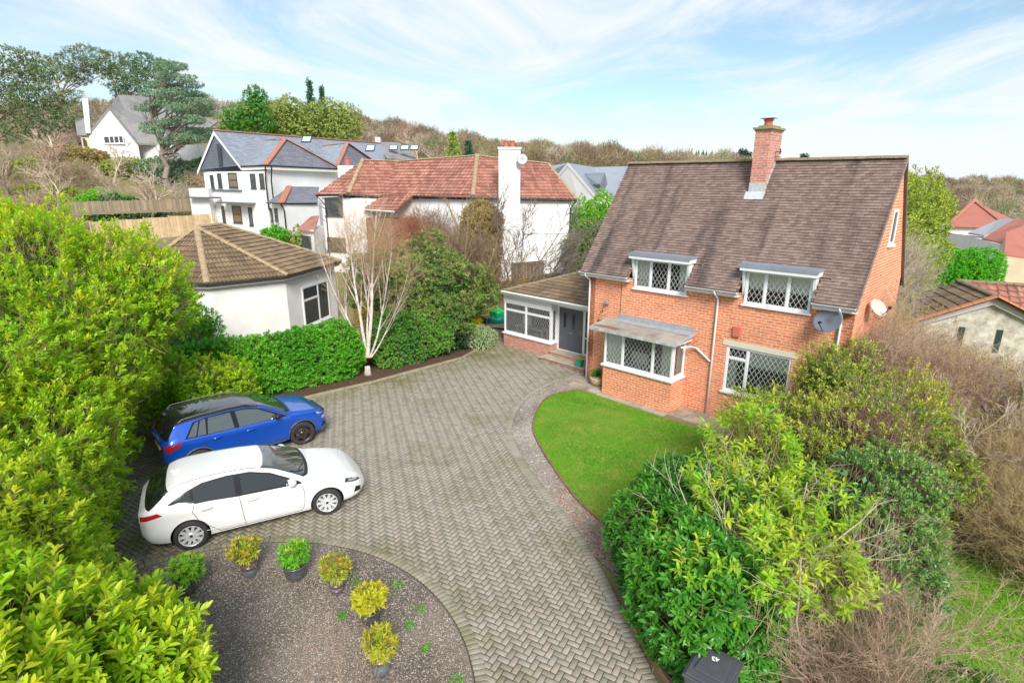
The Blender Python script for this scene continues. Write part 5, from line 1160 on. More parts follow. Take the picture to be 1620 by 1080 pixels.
# ---- villa on the hill
V_=local_thing('house','old white gabled villa with tall slanting chimney on the wooded hill','house',at(175,240,85))
vL,vA,vR=at(140,211,84),at(173,170,83),at(218,226,81); vT_=at(187,150,88); vT2=at(240,153,97); vR2=at(345,192,97); vR3=at(290,232,84)
m=MB(); m.poly([vL*[1,1,0]+[0,0,8],vR*[1,1,0]+[0,0,8],vR,vA,vL]); m.prism([vL*[1,1,0]+[.2,.1,8],vR*[1,1,0]+[8,.1,8],vR*[1,1,0]+[8,12,8],vL*[1,1,0]+[.2,12,8]],(0,0,vR[2]-8.2)); bworld(m,'wall',M_render,V_)
m=MB(); m.prism([vR,vA,vT_,vT2,vR2,vR3],(0,.02,-.2)); vr_=bworld(m,'roof',M_slateold,V_)
m=MB(); m.prism([vL,vA,vT_,vL+[0,10,0]],(0,.02,-.2)); bworld(m,'roof',M_slateold,V_)
m=MB(); a,b,c,d_=at(118,187,88),at(143,187,88),at(143,214,84),at(122,214,84); m.prism([a,b,c,d_],(0,.1,-.15)); bworld(m,'wing_roof',M_slateold,V_)
m=MB(); m.prism([d_*[1,1,0]+[.3,.3,8],c*[1,1,0]+[0,.3,8],b*[1,1,0]+[0,0,8],a*[1,1,0]+[.3,0,8]],(0,0,d_[2]-8.1)); bworld(m,'wing_wall',M_cream,V_)
m=MB(); a=at(133,212,84); 
m.add([at(136,211,83.6),at(143.5,211,83.6),at(143.5,211,84.6),at(136,211,84.6),at(129.5,156,83.6),at(139,156,83.6),at(139,156,84.6),at(129.5,156,84.6)],[(0,1,5,4),(1,2,6,5),(2,3,7,6),(3,0,4,7),(4,5,6,7)]); bworld(m,'chimney',M_render,vr_)
wwin(V_,vL,vR,(163,215,197,227.5),(.3,.53,.77),mats=(M_white,M_fglass),fw=.14); wwin(V_,d_,c,(130.5,219,137,231),(.5,),mats=(M_dwin,M_fglass),fw=.12)
m=MB()
for s0,s1 in ((vL,vA),(vA,vR)): m.prism([s0+[0,-.1,.05],s1+[0,-.1,.05],s1+[0,-.1,-.35],s0+[0,-.1,-.35]],(0,.08,0))
bworld(m,'bargeboard',M_slateold,V_)
reparent_world(V_)
# ---- white house with dormer beyond the gap
D_=local_thing('white_house','white gabled house with slate roof and dark dormer between the roofs','house',at(930,330,60))
a0,a1,a2=at(883.5,276,62),at(898.3,258,60.5),at(941,308.5,57); r1_=at(940,264.4,70); e1=at(950,309,64); r2_=at(994.6,263.2,69); e2=at(977,308.5,63)
m=MB(); m.poly([a0*[1,1,0]+[0,0,1],a2*[1,1,0]+[0,0,1],a2,a1,a0]); m.prism([a0*[1,1,0]+[.1,.2,1],a2*[1,1,0]+[.0,.2,1],e1*[1,1,0]+[0,.4,1],e2*[1,1,0]+[0,.4,1],e2*[1,1,0]+[.5,9,1],a0*[1,1,0]+[.2,9,1]],(0,0,e1[2]-1.1)); bworld(m,'wall',M_render,D_)
m=MB(); m.prism([a1,r1_,e1,a2],(0,0,-.12)); m.prism([r1_,r2_,e2,e1],(0,0,-.12)); dr_=bworld(m,'roof',M_slate,D_)
m=MB(); m.poly([a1,at(873,262,66),at(862,275,64),a0]); bworld(m,'rear_roof',M_slateg,D_)
m=MB(); m.poly([r2_,at(998,277,68),at(996.5,292,66),at(980.5,320,62),e2]); bworld(m,'gable_wall',M_render,D_)
m=MB()
for s0,s1 in ((a0,a1),(a1,a2)): m.prism([s0+[0,-.1,.08],s1+[0,-.1,.08],s1+[0,-.1,-.3],s0+[0,-.1,-.3]],(0,.1,0))
bworld(m,'bargeboard',M_white,D_)
m=MB(); q=[at(924.8,274.3,62),at(956.9,273,58.5),at(949.5,290.6,58),at(935.3,290.4,60)]; m.prism(q,(0,0,-.1)); dm_=bworld(m,'dormer',M_slateg,D_)
m=MB(); m.poly([at(935.5,291,60),at(949.5,291,58),at(951,304,58)]); m.poly([q[1],at(961,291,58.5),at(955.5,303,58.2),at(950,304,58),at(950,291,58)]); bworld(m,'dormer_cheek',M_slatecl,dm_)
m=MB(); m.box(0,.9,-.02,.05,1.8,4.4,T=Matrix.Translation(at(947,318,60)*[1,1,0])); bworld(m,'window',M_fglass,D_)
m=MB(); m.tube([at(957,303,56),at(957,345,56)*[1,1,0]+[0,0,2]],.1,6); bworld(m,'white_mast',M_white,D_)
reparent_world(D_)
# ---- houses at the right edge
X_=local_thing('bungalow','distant white bungalow with wide red hipped roof beyond the green conifers','bungalow',at(1540,370,72))
ap=at(1541,318,76); f0=at(1497,358.5,70); f1=at(1598,362,68); f2=at(1625,352,76); ap2=at(1600,346,76)
m=MB(); m.poly([f0,f1,ap]); m.poly([f1,f2,ap2,ap]); m.poly([ap,at(1512,333,84),f0]); xr=bworld(m,'roof',M_redfar,X_)
m=MB(); m.prism([f0*[1,1,0]+[.5,.5,-1],f1*[1,1,0]+[-.3,.5,-1],f2*[1,1,0]+[0,1,-1],f2*[1,1,0]+[0,9,-1],f0*[1,1,0]+[1,9,-1]],(0,0,f0[2]+.9)); bworld(m,'wall',M_render,X_)
m=MB(); ridge(m,f0+[0,0,.1],ap+[0,0,.1],.25,.6); ridge(m,f1+[0,0,.1],ap+[0,0,.1],.25,.6); bworld(m,'ridge_tiles',M_ridger,xr)
reparent_world(X_)
Y_=local_thing('house','white house with pale grey lean-to roof, behind the vivid clipped hedge','house',at(1570,400,55))
m=MB(); p_=[at(1532,368,57),at(1557,372,54),at(1610,346,58),at(1580,347,62)]; m.prism(p_,(0,0,-.15)); bworld(m,'lean_to_roof',pm('pale_grey_roofing',(.42,.42,.44),.6,var=.15),Y_)
p2=[at(1554,377,53),at(1593,386,48),at(1625,372,50),at(1625,348,56),at(1604,347,57)]
m=MB(); m.prism([p2[0],p2[1],p2[2],p2[3],p2[4]],(0,0,-.15)); bworld(m,'roof',M_redfar,Y_)
m=MB(); m.prism([p_[0]*[1,1,0]+[.3,.3,-.5],p2[0]*[1,1,0]+[.2,.4,-.5],p2[1]*[1,1,0]+[-.2,.4,-.5],p2[2]*[1,1,0]+[1,2,-.5],p2[2]*[1,1,0]+[1,12,-.5],p_[0]*[1,1,0]+[1,10,-.5]],(0,0,p_[0][2]+.2)); bworld(m,'wall',M_render,Y_,recalc=True)
reparent_world(Y_)
C_=local_thing('house','cream house with red tiled roof at the right edge','house',at(1590,440,44))
g0,gt,g1_,eE=at(1578,412,47.5),at(1592,369.5,45),at(1588.5,405,43),at(1640,412,42)
m=MB(); base=lambda p:np.array([p[0],p[1],-.5])
m.poly([base(g0),base(g1_),g1_,gt,g0+[0,0,.9]]); m.poly([base(g1_),base(eE),eE,g1_]); bworld(m,'wall',M_cream,C_)
m=MB(); m.prism([gt,g1_,eE,at(1660,345,52)],(0,.03,.12)); bworld(m,'roof',M_redfar,C_)
wwin(C_,g0,g1_,(1580,402,1585.5,420),(.5,)); 
m=MB(); a=onwall(g0,g1_,1576,424); T=Tfrom(g0,g1_); m.box(.3,1.2,-.12,-.003,a[1],a[1]+.1,T); bworld(m,'sill',M_white,C_)
reparent_world(C_)
# near bungalow with ivy stone gable
Z_=local_thing('bungalow','old bungalow with brown and orange tiled roof and rubble stone gable, behind the brown shrubs','bungalow',(16.8,19.2,0))
pk=gp(1576,470,3.5); pf=gp(1516,445,3.5); rd=(pf-pk)/np.linalg.norm(pf-pk); pp=np.array([-rd[1],rd[0],0])
eLn=pk+pp*3.3-[0,0,1.55]; eRn=pk-pp*3.0-[0,0,1.5]; eLf=pf+pp*3.3-[0,0,1.55]; eRf=pf-pp*3.0-[0,0,1.5]
m=MB(); tile_roof(m,[eLn,pk,pf,eLf],tw=.3,gauge=.33,th=.03,prof=[(0,0),(.1,.012),(.9,.012),(1,0)]); zr=bworld(m,'roof',M_brown2,Z_)
m=MB(); tile_roof(m,[eRn,pk,pf,eRf],**kw); bworld(m,'roof',M_red,Z_)
fr_=gp(1625,452,3.5); d3=fr_-pf; d3[2]=0
m=MB(); wq=[pf+[0,0,-.02],fr_,fr_+[2.2,-4.6,-1.7],pf+[2.2,-4.6,-1.7]]; tile_roof(m,wq,**kw); bworld(m,'wing_roof',M_red,Z_)
m=MB(); ridge(m,pk+[0,0,.04],pf+[0,0,.04],.14,.40); ridge(m,pf+[0,0,.04],fr_+[0,0,.04],.13,.4); bworld(m,'ridge_tiles',M_ridge,zr)
m=MB()
for a,b in ((eLn,pk),(pk,eRn)): ridge(m,a-rd*.03+[0,0,.05],b-rd*.03+[0,0,.05],.15,.36,flat=.5)
bworld(m,'verge_tiles',pm('orange_verge_tile',(.50,.19,.08),.8,noise=((.35,.16,.08),4)),zr)
m=MB()
i_=rd*.25; m.poly([eLn*[1,1,0]+i_-pp*.2,eRn*[1,1,0]+i_+pp*.2,eRn+i_-[0,0,.12]+pp*.2,pk+i_-[0,0,.16],eLn+i_-[0,0,.12]-pp*.2]); a=eRn*[1,1,0]+i_+pp*.2; m.prism([a,a+rd*4,a+rd*4+[0,0,1.9],a+[0,0,1.9]],(.02,0,0)); a=eLn*[1,1,0]+i_-pp*.2; m.prism([a,a+rd*4,a+rd*4+[0,0,1.9],a+[0,0,1.9]],(.02,0,0))
bworld(m,'wall',M_oldstone,Z_)
m=MB()
for a,b in ((eLn,pk),(eRn,pk)): m.prism([a+i_*.4-[0,0,.04],b+i_*.4-[0,0,.04],b+i_*.4-[0,0,.30],a+i_*.4-[0,0,.26]],rd*.05)
bworld(m,'bargeboard',pm('grey_bargeboard',(.45,.40,.42),.7),Z_)
gw0=eLn*[1,1,0]+i_; gw1=eRn*[1,1,0]+i_
for s in (.40,.58):
    c=gw0+(gw1-gw0)*s; T=Tfrom(gw0,gw1); L=np.linalg.norm((gw1-gw0)[:2]); m=MB(); m.box(L*s,L*s+.18,-.03,.02,1.45,2.3,T); bworld(m,'window',M_fglass,Z_)
m=MB(); wc_=[wq[3]*[1,1,0]+[.2,.5,0],wq[2]*[1,1,0]+[0,.5,0],wq[2]*[1,1,0]+[0,4,0],wq[3]*[1,1,0]+[.2,4,0]]; m.prism(wc_,(0,0,wq[3][2]-.1)); bworld(m,'wing_wall',M_render,Z_)
reparent_world(Z_)
# ---------------------------------------------------------------- fences
def fence(name,pts,h,label,mat,posts=True,pitch=.125,rails=True,group=None,base=0,kick=True,th=.018,top=None):
    root=thing(name,label,'fence',(pts[0][0],pts[0][1],0),0,group)
    for a,b in zip(pts[:-1],pts[1:]):
        a=np.array([*a[:2],0.0]);b=np.array([*b[:2],0.0]); L=np.linalg.norm(b-a); n=max(1,round(L/1.83)); d=(b-a)/L
        for k in range(n):
            p=a+d*L*k/n; q=a+d*L*(k+1)/n; T=Tfrom(p,q); l=L/n; z0=float(TZ(p[0],p[1]))+base; T[2,3]=z0; m=MB(); nb=max(2,int(l/pitch))
            hh=h
            for i in range(nb):
                m.box(.05+i*(l-.1)/nb,.05+(i+1)*(l-.1)/nb-.014,(i%2)*.008,(i%2)*.008+th,.22 if kick else 0,hh+random.uniform(-.006,.006),T,r=random.random())
            if rails:
                for z in (.35,hh*.55,hh-.12): m.box(.05,l-.05,-.035,-.002,z,z+.07,T,r=.4)
                m.box(.03,l-.03,-.03,.05,hh+.01,hh+.04,T,r=.5)
            if kick: m.box(.05,l-.05,-.03,.02,.0,.215,T,r=.2)
            pa=m.build('panel',mat,root,local=False)
            m=MB(); m.box(-.05,.05,-.05,.05,-.1,hh+.08,T,r=.3); m.build('post',mat,root,local=False)
    return root
FL=[(-18.2,12.0),(-13.6,16.0),(-9.3,19.7),(-6.1,22.4),(-3.9,25.6),(-1.9,28.6),(-.3,31.0),(1.4,32.6),(3.4,33.6)]
fence('wooden_fence',FL,1.75,'weathered brown close-board fence running behind the hedge, birch and rhododendron','x' and M_fence)
fence('wooden_fence',[(.0,33.6),(2.0,34.8)],2.2,'short taller brown fence panel against the white house behind the porch roof',pm('grey_brown_fence',(.25,.17,.11),.85,noise=((.18,.13,.08),2),attr=.2))
f0_=at(215,342,50); f1_=at(306,322,54)
fence('wooden_fence',[(-36.5,49.5),(-28.8,55.8)],1.9,'pale new boarded fence left of the slate roofed house',M_fencen,rails=False,kick=False,pitch=.25,base=.0)
fence('wooden_fence',[(-41.0,53),(-30.0,58.5)],1.2,'upper grey-brown garden fence above the pale boarded fence',pm('grey_fence',(.30,.23,.16),.85,noise=((.22,.18,.11),1),attr=.25),rails=False,kick=True,pitch=.15,base=1.7)
# ---------------------------------------------------------------- vegetation tools
def unit(a): return a/(np.linalg.norm(a,axis=-1,keepdims=True)+1e-9)
def sample_blobs(blobs,n,rlo=.86,rhi=1.06,lump=.12,flat=-.35,rs=None):
    """points on the skin of a union of ellipsoids, with outward directions"""
    rs=rs or rng
    B=np.array(blobs,float); area=(B[:,3]*B[:,4]+B[:,3]*B[:,5]+B[:,4]*B[:,5]); P=[];Nn=[]
    got=0;tries=0
    while got<n and tries<12:
        tries+=1; k=rs.choice(len(B),size=n,p=area/area.sum()); d=unit(rs.normal(size=(n,3))); c=B[k,:3]; r=B[k,3:6]
        ok=d[:,2]>flat*1.0-.65
        ph=k*1.7
        l=1+lump*(np.sin(d[:,0]*5+ph)+np.sin(d[:,1]*6+ph*2)+np.sin(d[:,2]*5.5+ph*3)+.7*np.sin(d[:,0]*13+d[:,1]*11+ph))/1.6
        p=c+d*r*(rs.uniform(rlo,rhi,n)*l)[:,None]
        nn=unit(d/r)
        q=(p[:,None,:]-B[None,:,:3])/B[None,:,3:6]; inside=((q**2).sum(2)<.74).sum(1)
        ok&=inside<1; ok&=p[:,2]>TZ(p[:,0],p[:,1])+.03
        P.append(p[ok]);Nn.append(nn[ok]); got+=ok.sum()
    return np.vstack(P)[:n],np.vstack(Nn)[:n]
def leaves_mesh(name,base,d,nrm,L,Wd,mat,parent,rnd,tip,detail=1,fold=.25,droop=.25):
    """one leaf per row: base point, direction, face normal, length, width"""
    n=len(base); d=unit(d); s=unit(np.cross(d,nrm)); u=np.cross(s,d); L=np.broadcast_to(L,n)[:,None]; W=np.broadcast_to(Wd,n)[:,None]/2
    if detail==1:
        mid=base+d*L*.48-u*W*fold*1.2; tipp=base+d*L-u*L*droop*.5
        V=np.stack([base,mid+u*W*fold*2.0+s*W,tipp,mid+u*W*fold*2.0-s*W,mid],1); Fq=np.array([(0,1,2,4),(0,4,2,3)]); nv=5
    else:
        rows=[]; prof=((0,.12),(.28,.86),(.62,.95),(.86,.52),(1,.03))
        for t,w_ in prof:
            c=base+d*L*t-u*L*droop*t*t*.6; rows+= [c+s*W*w_+u*W*fold*w_,c-u*W*fold*.2,c-s*W*w_+u*W*fold*w_]
        V=np.stack(rows,1); nv=15; Fq=np.array([(3*i+a,3*i+a+1,3*i+a+4,3*i+a+3) for i in range(4) for a in (0,1)])
    F=(np.arange(n)[:,None,None]*nv+Fq[None]).reshape(-1,4)
    return V.reshape(-1,3),F,np.repeat(rnd,nv),np.repeat(np.clip(tip,0,1),nv),nv
def tubes(P0,P1,R0,R1,sides=3):
    P0=np.asarray(P0,float);P1=np.asarray(P1,float); n=len(P0); d=unit(P1-P0); ref=np.where(np.abs(d[:,2:3])<.9,np.array([[0,0,1.0]]),np.array([[1.0,0,0]])); a=unit(np.cross(d,ref)); b=np.cross(d,a)
    V=np.zeros((n,2*sides,3)); R0=np.broadcast_to(R0,n)[:,None]; R1=np.broadcast_to(R1,n)[:,None]
    for k in range(sides):
        t=2*math.pi*k/sides; o=math.cos(t)*a+math.sin(t)*b; V[:,k]=P0+o*R0; V[:,sides+k]=P1+o*R1
    Fq=np.array([(k,(k+1)%sides,sides+(k+1)%sides,sides+k) for k in range(sides)])
    return V.reshape(-1,3),(np.arange(n)[:,None,None]*2*sides+Fq[None]).reshape(-1,4)
def shoots(blobs,n,slen,up=.5,out=.7,rand=.35,**k):
    p,nn=sample_blobs(blobs,n,**k); m=len(p)
    d=unit(nn*out+np.array([0,0,1.0])*up+rng.normal(size=(m,3))*rand)
    return p-d*slen*.5,d,nn
def foliage(name,blobs,n,mat,parent=None,leaf=(.12,.045),per=9,slen=.30,up=.5,out=.7,rand=.35,detail=1,interior=.25,tipamt=.9,tipbase=0.0,spread=.75,droop=.25,stems=None,lumpcol=.8,whorl=False,lump=.12,fold=.25,jit=.25,flat=-.35,tip_z=None):
    p,d,nn=shoots(blobs,n,slen,up,out,rand,lump=lump,flat=flat)
    m=len(p); per_=per
    t=np.tile(np.linspace(.25,1,per_)**(.6 if not whorl else .35),m); P=np.repeat(p,per_,0); D=np.repeat(d,per_,0); NN=np.repeat(nn,per_,0)
    base=P+D*slen*t[:,None]
    ang=np.tile(np.arange(per_)*2.4,m)+np.repeat(rng.uniform(0,6.28,m),per_)+rng.normal(0,.3,m*per_)
    ref=np.where(np.abs(D[:,2:3])<.9,np.array([[0,0,1.0]]),np.array([[1.0,0,0]])); a=unit(np.cross(D,ref)); b=np.cross(D,a)
    rad=a*np.cos(ang)[:,None]+b*np.sin(ang)[:,None]
    sp=spread*(1.25-.7*t)[:,None]; ld=unit(D*(1-sp*.55)+rad*sp+rng.normal(size=rad.shape)*.12)
    ln=unit(D*.7+np.array([0,0,.6])+rad*-.1+rng.normal(size=rad.shape)*.25)
    L=leaf[0]*rng.uniform(1-jit,1+jit,len(base)); L*= (1.0-.25*(t>.92))
    # light and dark clumps
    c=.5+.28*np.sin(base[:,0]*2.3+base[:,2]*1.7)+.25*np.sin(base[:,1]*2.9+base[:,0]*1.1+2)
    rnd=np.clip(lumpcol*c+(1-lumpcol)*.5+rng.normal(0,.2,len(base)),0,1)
    sh=np.repeat(np.clip(rng.normal(.35,.35,m),0,1),per_)
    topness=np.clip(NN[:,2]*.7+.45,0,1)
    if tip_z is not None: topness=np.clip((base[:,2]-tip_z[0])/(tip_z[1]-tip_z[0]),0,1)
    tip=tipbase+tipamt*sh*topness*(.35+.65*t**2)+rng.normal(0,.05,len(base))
    V,F,r_,t_,nv=leaves_mesh(name,base,ld,ln,L,L*(leaf[1]/leaf[0]),mat,parent,rnd,tip,detail,fold,droop)
    Vs=[V];Fs=[F];Rs=[r_];Ts=[t_]; off=len(V)
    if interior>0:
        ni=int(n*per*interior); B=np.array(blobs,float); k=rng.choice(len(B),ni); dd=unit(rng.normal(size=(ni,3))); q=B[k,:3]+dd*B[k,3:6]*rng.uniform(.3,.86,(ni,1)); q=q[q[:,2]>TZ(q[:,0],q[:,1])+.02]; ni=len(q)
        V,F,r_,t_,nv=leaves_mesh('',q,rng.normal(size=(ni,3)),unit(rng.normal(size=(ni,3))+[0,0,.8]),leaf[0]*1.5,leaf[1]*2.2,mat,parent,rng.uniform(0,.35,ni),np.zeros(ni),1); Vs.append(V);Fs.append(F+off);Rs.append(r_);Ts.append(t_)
    o=fastmesh(name,np.vstack(Vs),np.vstack(Fs),mat,parent=parent,rnd=np.concatenate(Rs),tip=np.concatenate(Ts),smooth=(detail>1))
    if stems is not None:
        V,F=tubes(p-d*slen*1.1,p+d*slen*.95,.008,.003,3); fastmesh('twigs',V,F,stems,parent=parent if parent else o)
    return o
def grow(base,d,L,r,depth,spec,segs,rs):
    """recursive branch skeleton"""
    n=spec['n'][depth] if depth<len(spec['n']) else 3
    p=np.array(base,float); d=unit(np.array(d,float)); sl=L/n; pts=[(p.copy(),d.copy(),r)]
    for i in range(n):
        d=unit(d+rs.normal(size=3)*spec['wob']+np.array([0,0,spec['trop'][min(depth,len(spec['trop'])-1)]]))
        q=p+d*sl; r1=r*(1-(i+1)/n*(1-spec['tap'])); segs.append((p.copy(),q.copy(),pts[-1][2],r1,depth)); p=q; pts.append((p.copy(),d.copy(),r1))
    if depth>=spec['depth']: return
    k=spec['kids'][depth]; lo=spec['lo'][min(depth,len(spec['lo'])-1)]
    for j in range(k):
        t=lo+(1-lo)*(j+rs.uniform(0,.9))/k; f=t*n; i=min(int(f),n-1); a,da,ra=pts[i]; b,db,rb_=pts[i+1]; q=a+(b-a)*(f-i)
        ang=rs.uniform(*spec['ang'][min(depth,len(spec['ang'])-1)]); ax=unit(np.cross(db,rs.normal(size=3))); nd=db*math.cos(ang)+np.cross(ax,db)*math.sin(ang)
        grow(q,nd,L*spec['len'][min(depth,len(spec['len'])-1)]*rs.uniform(.7,1.15)*(1.1-.45*t),max(rb_*.62,spec['rmin']),depth+1,spec,segs,rs)
def skeleton(name,segs,mat,parent,sides=(7,5,3,3,3,3),split=None):
    """split: depth from which twigs go in a part of their own"""
    out_=[]
    groups=[(0,99)] if split is None else [(0,split),(split,99)]
    for gi,(a,b) in enumerate(groups):
        Vs=[];Fs=[];o_=0
        for dd in range(a,min(b,7)):
            s=[q for q in segs if q[4]==dd]
            if not s: continue
            V,F=tubes([q[0] for q in s],[q[1] for q in s],np.array([q[2] for q in s]),np.array([q[3] for q in s]),sides[min(dd,len(sides)-1)]); Vs.append(V);Fs.append(F+o_);o_+=len(V)
        if Vs: out_.append(fastmesh((name if split is None else ('trunk' if gi==0 else 'twigs')),np.vstack(Vs),np.vstack(Fs),mat if not isinstance(mat,(tuple,list)) else mat[gi],parent=parent,smooth=True))
    return out_
BARE=dict(n=[6,5,4,3,2],wob=.16,trop=[.03,.05,.04,.0],tap=.35,depth=4,kids=[9,7,5,3],lo=[.25,.2,.2,.2],ang=[(.5,1.0),(.4,.9),(.4,.9),(.3,.8)],len=[.55,.5,.5,.5],rmin=.006)
def bare_tree(label,pos,h,r,seed,mat,spec=BARE,name='bare_tree',cat='tree',group=None,dirs=None,twigmat=None,copyfrom=None):
    rs=np.random.default_rng(seed); z=float(TZ(pos[0],pos[1])); root=thing(name,label,cat,(pos[0],pos[1],z),0,group); segs=[]
    for d,l,rr in (dirs or [((0,0,1),h,r)]): grow((pos[0],pos[1],z-.05),d,l,rr,0,spec,segs,rs)
    skeleton('trunk',segs,(mat,twigmat or mat),root,split=2)
    return root
def brush(name,blobs,n,L,mat,r=.004,up=.6,out=.7,rand=.5,segs=3,curve=.35,parent=None,fork=2,rlo=.2,rhi=.95,sides=3):
    """mass of thin leafless twigs: curved shoots with side forks"""
    B=np.array(blobs,float); k=rng.choice(len(B),n,p=(B[:,3]*B[:,4]*B[:,5])/(B[:,3]*B[:,4]*B[:,5]).sum()); d=unit(rng.normal(size=(n,3))); p=B[k,:3]+d*B[k,3:6]*rng.uniform(rlo,rhi,(n,1))
    ok=p[:,2]>TZ(p[:,0],p[:,1]); p=p[ok];d=d[ok];n=len(p)
    dd=unit(d*out+np.array([0,0,up])+rng.normal(size=(n,3))*rand); A=[];Bb=[];R0=[];R1=[]
    l=L*rng.uniform(.6,1.3,n); q=p; rr=r
    for s in range(segs):
        nd=unit(dd+rng.normal(size=(n,3))*curve); e=q+nd*(l/segs)[:,None]; A.append(q);Bb.append(e); r1=rr*.7; R0.append(np.full(n,rr)); R1.append(np.full(n,r1))
        for f in range(fork):
            fd=unit(nd+rng.normal(size=(n,3))*.65); m0=q+(e-q)*rng.uniform(.2,.9,(n,1)); A.append(m0);Bb.append(m0+fd*(l*rng.uniform(.2,.5,n))[:,None]); R0.append(np.full(n,r1*.8)); R1.append(np.full(n,r1*.3))
        q=e;dd=nd;rr=r1
    V,F=tubes(np.vstack(A),np.vstack(Bb),np.concatenate(R0),np.concatenate(R1),sides)
    return fastmesh(name,V,F,mat,parent=parent)
# leaf and bark materials
L_laurel=leafmat('laurel_leaf',(.11,.24,.008),(.30,.42,.015),(.60,.57,.03),.36,.40)
L_hedge=leafmat('hedge_leaf',(.035,.16,.012),(.13,.34,.025),(.16,.36,.05),.33,.25)
L_rh=leafmat('rhododendron_leaf',(.035,.09,.016),(.13,.22,.04),(.42,.30,.13),.4,.2)
L_rh2=leafmat('green_shrub_leaf',(.035,.12,.02),(.12,.26,.04),(.2,.32,.06),.4,.22)
L_dark=leafmat('dark_leaf',(.012,.03,.015),(.03,.07,.03),(.05,.09,.05),.4,.1)
L_varieg=leafmat('variegated_leaf',(.12,.19,.08),(.42,.46,.28),(.5,.52,.36),.5,.2)
L_ever=leafmat('olive_evergreen_leaf',(.06,.12,.015),(.26,.29,.035),(.52,.46,.05),.4,.18)
L_yel=leafmat('yellow_green_leaf',(.10,.24,.012),(.30,.42,.03),(.60,.56,.05),.38,.35)
L_bronze=leafmat('bronze_leaf',(.16,.22,.02),(.36,.34,.04),(.50,.20,.04),.38,.3)
L_gold=leafmat('gold_leaf',(.28,.36,.02),(.55,.52,.03),(.68,.55,.05),.38,.35)
L_fresh=leafmat('fresh_green_leaf',(.07,.22,.015),(.20,.38,.03),(.40,.46,.05),.38,.3)
L_conif=leafmat('conifer_foliage',(.10,.15,.02),(.28,.33,.05),(.42,.40,.07),.6,.15)
L_pine=leafmat('pine_needles',(.035,.07,.028),(.13,.17,.07),(.26,.25,.10),.6,.1)
L_cedar=leafmat('cedar_needles',(.065,.12,.07),(.17,.25,.15),(.28,.34,.22),.6,.1)
L_oak=leafmat('evergreen_oak_leaf',(.10,.14,.03),(.28,.32,.08),(.42,.42,.14),.55,.15)
L_rust=leafmat('rust_foliage',(.13,.11,.035),(.30,.24,.09),(.42,.28,.12),.7,.15)
L_redtw=pm('red_twig',(.46,.17,.10),.75,noise=((.30,.15,.09),2))
B_birch=pm('white_birch_bark',(.72,.66,.60),.75,noise=((.42,.34,.28),6),bump=.4)
B_grey=pm('grey_bark',(.30,.25,.20),.9,noise=((.20,.16,.12),4))
B_pale=pm('pale_twig_bark',(.50,.42,.33),.85)
B_brown=pm('brown_twig_bark',(.27,.185,.12),.9)
B_rust=pm('tan_twig',(.50,.38,.27),.9,noise=((.40,.24,.17),.7))
B_green=pm('green_brown_stem',(.30,.24,.11),.8)
B_yell=pm('straw_twig',(.46,.34,.17),.85)
B_pine=pm('pine_bark',(.33,.22,.16),.9,noise=((.2,.16,.12),3))
# ---------------------------------------------------------------- left laurel: tree and tall hedge
stem_m=B_green
def laurel(name,label,blobs,n,leaf,**k):
    b0=blobs[0]; root=thing(name,label,'laurel',(b0[0],b0[1],0)); foliage('crown',blobs,n,k.pop('mat',L_laurel),parent=root,leaf=leaf,stems=stem_m,**k)
    rs=np.random.default_rng(int(abs(b0[0]*10))); segs=[]
    sp=dict(BARE,depth=2,kids=[5,4],n=[5,4,3]); 
    for bl in blobs[:4]: 
        h=bl[2]+bl[5]*.5; grow((bl[0]*.3+b0[0]*.7,bl[1]*.3+b0[1]*.7,0),(bl[0]-b0[0],bl[1]-b0[1],h*1.3),h,.06,0,sp,segs,rs)
    skeleton('trunk',segs,B_grey,root); return root
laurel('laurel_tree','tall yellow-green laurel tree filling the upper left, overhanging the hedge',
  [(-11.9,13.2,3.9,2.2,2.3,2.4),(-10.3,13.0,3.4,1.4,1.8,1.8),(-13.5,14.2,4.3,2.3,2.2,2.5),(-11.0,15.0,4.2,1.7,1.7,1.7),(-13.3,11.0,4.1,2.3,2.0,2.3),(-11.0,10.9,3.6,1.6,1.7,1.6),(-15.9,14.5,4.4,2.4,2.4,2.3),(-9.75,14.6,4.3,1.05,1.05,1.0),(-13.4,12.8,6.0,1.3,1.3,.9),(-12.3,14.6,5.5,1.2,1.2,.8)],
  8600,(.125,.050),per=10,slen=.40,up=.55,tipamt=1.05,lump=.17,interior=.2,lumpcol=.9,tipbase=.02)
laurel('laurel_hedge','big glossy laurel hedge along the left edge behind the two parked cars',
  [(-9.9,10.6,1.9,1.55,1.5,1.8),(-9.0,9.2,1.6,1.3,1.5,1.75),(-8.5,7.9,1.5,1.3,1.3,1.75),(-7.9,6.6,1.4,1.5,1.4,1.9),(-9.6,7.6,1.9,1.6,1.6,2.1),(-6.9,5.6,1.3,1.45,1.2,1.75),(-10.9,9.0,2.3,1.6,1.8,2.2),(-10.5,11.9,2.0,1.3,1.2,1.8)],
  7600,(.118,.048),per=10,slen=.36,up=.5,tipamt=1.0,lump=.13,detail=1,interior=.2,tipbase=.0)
laurel('laurel_shrub','nearest bright laurel shoots at the bottom left corner, over the gravel edge',
  [(-5.6,4.9,1.9,1.25,1.1,1.2),(-4.6,5.35,1.35,.85,.75,.85),(-6.8,4.9,2.5,1.2,1.2,1.2),(-5.5,3.8,2.0,1.5,1.0,1.3),(-4.1,4.6,1.0,.8,.8,.8),(-5.2,6.0,1.2,.8,.7,1.0)],
  2900,(.135,.050),per=11,slen=.48,up=.75,tipamt=.9,lump=.12,spread=.85,detail=2,interior=.2)
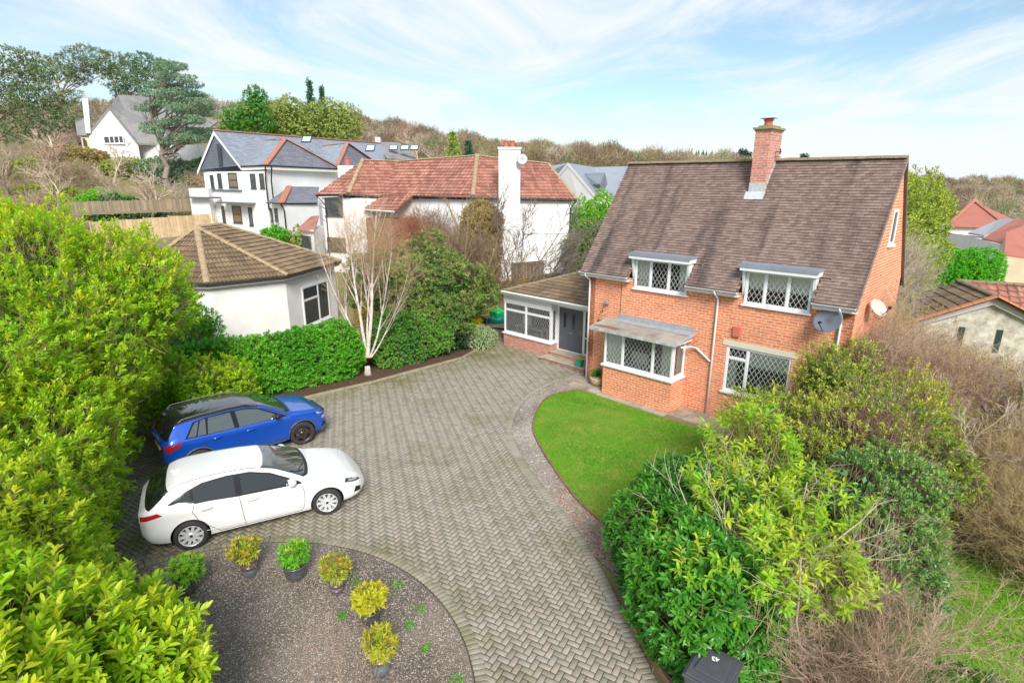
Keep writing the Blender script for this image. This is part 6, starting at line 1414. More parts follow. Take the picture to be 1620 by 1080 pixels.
foliage('laurel_bush',[(-9.6,16.2,1.0,.9,.8,1.1),(-10.6,15.8,1.2,1.0,.9,1.3),(-8.9,16.9,.9,.6,.6,.9)],1300,L_laurel,leaf=(.10,.045),per=9,slen=.26,tipamt=.5,stems=stem_m)
tag(bpy.context.scene.objects['laurel_bush'],'small loose laurel bush between the tall laurel and the blue car rear','shrub')
tag(foliage('dead_leaf_undergrowth',[(-9.7,14.9,.25,.8,.6,.35),(-10.5,14.4,.3,.9,.6,.5)],500,leafmat('dull_undergrowth_leaf',(.06,.06,.03),(.16,.14,.08),(.3,.25,.14),.8,.1),leaf=(.06,.03),per=7,slen=.18,tipamt=.3,interior=.1),'dull twiggy undergrowth below the laurel behind the blue car','shrub')
tag(foliage('green_seedling',[(-9.15,14.55,.15,.25,.2,.18)],60,L_hedge,leaf=(.08,.035),per=8,slen=.16,interior=.1),'small bright green seedling at the kerb behind the blue car','plant')
# ---------------------------------------------------------------- clipped hedge behind the blue car
hb_=[]
for t in np.linspace(0,1,9):
    x=-10.6+t*3.95; y=17.5+t*3.2; hb_.append((x,y,1.0,.85,.72,1.08+.07*math.sin(t*9))); 
foliage('clipped_hedge',hb_,6200,L_hedge,leaf=(.12,.052),per=9,slen=.20,up=.35,out=.9,rand=.3,lump=.04,tipamt=.5,interior=.2,stems=stem_m,flat=-.6)
tag(bpy.context.scene.objects['clipped_hedge'],'rounded bright green laurel hedge clipped box-like, in front of the bungalow','hedge')
tag(foliage('ivy_shoots',[(-11.6,19.0,1.2,.9,.6,1.4),(-12.3,20.2,2.0,.7,.6,1.3),(-11.2,19.8,2.2,.5,.5,.6)],1100,L_hedge,leaf=(.10,.045),per=8,slen=.3,up=.7,tipamt=.2,stems=stem_m,lump=.2),'dark green loose shrub climbing at the left corner of the white bungalow','shrub')
# ---------------------------------------------------------------- birch
rs=np.random.default_rng(11); bt=thing('birch_tree','multi-stemmed silver birch with white bark, leafless, beside the clipped hedge','tree',(-5.62,20.87,.05)); segs=[]
BSP=dict(n=[9,6,4,3],wob=.045,trop=[.05,.08,.04,.0],tap=.22,depth=3,kids=[9,8,6],lo=[.25,.15,.15],ang=[(.22,.5),(.3,.7),(.3,.8)],len=[.42,.42,.5],rmin=.0035)
b0=np.array([-5.62,20.87,.0])
for d,l,r in (((-.10,0,1),5.9,.07),((.08,.03,1),6.2,.08),((-.30,.1,1),5.1,.048),((.42,.0,1),5.1,.045),((.0,.3,1),5.6,.045),((-.42,-.1,1),3.9,.030),((.62,.05,.72),4.3,.030)):
    st=b0+np.array([d[0]*.35,d[1]*.4,0])+[0,0,0.0 if r>.08 else .8]; grow(st if r>.08 else b0+np.array([d[0]*.25,0,.75]),d,l-(0 if r>.08 else .8),r,0,BSP,segs,rs)
skeleton('trunk',segs,(B_birch,pm('pale_birch_twig',(.44,.31,.20),.85)),bt,split=2,sides=(8,5,3,3))
brush('fine_twigs',[(-5.9,20.9,4.9,1.1,.8,1.3),(-4.8,20.9,4.8,1.0,.8,1.2),(-5.4,21,5.5,.8,.7,1.2),(-4.1,20.9,4.1,.7,.6,.9)],800,.75,pm('golden_birch_twig',(.55,.37,.20),.85),.0038,parent=bt,up=.9,rand=.3,fork=2)
m=MB(); m.lathe([(.17,0),(.12,.15),(.10,.35)],10,T=Matrix.Translation((-5.64,20.87,.04))); m.build('root_flare',B_birch,bt,local=False,smooth=True)
# ---------------------------------------------------------------- rhododendron and lower hedge
rh=thing('rhododendron','large loose rhododendron with brown-tipped leaves in front of the white house','shrub',(-3.9,24.6,.05))
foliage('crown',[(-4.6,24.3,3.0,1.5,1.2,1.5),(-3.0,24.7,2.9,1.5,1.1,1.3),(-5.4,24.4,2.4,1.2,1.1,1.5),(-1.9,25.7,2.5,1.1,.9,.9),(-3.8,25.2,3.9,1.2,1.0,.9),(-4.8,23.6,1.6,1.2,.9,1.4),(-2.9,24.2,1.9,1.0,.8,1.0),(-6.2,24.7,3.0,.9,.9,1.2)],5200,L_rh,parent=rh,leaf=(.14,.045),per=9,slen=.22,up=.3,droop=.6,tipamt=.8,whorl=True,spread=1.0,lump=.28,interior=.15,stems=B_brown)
segs=[]; rs=np.random.default_rng(5); sp=dict(BARE,depth=2,kids=[5,4],n=[5,4,3])
for k in range(5): grow((-3.9+.2*k-.4,24.6,0),(rs.normal()*.5,rs.normal()*.3,1),2.6,.05,0,sp,segs,rs)
skeleton('trunk',segs,B_brown,rh)
tag(foliage('clipped_shrub',[(-5.0,22.0,.95,.75,.6,1.05),(-4.2,22.7,1.0,.8,.65,1.05),(-3.4,23.4,.95,.75,.6,.95),(-4.9,22.5,1.6,.7,.5,.6)],2700,L_rh2,leaf=(.10,.042),per=9,slen=.2,up=.35,out=.9,lump=.08,tipamt=.6,interior=.2,stems=stem_m),'leafy green clipped shrub right of the birch, under the rhododendron','shrub')
tag(foliage('dark_shrub',[(-2.35,24.4,.55,.5,.45,.75),(-2.6,24.9,.9,.4,.4,.7)],700,L_dark,leaf=(.07,.03),per=8,slen=.2,tipamt=.3,interior=.3),'very dark small-leaved shrub between the green shrub and the variegated one','shrub')
tag(foliage('variegated_shrub',[(-1.45,24.7,.42,.62,.52,.55),(-1.1,25.0,.4,.4,.4,.4)],900,L_varieg,leaf=(.06,.028),per=8,slen=.15,tipamt=.8,interior=.2),'silvery variegated rounded shrub at the driveway end near the porch','shrub')
tag(foliage('yellow_leaved_shrub',[(-1.75,25.9,.7,.3,.3,.6)],260,L_gold,leaf=(.08,.035),per=8,slen=.2,tipamt=.6),'small yellowish shrub behind the variegated one by the fence','shrub')
tag(foliage('orange_leaved_shrub',[(-6.1,23.1,1.7,.45,.4,.6)],260,leafmat('orange_autumn_leaf',(.35,.15,.02),(.55,.28,.04),(.6,.4,.06),.6,.25),leaf=(.08,.035),per=8,slen=.2,tipamt=.6),'orange-brown leaved shrub behind the birch trunks at the bungalow corner','shrub')
# ---------------------------------------------------------------- shrubs in front of the neighbour house
cy=thing('ivy_covered_tree','brown dense columnar conifer with flat top beside the white house wall','tree',(-1.75,31.6,float(TZ(-1.75,31.6))))
foliage('crown',[(-1.85,31.6,3.0,1.15,1.1,2.9),(-1.7,31.6,4.9,1.1,1.05,1.35),(-1.9,31.7,1.6,1.1,1.1,1.6)],2900,leafmat('brown_conifer',(.17,.12,.03),(.30,.22,.07),(.25,.32,.04),.7,.1),parent=cy,leaf=(.14,.06),per=8,slen=.25,up=.7,lump=.05,tipamt=.7,interior=.3)
m=MB(); m.tube([(-1.75,31.6,.1),(-1.75,31.6,3)],.15); m.build('trunk',B_brown,cy,local=False)
SHR=dict(n=[5,4,3,3],wob=.10,trop=[.02,.03,.02],tap=.3,depth=3,kids=[8,6,4],lo=[.15,.15,.15],ang=[(.3,.7),(.3,.7),(.3,.8)],len=[.6,.55,.5],rmin=.010)
bare_tree('arching leafless shrub with straw brown stems in front of the columnar conifer',(-2.5,29.6),4,.05,21,B_yell,SHR,'bare_shrub','shrub',dirs=[((a,b,1),l,.045) for a,b,l in ((-.5,0,5.2),(.2,-.1,5.0),(.55,0,4.6),(-.15,-.2,5.6),(.8,.1,4.2),(-.8,0,4.6),(.35,-.3,4.6),(0,.1,5.8),(-.35,-.2,5.2),(1.0,-.1,3.9))],twigmat=B_brown)
bare_tree('spreading leafless tree with long thin grey branches against the white wall',(.0,31.2),4,.06,22,pm('dark_grey_branch',(.22,.18,.15),.9),dict(SHR,rmin=.013,kids=[9,7,5]),'bare_tree','tree',dirs=[((a,b,.8),l,.05) for a,b,l in ((.75,-.1,5.6),(.45,0,5.6),(1.1,0,5.0),(.2,-.1,5.0),(-.6,-.2,4.8),(1.4,-.1,4.4),(-.1,.0,5.6),(1.8,0,3.8),(.9,-.3,5.0))])
br2=thing('bare_shrub','dense straw-brown thicket at the foot of the columnar conifer','shrub',(-2.6,30.0,float(TZ(-2.6,30))))
brush('twigs',[(-2.9,30.1,2.9,1.2,.8,1.5),(-1.9,30.3,2.6,1.1,.7,1.4),(-3.6,30.3,3.4,.9,.7,1.2)],2600,1.1,pm('thicket_twig',(.36,.26,.16),.9),.009,parent=br2,rand=.45,up=.7)
rv=thing('red_stemmed_shrub','orange-red leafless shrub covering the porch of the white house','shrub',(-6.0,34.5,float(TZ(-6,34.5))))
brush('twigs',[(-6.2,34.6,3.6,1.5,.8,1.7),(-5.3,35.0,3.2,1.3,.8,1.6),(-7.1,35.0,2.8,1.2,.7,1.5)],2300,.9,L_redtw,.010,parent=rv,rand=.35,up=1.0)
brush('old_twigs',[(-5.6,35.4,4.2,1.3,.6,1.5),(-4.3,35.5,3.6,1.3,.6,1.8)],1500,.9,B_brown,.012,parent=rv,rand=.5)
cl_=thing('climbing_vine','leafless climbing vine with thin grey stems on the left wall of the white house','climber',(-11.0,39.2,1))
A=[];Bq=[]
ewd=(ft:=None)
p0=np.array([*insN(eL)[:2],0]);p1=np.array([*insN(vF)[:2],0]); uu=unit(p1-p0); nn_=np.array([uu[1],-uu[0],0])
for k in range(60):
    s=rng.uniform(.5,5.2); q=p0+uu*s+nn_*.06+[0,0,1.2]; d=np.array([rng.normal()*.25,0,1.0])
    for j in range(14):
        d=unit(np.array([d[0]*.8+rng.normal()*.35,0,1.0])); e=q+(uu*d[0]+np.array([0,0,d[2]]))*.38
        if e[2]>6.0 or (e-p0)@uu<.2: break
        A.append(q);Bq.append(e)
        if rng.random()<.7:
            f=q+(uu*rng.normal()*.5+np.array([0,0,.35])); A.append(q);Bq.append(f)
        q=e
V,F=tubes(A,Bq,.022,.016,3); fastmesh('stems',V,F,pm('grey_vine_stem',(.22,.20,.19),.9),parent=cl_)
# neighbours greenery by the gap and left wall
tag(foliage('green_shrub',[(4.6,37.6,2.6,1.1,1.0,1.6),(5.4,38,3.4,1.1,1,1.6),(6.4,38.4,2.6,1.0,1,1.8)],1500,L_rh,leaf=(.15,.06),per=8,slen=.25,tipamt=.9,interior=.3),'flowering rhododendron-like shrub at the right corner of the white house','shrub')
tag(foliage('green_shrub',[(5.0,43.0,3.9,1.5,1.2,2.3),(6.9,44.5,4.2,1.2,1.2,2.4)],1500,L_fresh,leaf=(.17,.07),per=8,slen=.3,tipamt=.9,interior=.3),'bright yellow-green shrub behind the gap between the two houses','shrub')
tag(foliage('garden_hedge',[(-17.3,46,2.6,1.6,1,1.1),(-15.4,45.5,2.4,1.6,1,1.0),(-13.8,45,2.3,1.2,1,.9)],900,L_oak,leaf=(.2,.08),per=7,slen=.3,tipamt=.6,interior=.3),'straggly brown-green hedge above the bungalow roof, before the slate roofed house','hedge')
tag(foliage('leafy_bush',[(-18.6,44.5,3.0,.9,.9,.9)],350,L_hedge,leaf=(.2,.09),per=7,slen=.3,tipamt=.4,interior=.3),'fresh green bush just above the ridge of the bungalow roof','shrub')
# ---------------------------------------------------------------- right hand shrubs
lh=thing('laurel_hedge','dark green laurel hedge with drooping leaves beside the wheelie bin and the drive','laurel',(2.9,7.6,0))
foliage('crown',[(2.75,8.9,.95,.75,.9,1.05),(2.85,7.9,1.0,.85,.9,1.1),(3.0,7.1,1.0,.85,.7,1.05),(3.4,9.8,1.0,.9,.8,1.0),(3.7,8.6,1.1,.9,.9,1.0),(3.45,6.95,.7,.55,.4,.75)],2500,leafmat('deep_laurel_leaf',(.014,.085,.008),(.07,.22,.018),(.16,.34,.03),.33,.22),parent=lh,leaf=(.135,.05),per=10,slen=.30,up=.25,droop=.7,tipamt=.4,detail=2,lump=.1,interior=.2,stems=stem_m)
ly=thing('laurel_bush','leggy yellow-green laurel bush standing above the dark hedge, before the lower window','laurel',(4.3,8.2,0))
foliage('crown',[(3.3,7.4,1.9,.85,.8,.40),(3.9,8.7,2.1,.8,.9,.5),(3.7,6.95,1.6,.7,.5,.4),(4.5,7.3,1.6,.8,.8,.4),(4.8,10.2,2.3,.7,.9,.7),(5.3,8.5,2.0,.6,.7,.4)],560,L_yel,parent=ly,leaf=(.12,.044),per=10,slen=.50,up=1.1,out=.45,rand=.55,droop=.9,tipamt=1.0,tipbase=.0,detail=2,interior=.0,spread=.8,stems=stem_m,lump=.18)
segs=[]; rs=np.random.default_rng(31); sp=dict(BARE,depth=2,kids=[5,4],n=[6,4,3],wob=.1)
for k in range(8): grow((4.2+rs.normal()*.3,7.9+rs.normal()*.5,0),(rs.normal()*.45,rs.normal()*.4,1),2.7,.028,0,sp,segs,rs)
skeleton('trunk',segs,B_pale,ly)
eg=thing('evergreen_shrub','large olive-green evergreen bush hiding the right corner of the brick house','shrub',(7.2,12.6,0))
foliage('crown',[(6.9,12.7,1.4,1.3,1.1,1.3),(8.3,13.0,1.7,1.1,1.0,1.3),(6.2,11.3,1.3,1.3,1.2,1.2),(7.3,11.3,1.5,1.3,1.3,1.3),(8.6,11.6,1.5,1.2,1.2,1.4),(7.75,12.9,2.6,.6,.7,.8)],3900,L_ever,parent=eg,leaf=(.085,.036),per=9,slen=.26,up=.6,tipamt=.9,lump=.2,interior=.25,stems=B_brown)
tag(foliage('evergreen_shrub',[(6.3,9.5,1.15,1.2,1.0,1.15),(7.4,9.7,1.2,.9,.8,1.1),(6.6,8.6,.7,.9,.8,.8)],2500,leafmat('deep_green_leaf',(.035,.10,.028),(.12,.22,.05),(.34,.38,.06),.36,.15),leaf=(.095,.04),per=9,slen=.24,up=.4,tipamt=.55,lump=.18,interior=.25,stems=B_brown),'deep green glossy bush below the olive one, above the tangled bare twigs','shrub')
tag(foliage('evergreen_shrub',[(8.9,10.7,1.05,.75,.7,1.15),(9.4,12.2,1.5,.75,.75,1.2)],1300,L_ever,leaf=(.085,.034),per=9,slen=.24,up=.5,tipamt=.5,lump=.2,interior=.25,stems=B_brown),'rounded olive-green bush between tan twigs and the straw-yellow shrub','shrub')
tag(foliage('small_leaved_shrub',[(7.9,13.7,2.7,.5,.5,.7),(9.2,14.2,2.7,.45,.5,.6)],300,L_conif,leaf=(.08,.035),per=8,slen=.3,up=.9,tipamt=.9,interior=.05,stems=B_brown),'tall yellowish shoots in front of the right downpipe of the brick house','shrub')
bt2=thing('twiggy_shrub','mixed brown twigs and small olive leaves between the two green bushes at the right','shrub',(7.7,10.2,0))
brush('twigs',[(7.6,9.8,1.0,.6,.6,1.1),(7.9,11.2,1.9,.8,.7,.9),(7.3,8.8,.5,.6,.5,.6),(10.3,12.9,1.4,.8,.8,1.2)],2600,.7,B_rust,.0055,parent=bt2,rand=.7,fork=3)
foliage('leaves',[(7.6,9.8,1.0,.6,.6,1.1),(10.3,12.9,1.4,.8,.8,1.2)],500,L_ever,parent=bt2,leaf=(.06,.028),per=8,slen=.25,tipamt=1,interior=.2,lump=.25)
BR1=[(10.4,14.6,1.7,1.7,1.5,1.7),(11.8,14.0,1.5,1.7,1.4,1.6),(10.6,16.8,2.2,1.3,1.6,2.0),(13.3,14.3,1.4,1.5,1.4,1.3),(12.4,16.6,1.6,1.8,1.4,1.6)]
bsh=thing('twiggy_shrub','wide tangle of reddish-brown twiggy shrubs right of the brick gable wall','shrub',(11.5,15,0))
brush('twigs',BR1,11000,.75,B_rust,.006,parent=bsh,rand=.7,fork=3)
foliage('leaves',BR1,2300,L_rust,parent=bsh,leaf=(.05,.025),per=9,slen=.3,tipamt=.6,interior=.4,lump=.25)
tb=thing('twiggy_shrub','green-brown tangled shrub at the foot of the brick gable wall','shrub',(9.9,13.4,0))
brush('twigs',[(9.7,13.3,1.3,1.1,1.0,1.3),(9.4,14.9,1.8,.8,.8,1.5)],3600,.6,B_brown,.006,parent=tb,rand=.7,fork=3)
foliage('leaves',[(9.7,13.3,1.3,1.1,1.0,1.3),(9.4,14.9,1.8,.8,.8,1.5)],1300,L_ever,parent=tb,leaf=(.055,.025),per=8,slen=.25,tipamt=.9,interior=.2,lump=.25)
pb=thing('pale_twig_shrub','pale bare shrub with straw coloured twigs between the gable and the red roofs','shrub',(14.6,22.5,0))
PB=[(14.2,22.0,2.2,1.7,1.4,2.2),(15.8,23.5,2.8,1.6,1.5,2.3),(16.6,25.5,3.2,1.6,1.5,2.2),(13.4,20.4,1.5,1.4,1.2,1.6)]
brush('twigs',PB,7000,.95,B_pale,.009,parent=pb,rand=.7,fork=3)
foliage('leaves',PB,1000,L_ever,parent=pb,leaf=(.07,.03),per=8,slen=.3,tipamt=1,interior=.3,lump=.25)
tag(foliage('conifer_hedge',[(18.2,27.5,4.2,1.3,1.3,3.0),(19.9,28.5,4.9,1.4,1.4,2.7),(21.2,30.0,4.6,1.3,1.3,2.6),(17.0,26.0,3.0,1.1,1.1,2.6),(19.4,30,6.4,.7,.7,1.3),(17.1,24.0,1.9,.9,.9,1.9)],3800,L_conif,leaf=(.17,.07),per=8,slen=.45,up=.6,tipamt=.7,lump=.2,interior=.3),'tall yellow-green conifers just right of the brick gable','conifer')
tag(foliage('conifer',[(24.7,39,6.9,1.1,1.1,1.8),(24.3,39,5.0,1.6,1.5,3.5)],1100,L_conif,leaf=(.2,.08),per=8,slen=.4,up=.9,tipamt=.3,lump=.15,interior=.3),'rounded yellow-green conifer top rising behind the roof ridge near the gable end','conifer')
gh=at(1540,420,40)
tag(foliage('clipped_hedge',[(gh[0]-1.6,40,1.2,1.3,.8,1.7),(gh[0]-.4,40,1.2,1.3,.8,1.7),(gh[0]+.9,40,1.2,1.3,.8,1.7)],1800,leafmat('vivid_hedge_leaf',(.04,.2,.01),(.12,.34,.02),(.2,.4,.04),.5,.2),leaf=(.14,.06),per=8,slen=.2,up=.4,out=.9,lump=.03,tipamt=.4,interior=.3),'square clipped vivid green hedge before the white and cream houses on the right','hedge')
tag(foliage('dark_conifer',[(27.8,44,4.6,1.2,1.2,1.6),(28.6,46,5.2,1,1,1.4)],600,L_pine,leaf=(.2,.08),per=7,slen=.4,interior=.3),'dark green conifer left of the far red hipped roof','conifer')
# mossy bare tree and straw coloured shrub at the right edge
MT=dict(n=[6,5,4,3],wob=.24,trop=[.0,.03,.03,.0],tap=.35,depth=3,kids=[8,7,6],lo=[.25,.15,.15],ang=[(.4,1.0),(.4,1.0),(.4,1.0)],len=[.55,.55,.5],rmin=.006)
bare_tree('crooked bare fruit tree with pale mossy branches by the right lawn',(11.5,12.5),3,.12,41,pm('mossy_pale_bark',(.40,.33,.23),.9,noise=((.30,.30,.10),3)),MT,dirs=[((-.7,-.1,.9),3.2,.10),((-.2,-.3,1),3.0,.09),((.5,-.1,.8),3.2,.08),((-.9,.2,.5),2.9,.07),((.1,.3,1),3.0,.07)],twigmat=B_pale)
ys_=thing('straw_shrub','fine straw-yellow twiggy shrub at the right edge above the lawn corner','shrub',(10.6,9.9,0))
brush('twigs',[(9.9,9.8,.8,.9,.8,.95),(10.8,9.6,.9,1.0,.9,1.0),(10.6,10.9,1.1,.9,.8,1.0),(9.9,8.7,.6,.7,.6,.7),(11.9,11.2,1.2,1.0,1.0,1.2)],6000,.6,B_yell,.005,parent=ys_,rand=.6,fork=3)
bb=thing('bare_shrub','big tangle of bare pinkish-brown branches at the bottom right','shrub',(5.9,7.2,0))
segs=[]; rs=np.random.default_rng(43); sp=dict(n=[6,5,4,3],wob=.10,trop=[.0,.02,.0,.0],tap=.3,depth=3,kids=[8,6,4],lo=[.2,.15,.15],ang=[(.25,.7),(.3,.8),(.3,.8)],len=[.6,.5,.5],rmin=.0035)
for k in range(20): grow((5.0+rs.normal()*.4,6.7+rs.normal()*.4,0),(rs.normal()*.55+.05,rs.normal()*.4+.15,.75),rs.uniform(1.4,2.3),.015,0,sp,segs,rs)
skeleton('trunk',segs,(pm('pink_brown_branch',(.42,.27,.19),.85),pm('pink_brown_twig',(.46,.32,.23),.85)),bb,split=1,sides=(5,4,3,3))
brush('fine_twigs',[(5.0,6.5,.6,.9,.7,.6),(5.8,7.4,.7,.9,.7,.7),(4.8,5.8,.5,.6,.5,.5)],900,.5,pm('dry_twig',(.36,.25,.17),.9),.004,parent=bb,rand=.7)
tag(foliage('ground_ivy',[(4.6,6.0,.15,.8,.5,.25),(5.5,8.2,.2,.9,.8,.4),(6.2,6.4,.15,1.0,.7,.3),(4.4,5.4,.2,.4,.3,.3)],900,leafmat('ivy_leaf',(.03,.085,.02),(.09,.17,.04),(.25,.3,.05),.4,.15),leaf=(.07,.045),per=7,slen=.15,tipamt=.6,interior=.1),'low ivy and weeds beside the stone path behind the bin','ground cover')
tag(bpy.context.scene.objects['ground_ivy'],kind='stuff')
# ---------------------------------------------------------------- bare thin shoots over the gravel in the foreground
bare_tree('thin bare sapling with pinkish twigs rising in the foreground over the gravel',(-1.65,5.1),1.6,.014,51,pm('thin_pinkish_twig',(.40,.25,.18),.85),dict(SHR,kids=[5,4,2],n=[6,4,3,3],wob=.07,rmin=.002),'bare_sapling','sapling',dirs=[((a,.25,1),l,.011) for a,l in ((-.5,1.7),(.0,1.5),(.35,1.7),(.7,1.5),(-.2,1.9),(.95,1.2))])
# ---------------------------------------------------------------- plants in pots
def pot(label,x,y,r,h,mat,prof='tall',rim=None):
    root=thing('plant_pot',label,'plant pot',(x,y,.03),0,'potted shrubs round the gravel circle'); r*=1.0; h*=1.2
    m=MB(); P={'tall':[(r*.62,0),(r*.66,.02),(r*.80,h*.45),(r*.74,h*.55),(r*.92,h*.8),(r*1.0,h*.86),(r*1.02,h),(r*.93,h),(r*.88,h*.88),(0,h*.86)],'bowl':[(r*.62,0),(r*.85,h*.2),(r*.98,h*.6),(r*.95,h*.85),(r*1.05,h*.9),(r*1.05,h),(r*.95,h),(r*.9,h*.88),(0,h*.86)]}[prof]
    m.lathe(P,28); o=m.build('pot',mat,root,smooth=True)
    if rim:
        for z0,z1,mt in rim:
            m=MB(); k=np.interp([z0*h,z1*h],[p[1] for p in P[:7]],[p[0] for p in P[:7]]); m.lathe([(k[0]+.003,z0*h),(k[1]+.003,z1*h)],28,); m.build('glaze_band',mt,o,smooth=True)
    return root
M_glaze=pm('dark_glazed_pot',(.06,.065,.07),.25,noise=((.12,.13,.14),14),coat=.5); M_blueg=pm('blue_grey_glaze',(.18,.21,.25),.3,coat=.4,noise=((.10,.12,.16),6)); M_purp=pm('purple_brown_glaze',(.17,.075,.065),.25,coat=.5)
def mound(par,x,y,z,r,h,mat,leaf,n,tip=.8,per=9,**k):
    r*=.60; n=int(n*.50); z+=.08; h*=.72; leaf=(leaf[0]*.92,leaf[1])
    return foliage('foliage',[(x,y,z+h*.62,r,r,h*.45),(x,y,z+h*.42,r*.8,r*.8,h*.3)],n,mat,parent=par,leaf=leaf,per=per,slen=.16,up=.6,tipamt=tip,interior=.15,whorl=True,spread=.95,stems=B_green,**k)
p_=pot('purple-brown banded pot with reddish-green shrub, nearest the white car',-5.02,9.2,.185,.33,M_blueg,'tall',[(.86,.99,M_purp),(.45,.62,M_purp)]); mound(p_,-5.05,9.22,.30,.33,.42,L_bronze,(.12,.035),150)
p_=pot('dark wide bowl pot with fresh green shrub, second along the arc',-4.10,9.12,.215,.27,M_glaze,'bowl'); mound(p_,-4.10,9.16,.24,.31,.46,L_fresh,(.12,.038),150)
p_=pot('striped purple and grey pot with orange-bronze shrub, third along the arc',-3.20,8.72,.165,.32,M_blueg,'tall',[(.80,.92,M_purp),(.45,.6,M_purp),(.15,.3,M_purp)]); mound(p_,-3.2,8.74,.28,.33,.42,L_bronze,(.115,.033),150,tip=1.1)
p_=pot('dark pot with bright yellow-leaved shrub, fourth along the arc',-2.40,8.0,.18,.24,M_glaze,'bowl'); mound(p_,-2.4,8.04,.22,.32,.42,L_gold,(.13,.042),150,tip=.9)
p_=pot('brown-rimmed grey pot with tall olive-yellow shrub, nearest the bottom edge',-2.0,6.98,.18,.28,M_blueg,'tall',[(.86,.99,M_purp)]); mound(p_,-1.98,7.0,.24,.28,.52,L_bronze,(.12,.036),170,tip=.35)
p_=pot('black pot with light green shrub half hidden by the laurel',-5.95,8.72,.19,.26,M_glaze,'bowl'); mound(p_,-5.9,8.75,.22,.36,.50,L_fresh,(.11,.032),190,tip=.8)
for k,(x,y) in enumerate(((-2.9,8.1),(-2.1,8.9),(-1.6,8.25),(-1.35,7.4),(-1.7,7.9),(-.8,6.8),(-2.95,9.0))):
    foliage('weed',[(x,y,.05,.06,.06,.05)],14,L_hedge,leaf=(.045,.02),per=6,slen=.06,interior=0,tipamt=.2)
ws=[o for o in bpy.context.scene.objects if o.name.startswith('weed')]
for o in ws: tag(o,'small green weed growing in the gravel circle','weed','weeds in the gravel circle')
# fallen leaves
def fallen(name,label,test,box,n,mat,z=.045,sz=(.03,.06)):
    x=rng.uniform(box[0],box[1],n); y=rng.uniform(box[2],box[3],n); k=test(x,y); x=x[k];y=y[k]; n=len(x); a=rng.uniform(0,6.28,n)
    V,F,r_,t_,nv=leaves_mesh('',np.c_[x,y,np.full(n,z)],np.c_[np.cos(a),np.sin(a),rng.normal(0,.1,n)],unit(np.c_[rng.normal(0,.25,(n,2)),np.ones(n)]),rng.uniform(*sz,n),rng.uniform(sz[0]*.5,sz[1]*.5,n),mat,None,rng.random(n),rng.random(n)*.6)
    o=fastmesh(name,V,F,mat,rnd=r_,tip=t_); return tag(o,label,'fallen leaves',kind='stuff')
L_fall=leafmat('dead_leaf',(.13,.055,.025),(.36,.17,.08),(.5,.33,.2),.7,.1)
fallen('fallen_leaves','brown fallen leaves heaped on the pebble strip against the lawn edging',lambda x,y:inpoly(x,y,STRIP)&(rng.random(len(y))>sst(y,9.5,14)),(0,3.2,7.3,14),9500,leafmat('orange_brown_dead_leaf',(.15,.06,.03),(.38,.17,.09),(.5,.33,.2),.7,.1),sz=(.04,.075))
fallen('fallen_leaves','reddish-brown leaf litter on the soil of the bed under hedge and birch',lambda x,y:inpoly(x,y,bed),(-13,-1,12,27),2600,L_fall,z=.07)
fallen('fallen_leaves','scattered pale leaves lying on the gravel circle',lambda x,y:np.hypot(x-ISC[0],y-ISC[1])<ISR,(-7,0,6,10.3),55,L_fall,z=.05,sz=(.05,.09))
fallen('fallen_leaves','dry leaves on the stone slabs at the foot of the bay window',lambda x,y:x>0,(3.6,6.6,16.0,19.8),260,L_fall,z=.05)
# ---------------------------------------------------------------- small things
def slab_strip(name,label,rects,mat=M_slab,z=.045,jit=.012):
    m=MB()
    for (u0,u1,v0,v1) in rects:
        j=lambda:random.uniform(-jit,jit); P=[hl(u0+j(),v0+j()),hl(u1+j(),v0+j()),hl(u1+j(),v1+j()),hl(u0+j(),v1+j())]; m.prism([(a,b,.0) for a,b in P],(0,0,z+random.uniform(-.004,.006)),r=random.random())
    return tag(m.build(name,mat),label,'paving',kind=None)
rs_=[]; u=-3.6
while u<-.9: rs_.append((u,u+.43,-1.20,-.89)); u+=.45
u=-5.0
while u<-3.7:
    for v in (-1.05,-.6,-.18): rs_.append((u,u+.44,v,v+.40))
    u+=.46
u=-.85
while u<2.6:
    for v in (-1.0,-.52): rs_.append((u,u+.5,v,v+.46))
    u+=.52
slab_strip('paving_slabs','worn stone slabs along the foot of the bay window and house wall',rs_)
m=MB()
for x,y,a,s in ((4.3,6.9,.3,.42),(4.15,6.3,.9,.40),(4.0,5.75,.2,.4),(4.75,7.5,.5,.45),(3.75,5.2,.6,.45),(4.9,8.2,.1,.4)):
    P=[(x+s*.62*math.cos(a+t)*random.uniform(.85,1.1),y+s*.62*math.sin(a+t)*random.uniform(.85,1.1),.02) for t in (0.6,1.9,3.4,4.3,5.5)]; m.prism(P,(0,0,.045),r=random.random())
tag(m.build('stepping_stones',M_stone),'irregular brown stepping stones leading behind the wheelie bin','paving')
m=MB()
for a,b in (((2.05,7.9),(2.45,6.4)),((2.47,6.35),(2.62,5.6))):
    T=Tfrom((*a,0),(*b,0)); L=math.dist(a,b); m.box(0,L,-.02,.05,0,.17,T,r=.4); m.box(.0,L,.10,.22,0,.13,T,r=.7)
tag(m.build('timber_edging',pm('weathered_sleeper',(.40,.24,.13),.85,noise=((.26,.17,.10),5))),'weathered timber boards edging the dark laurel hedge along the drive','edging')
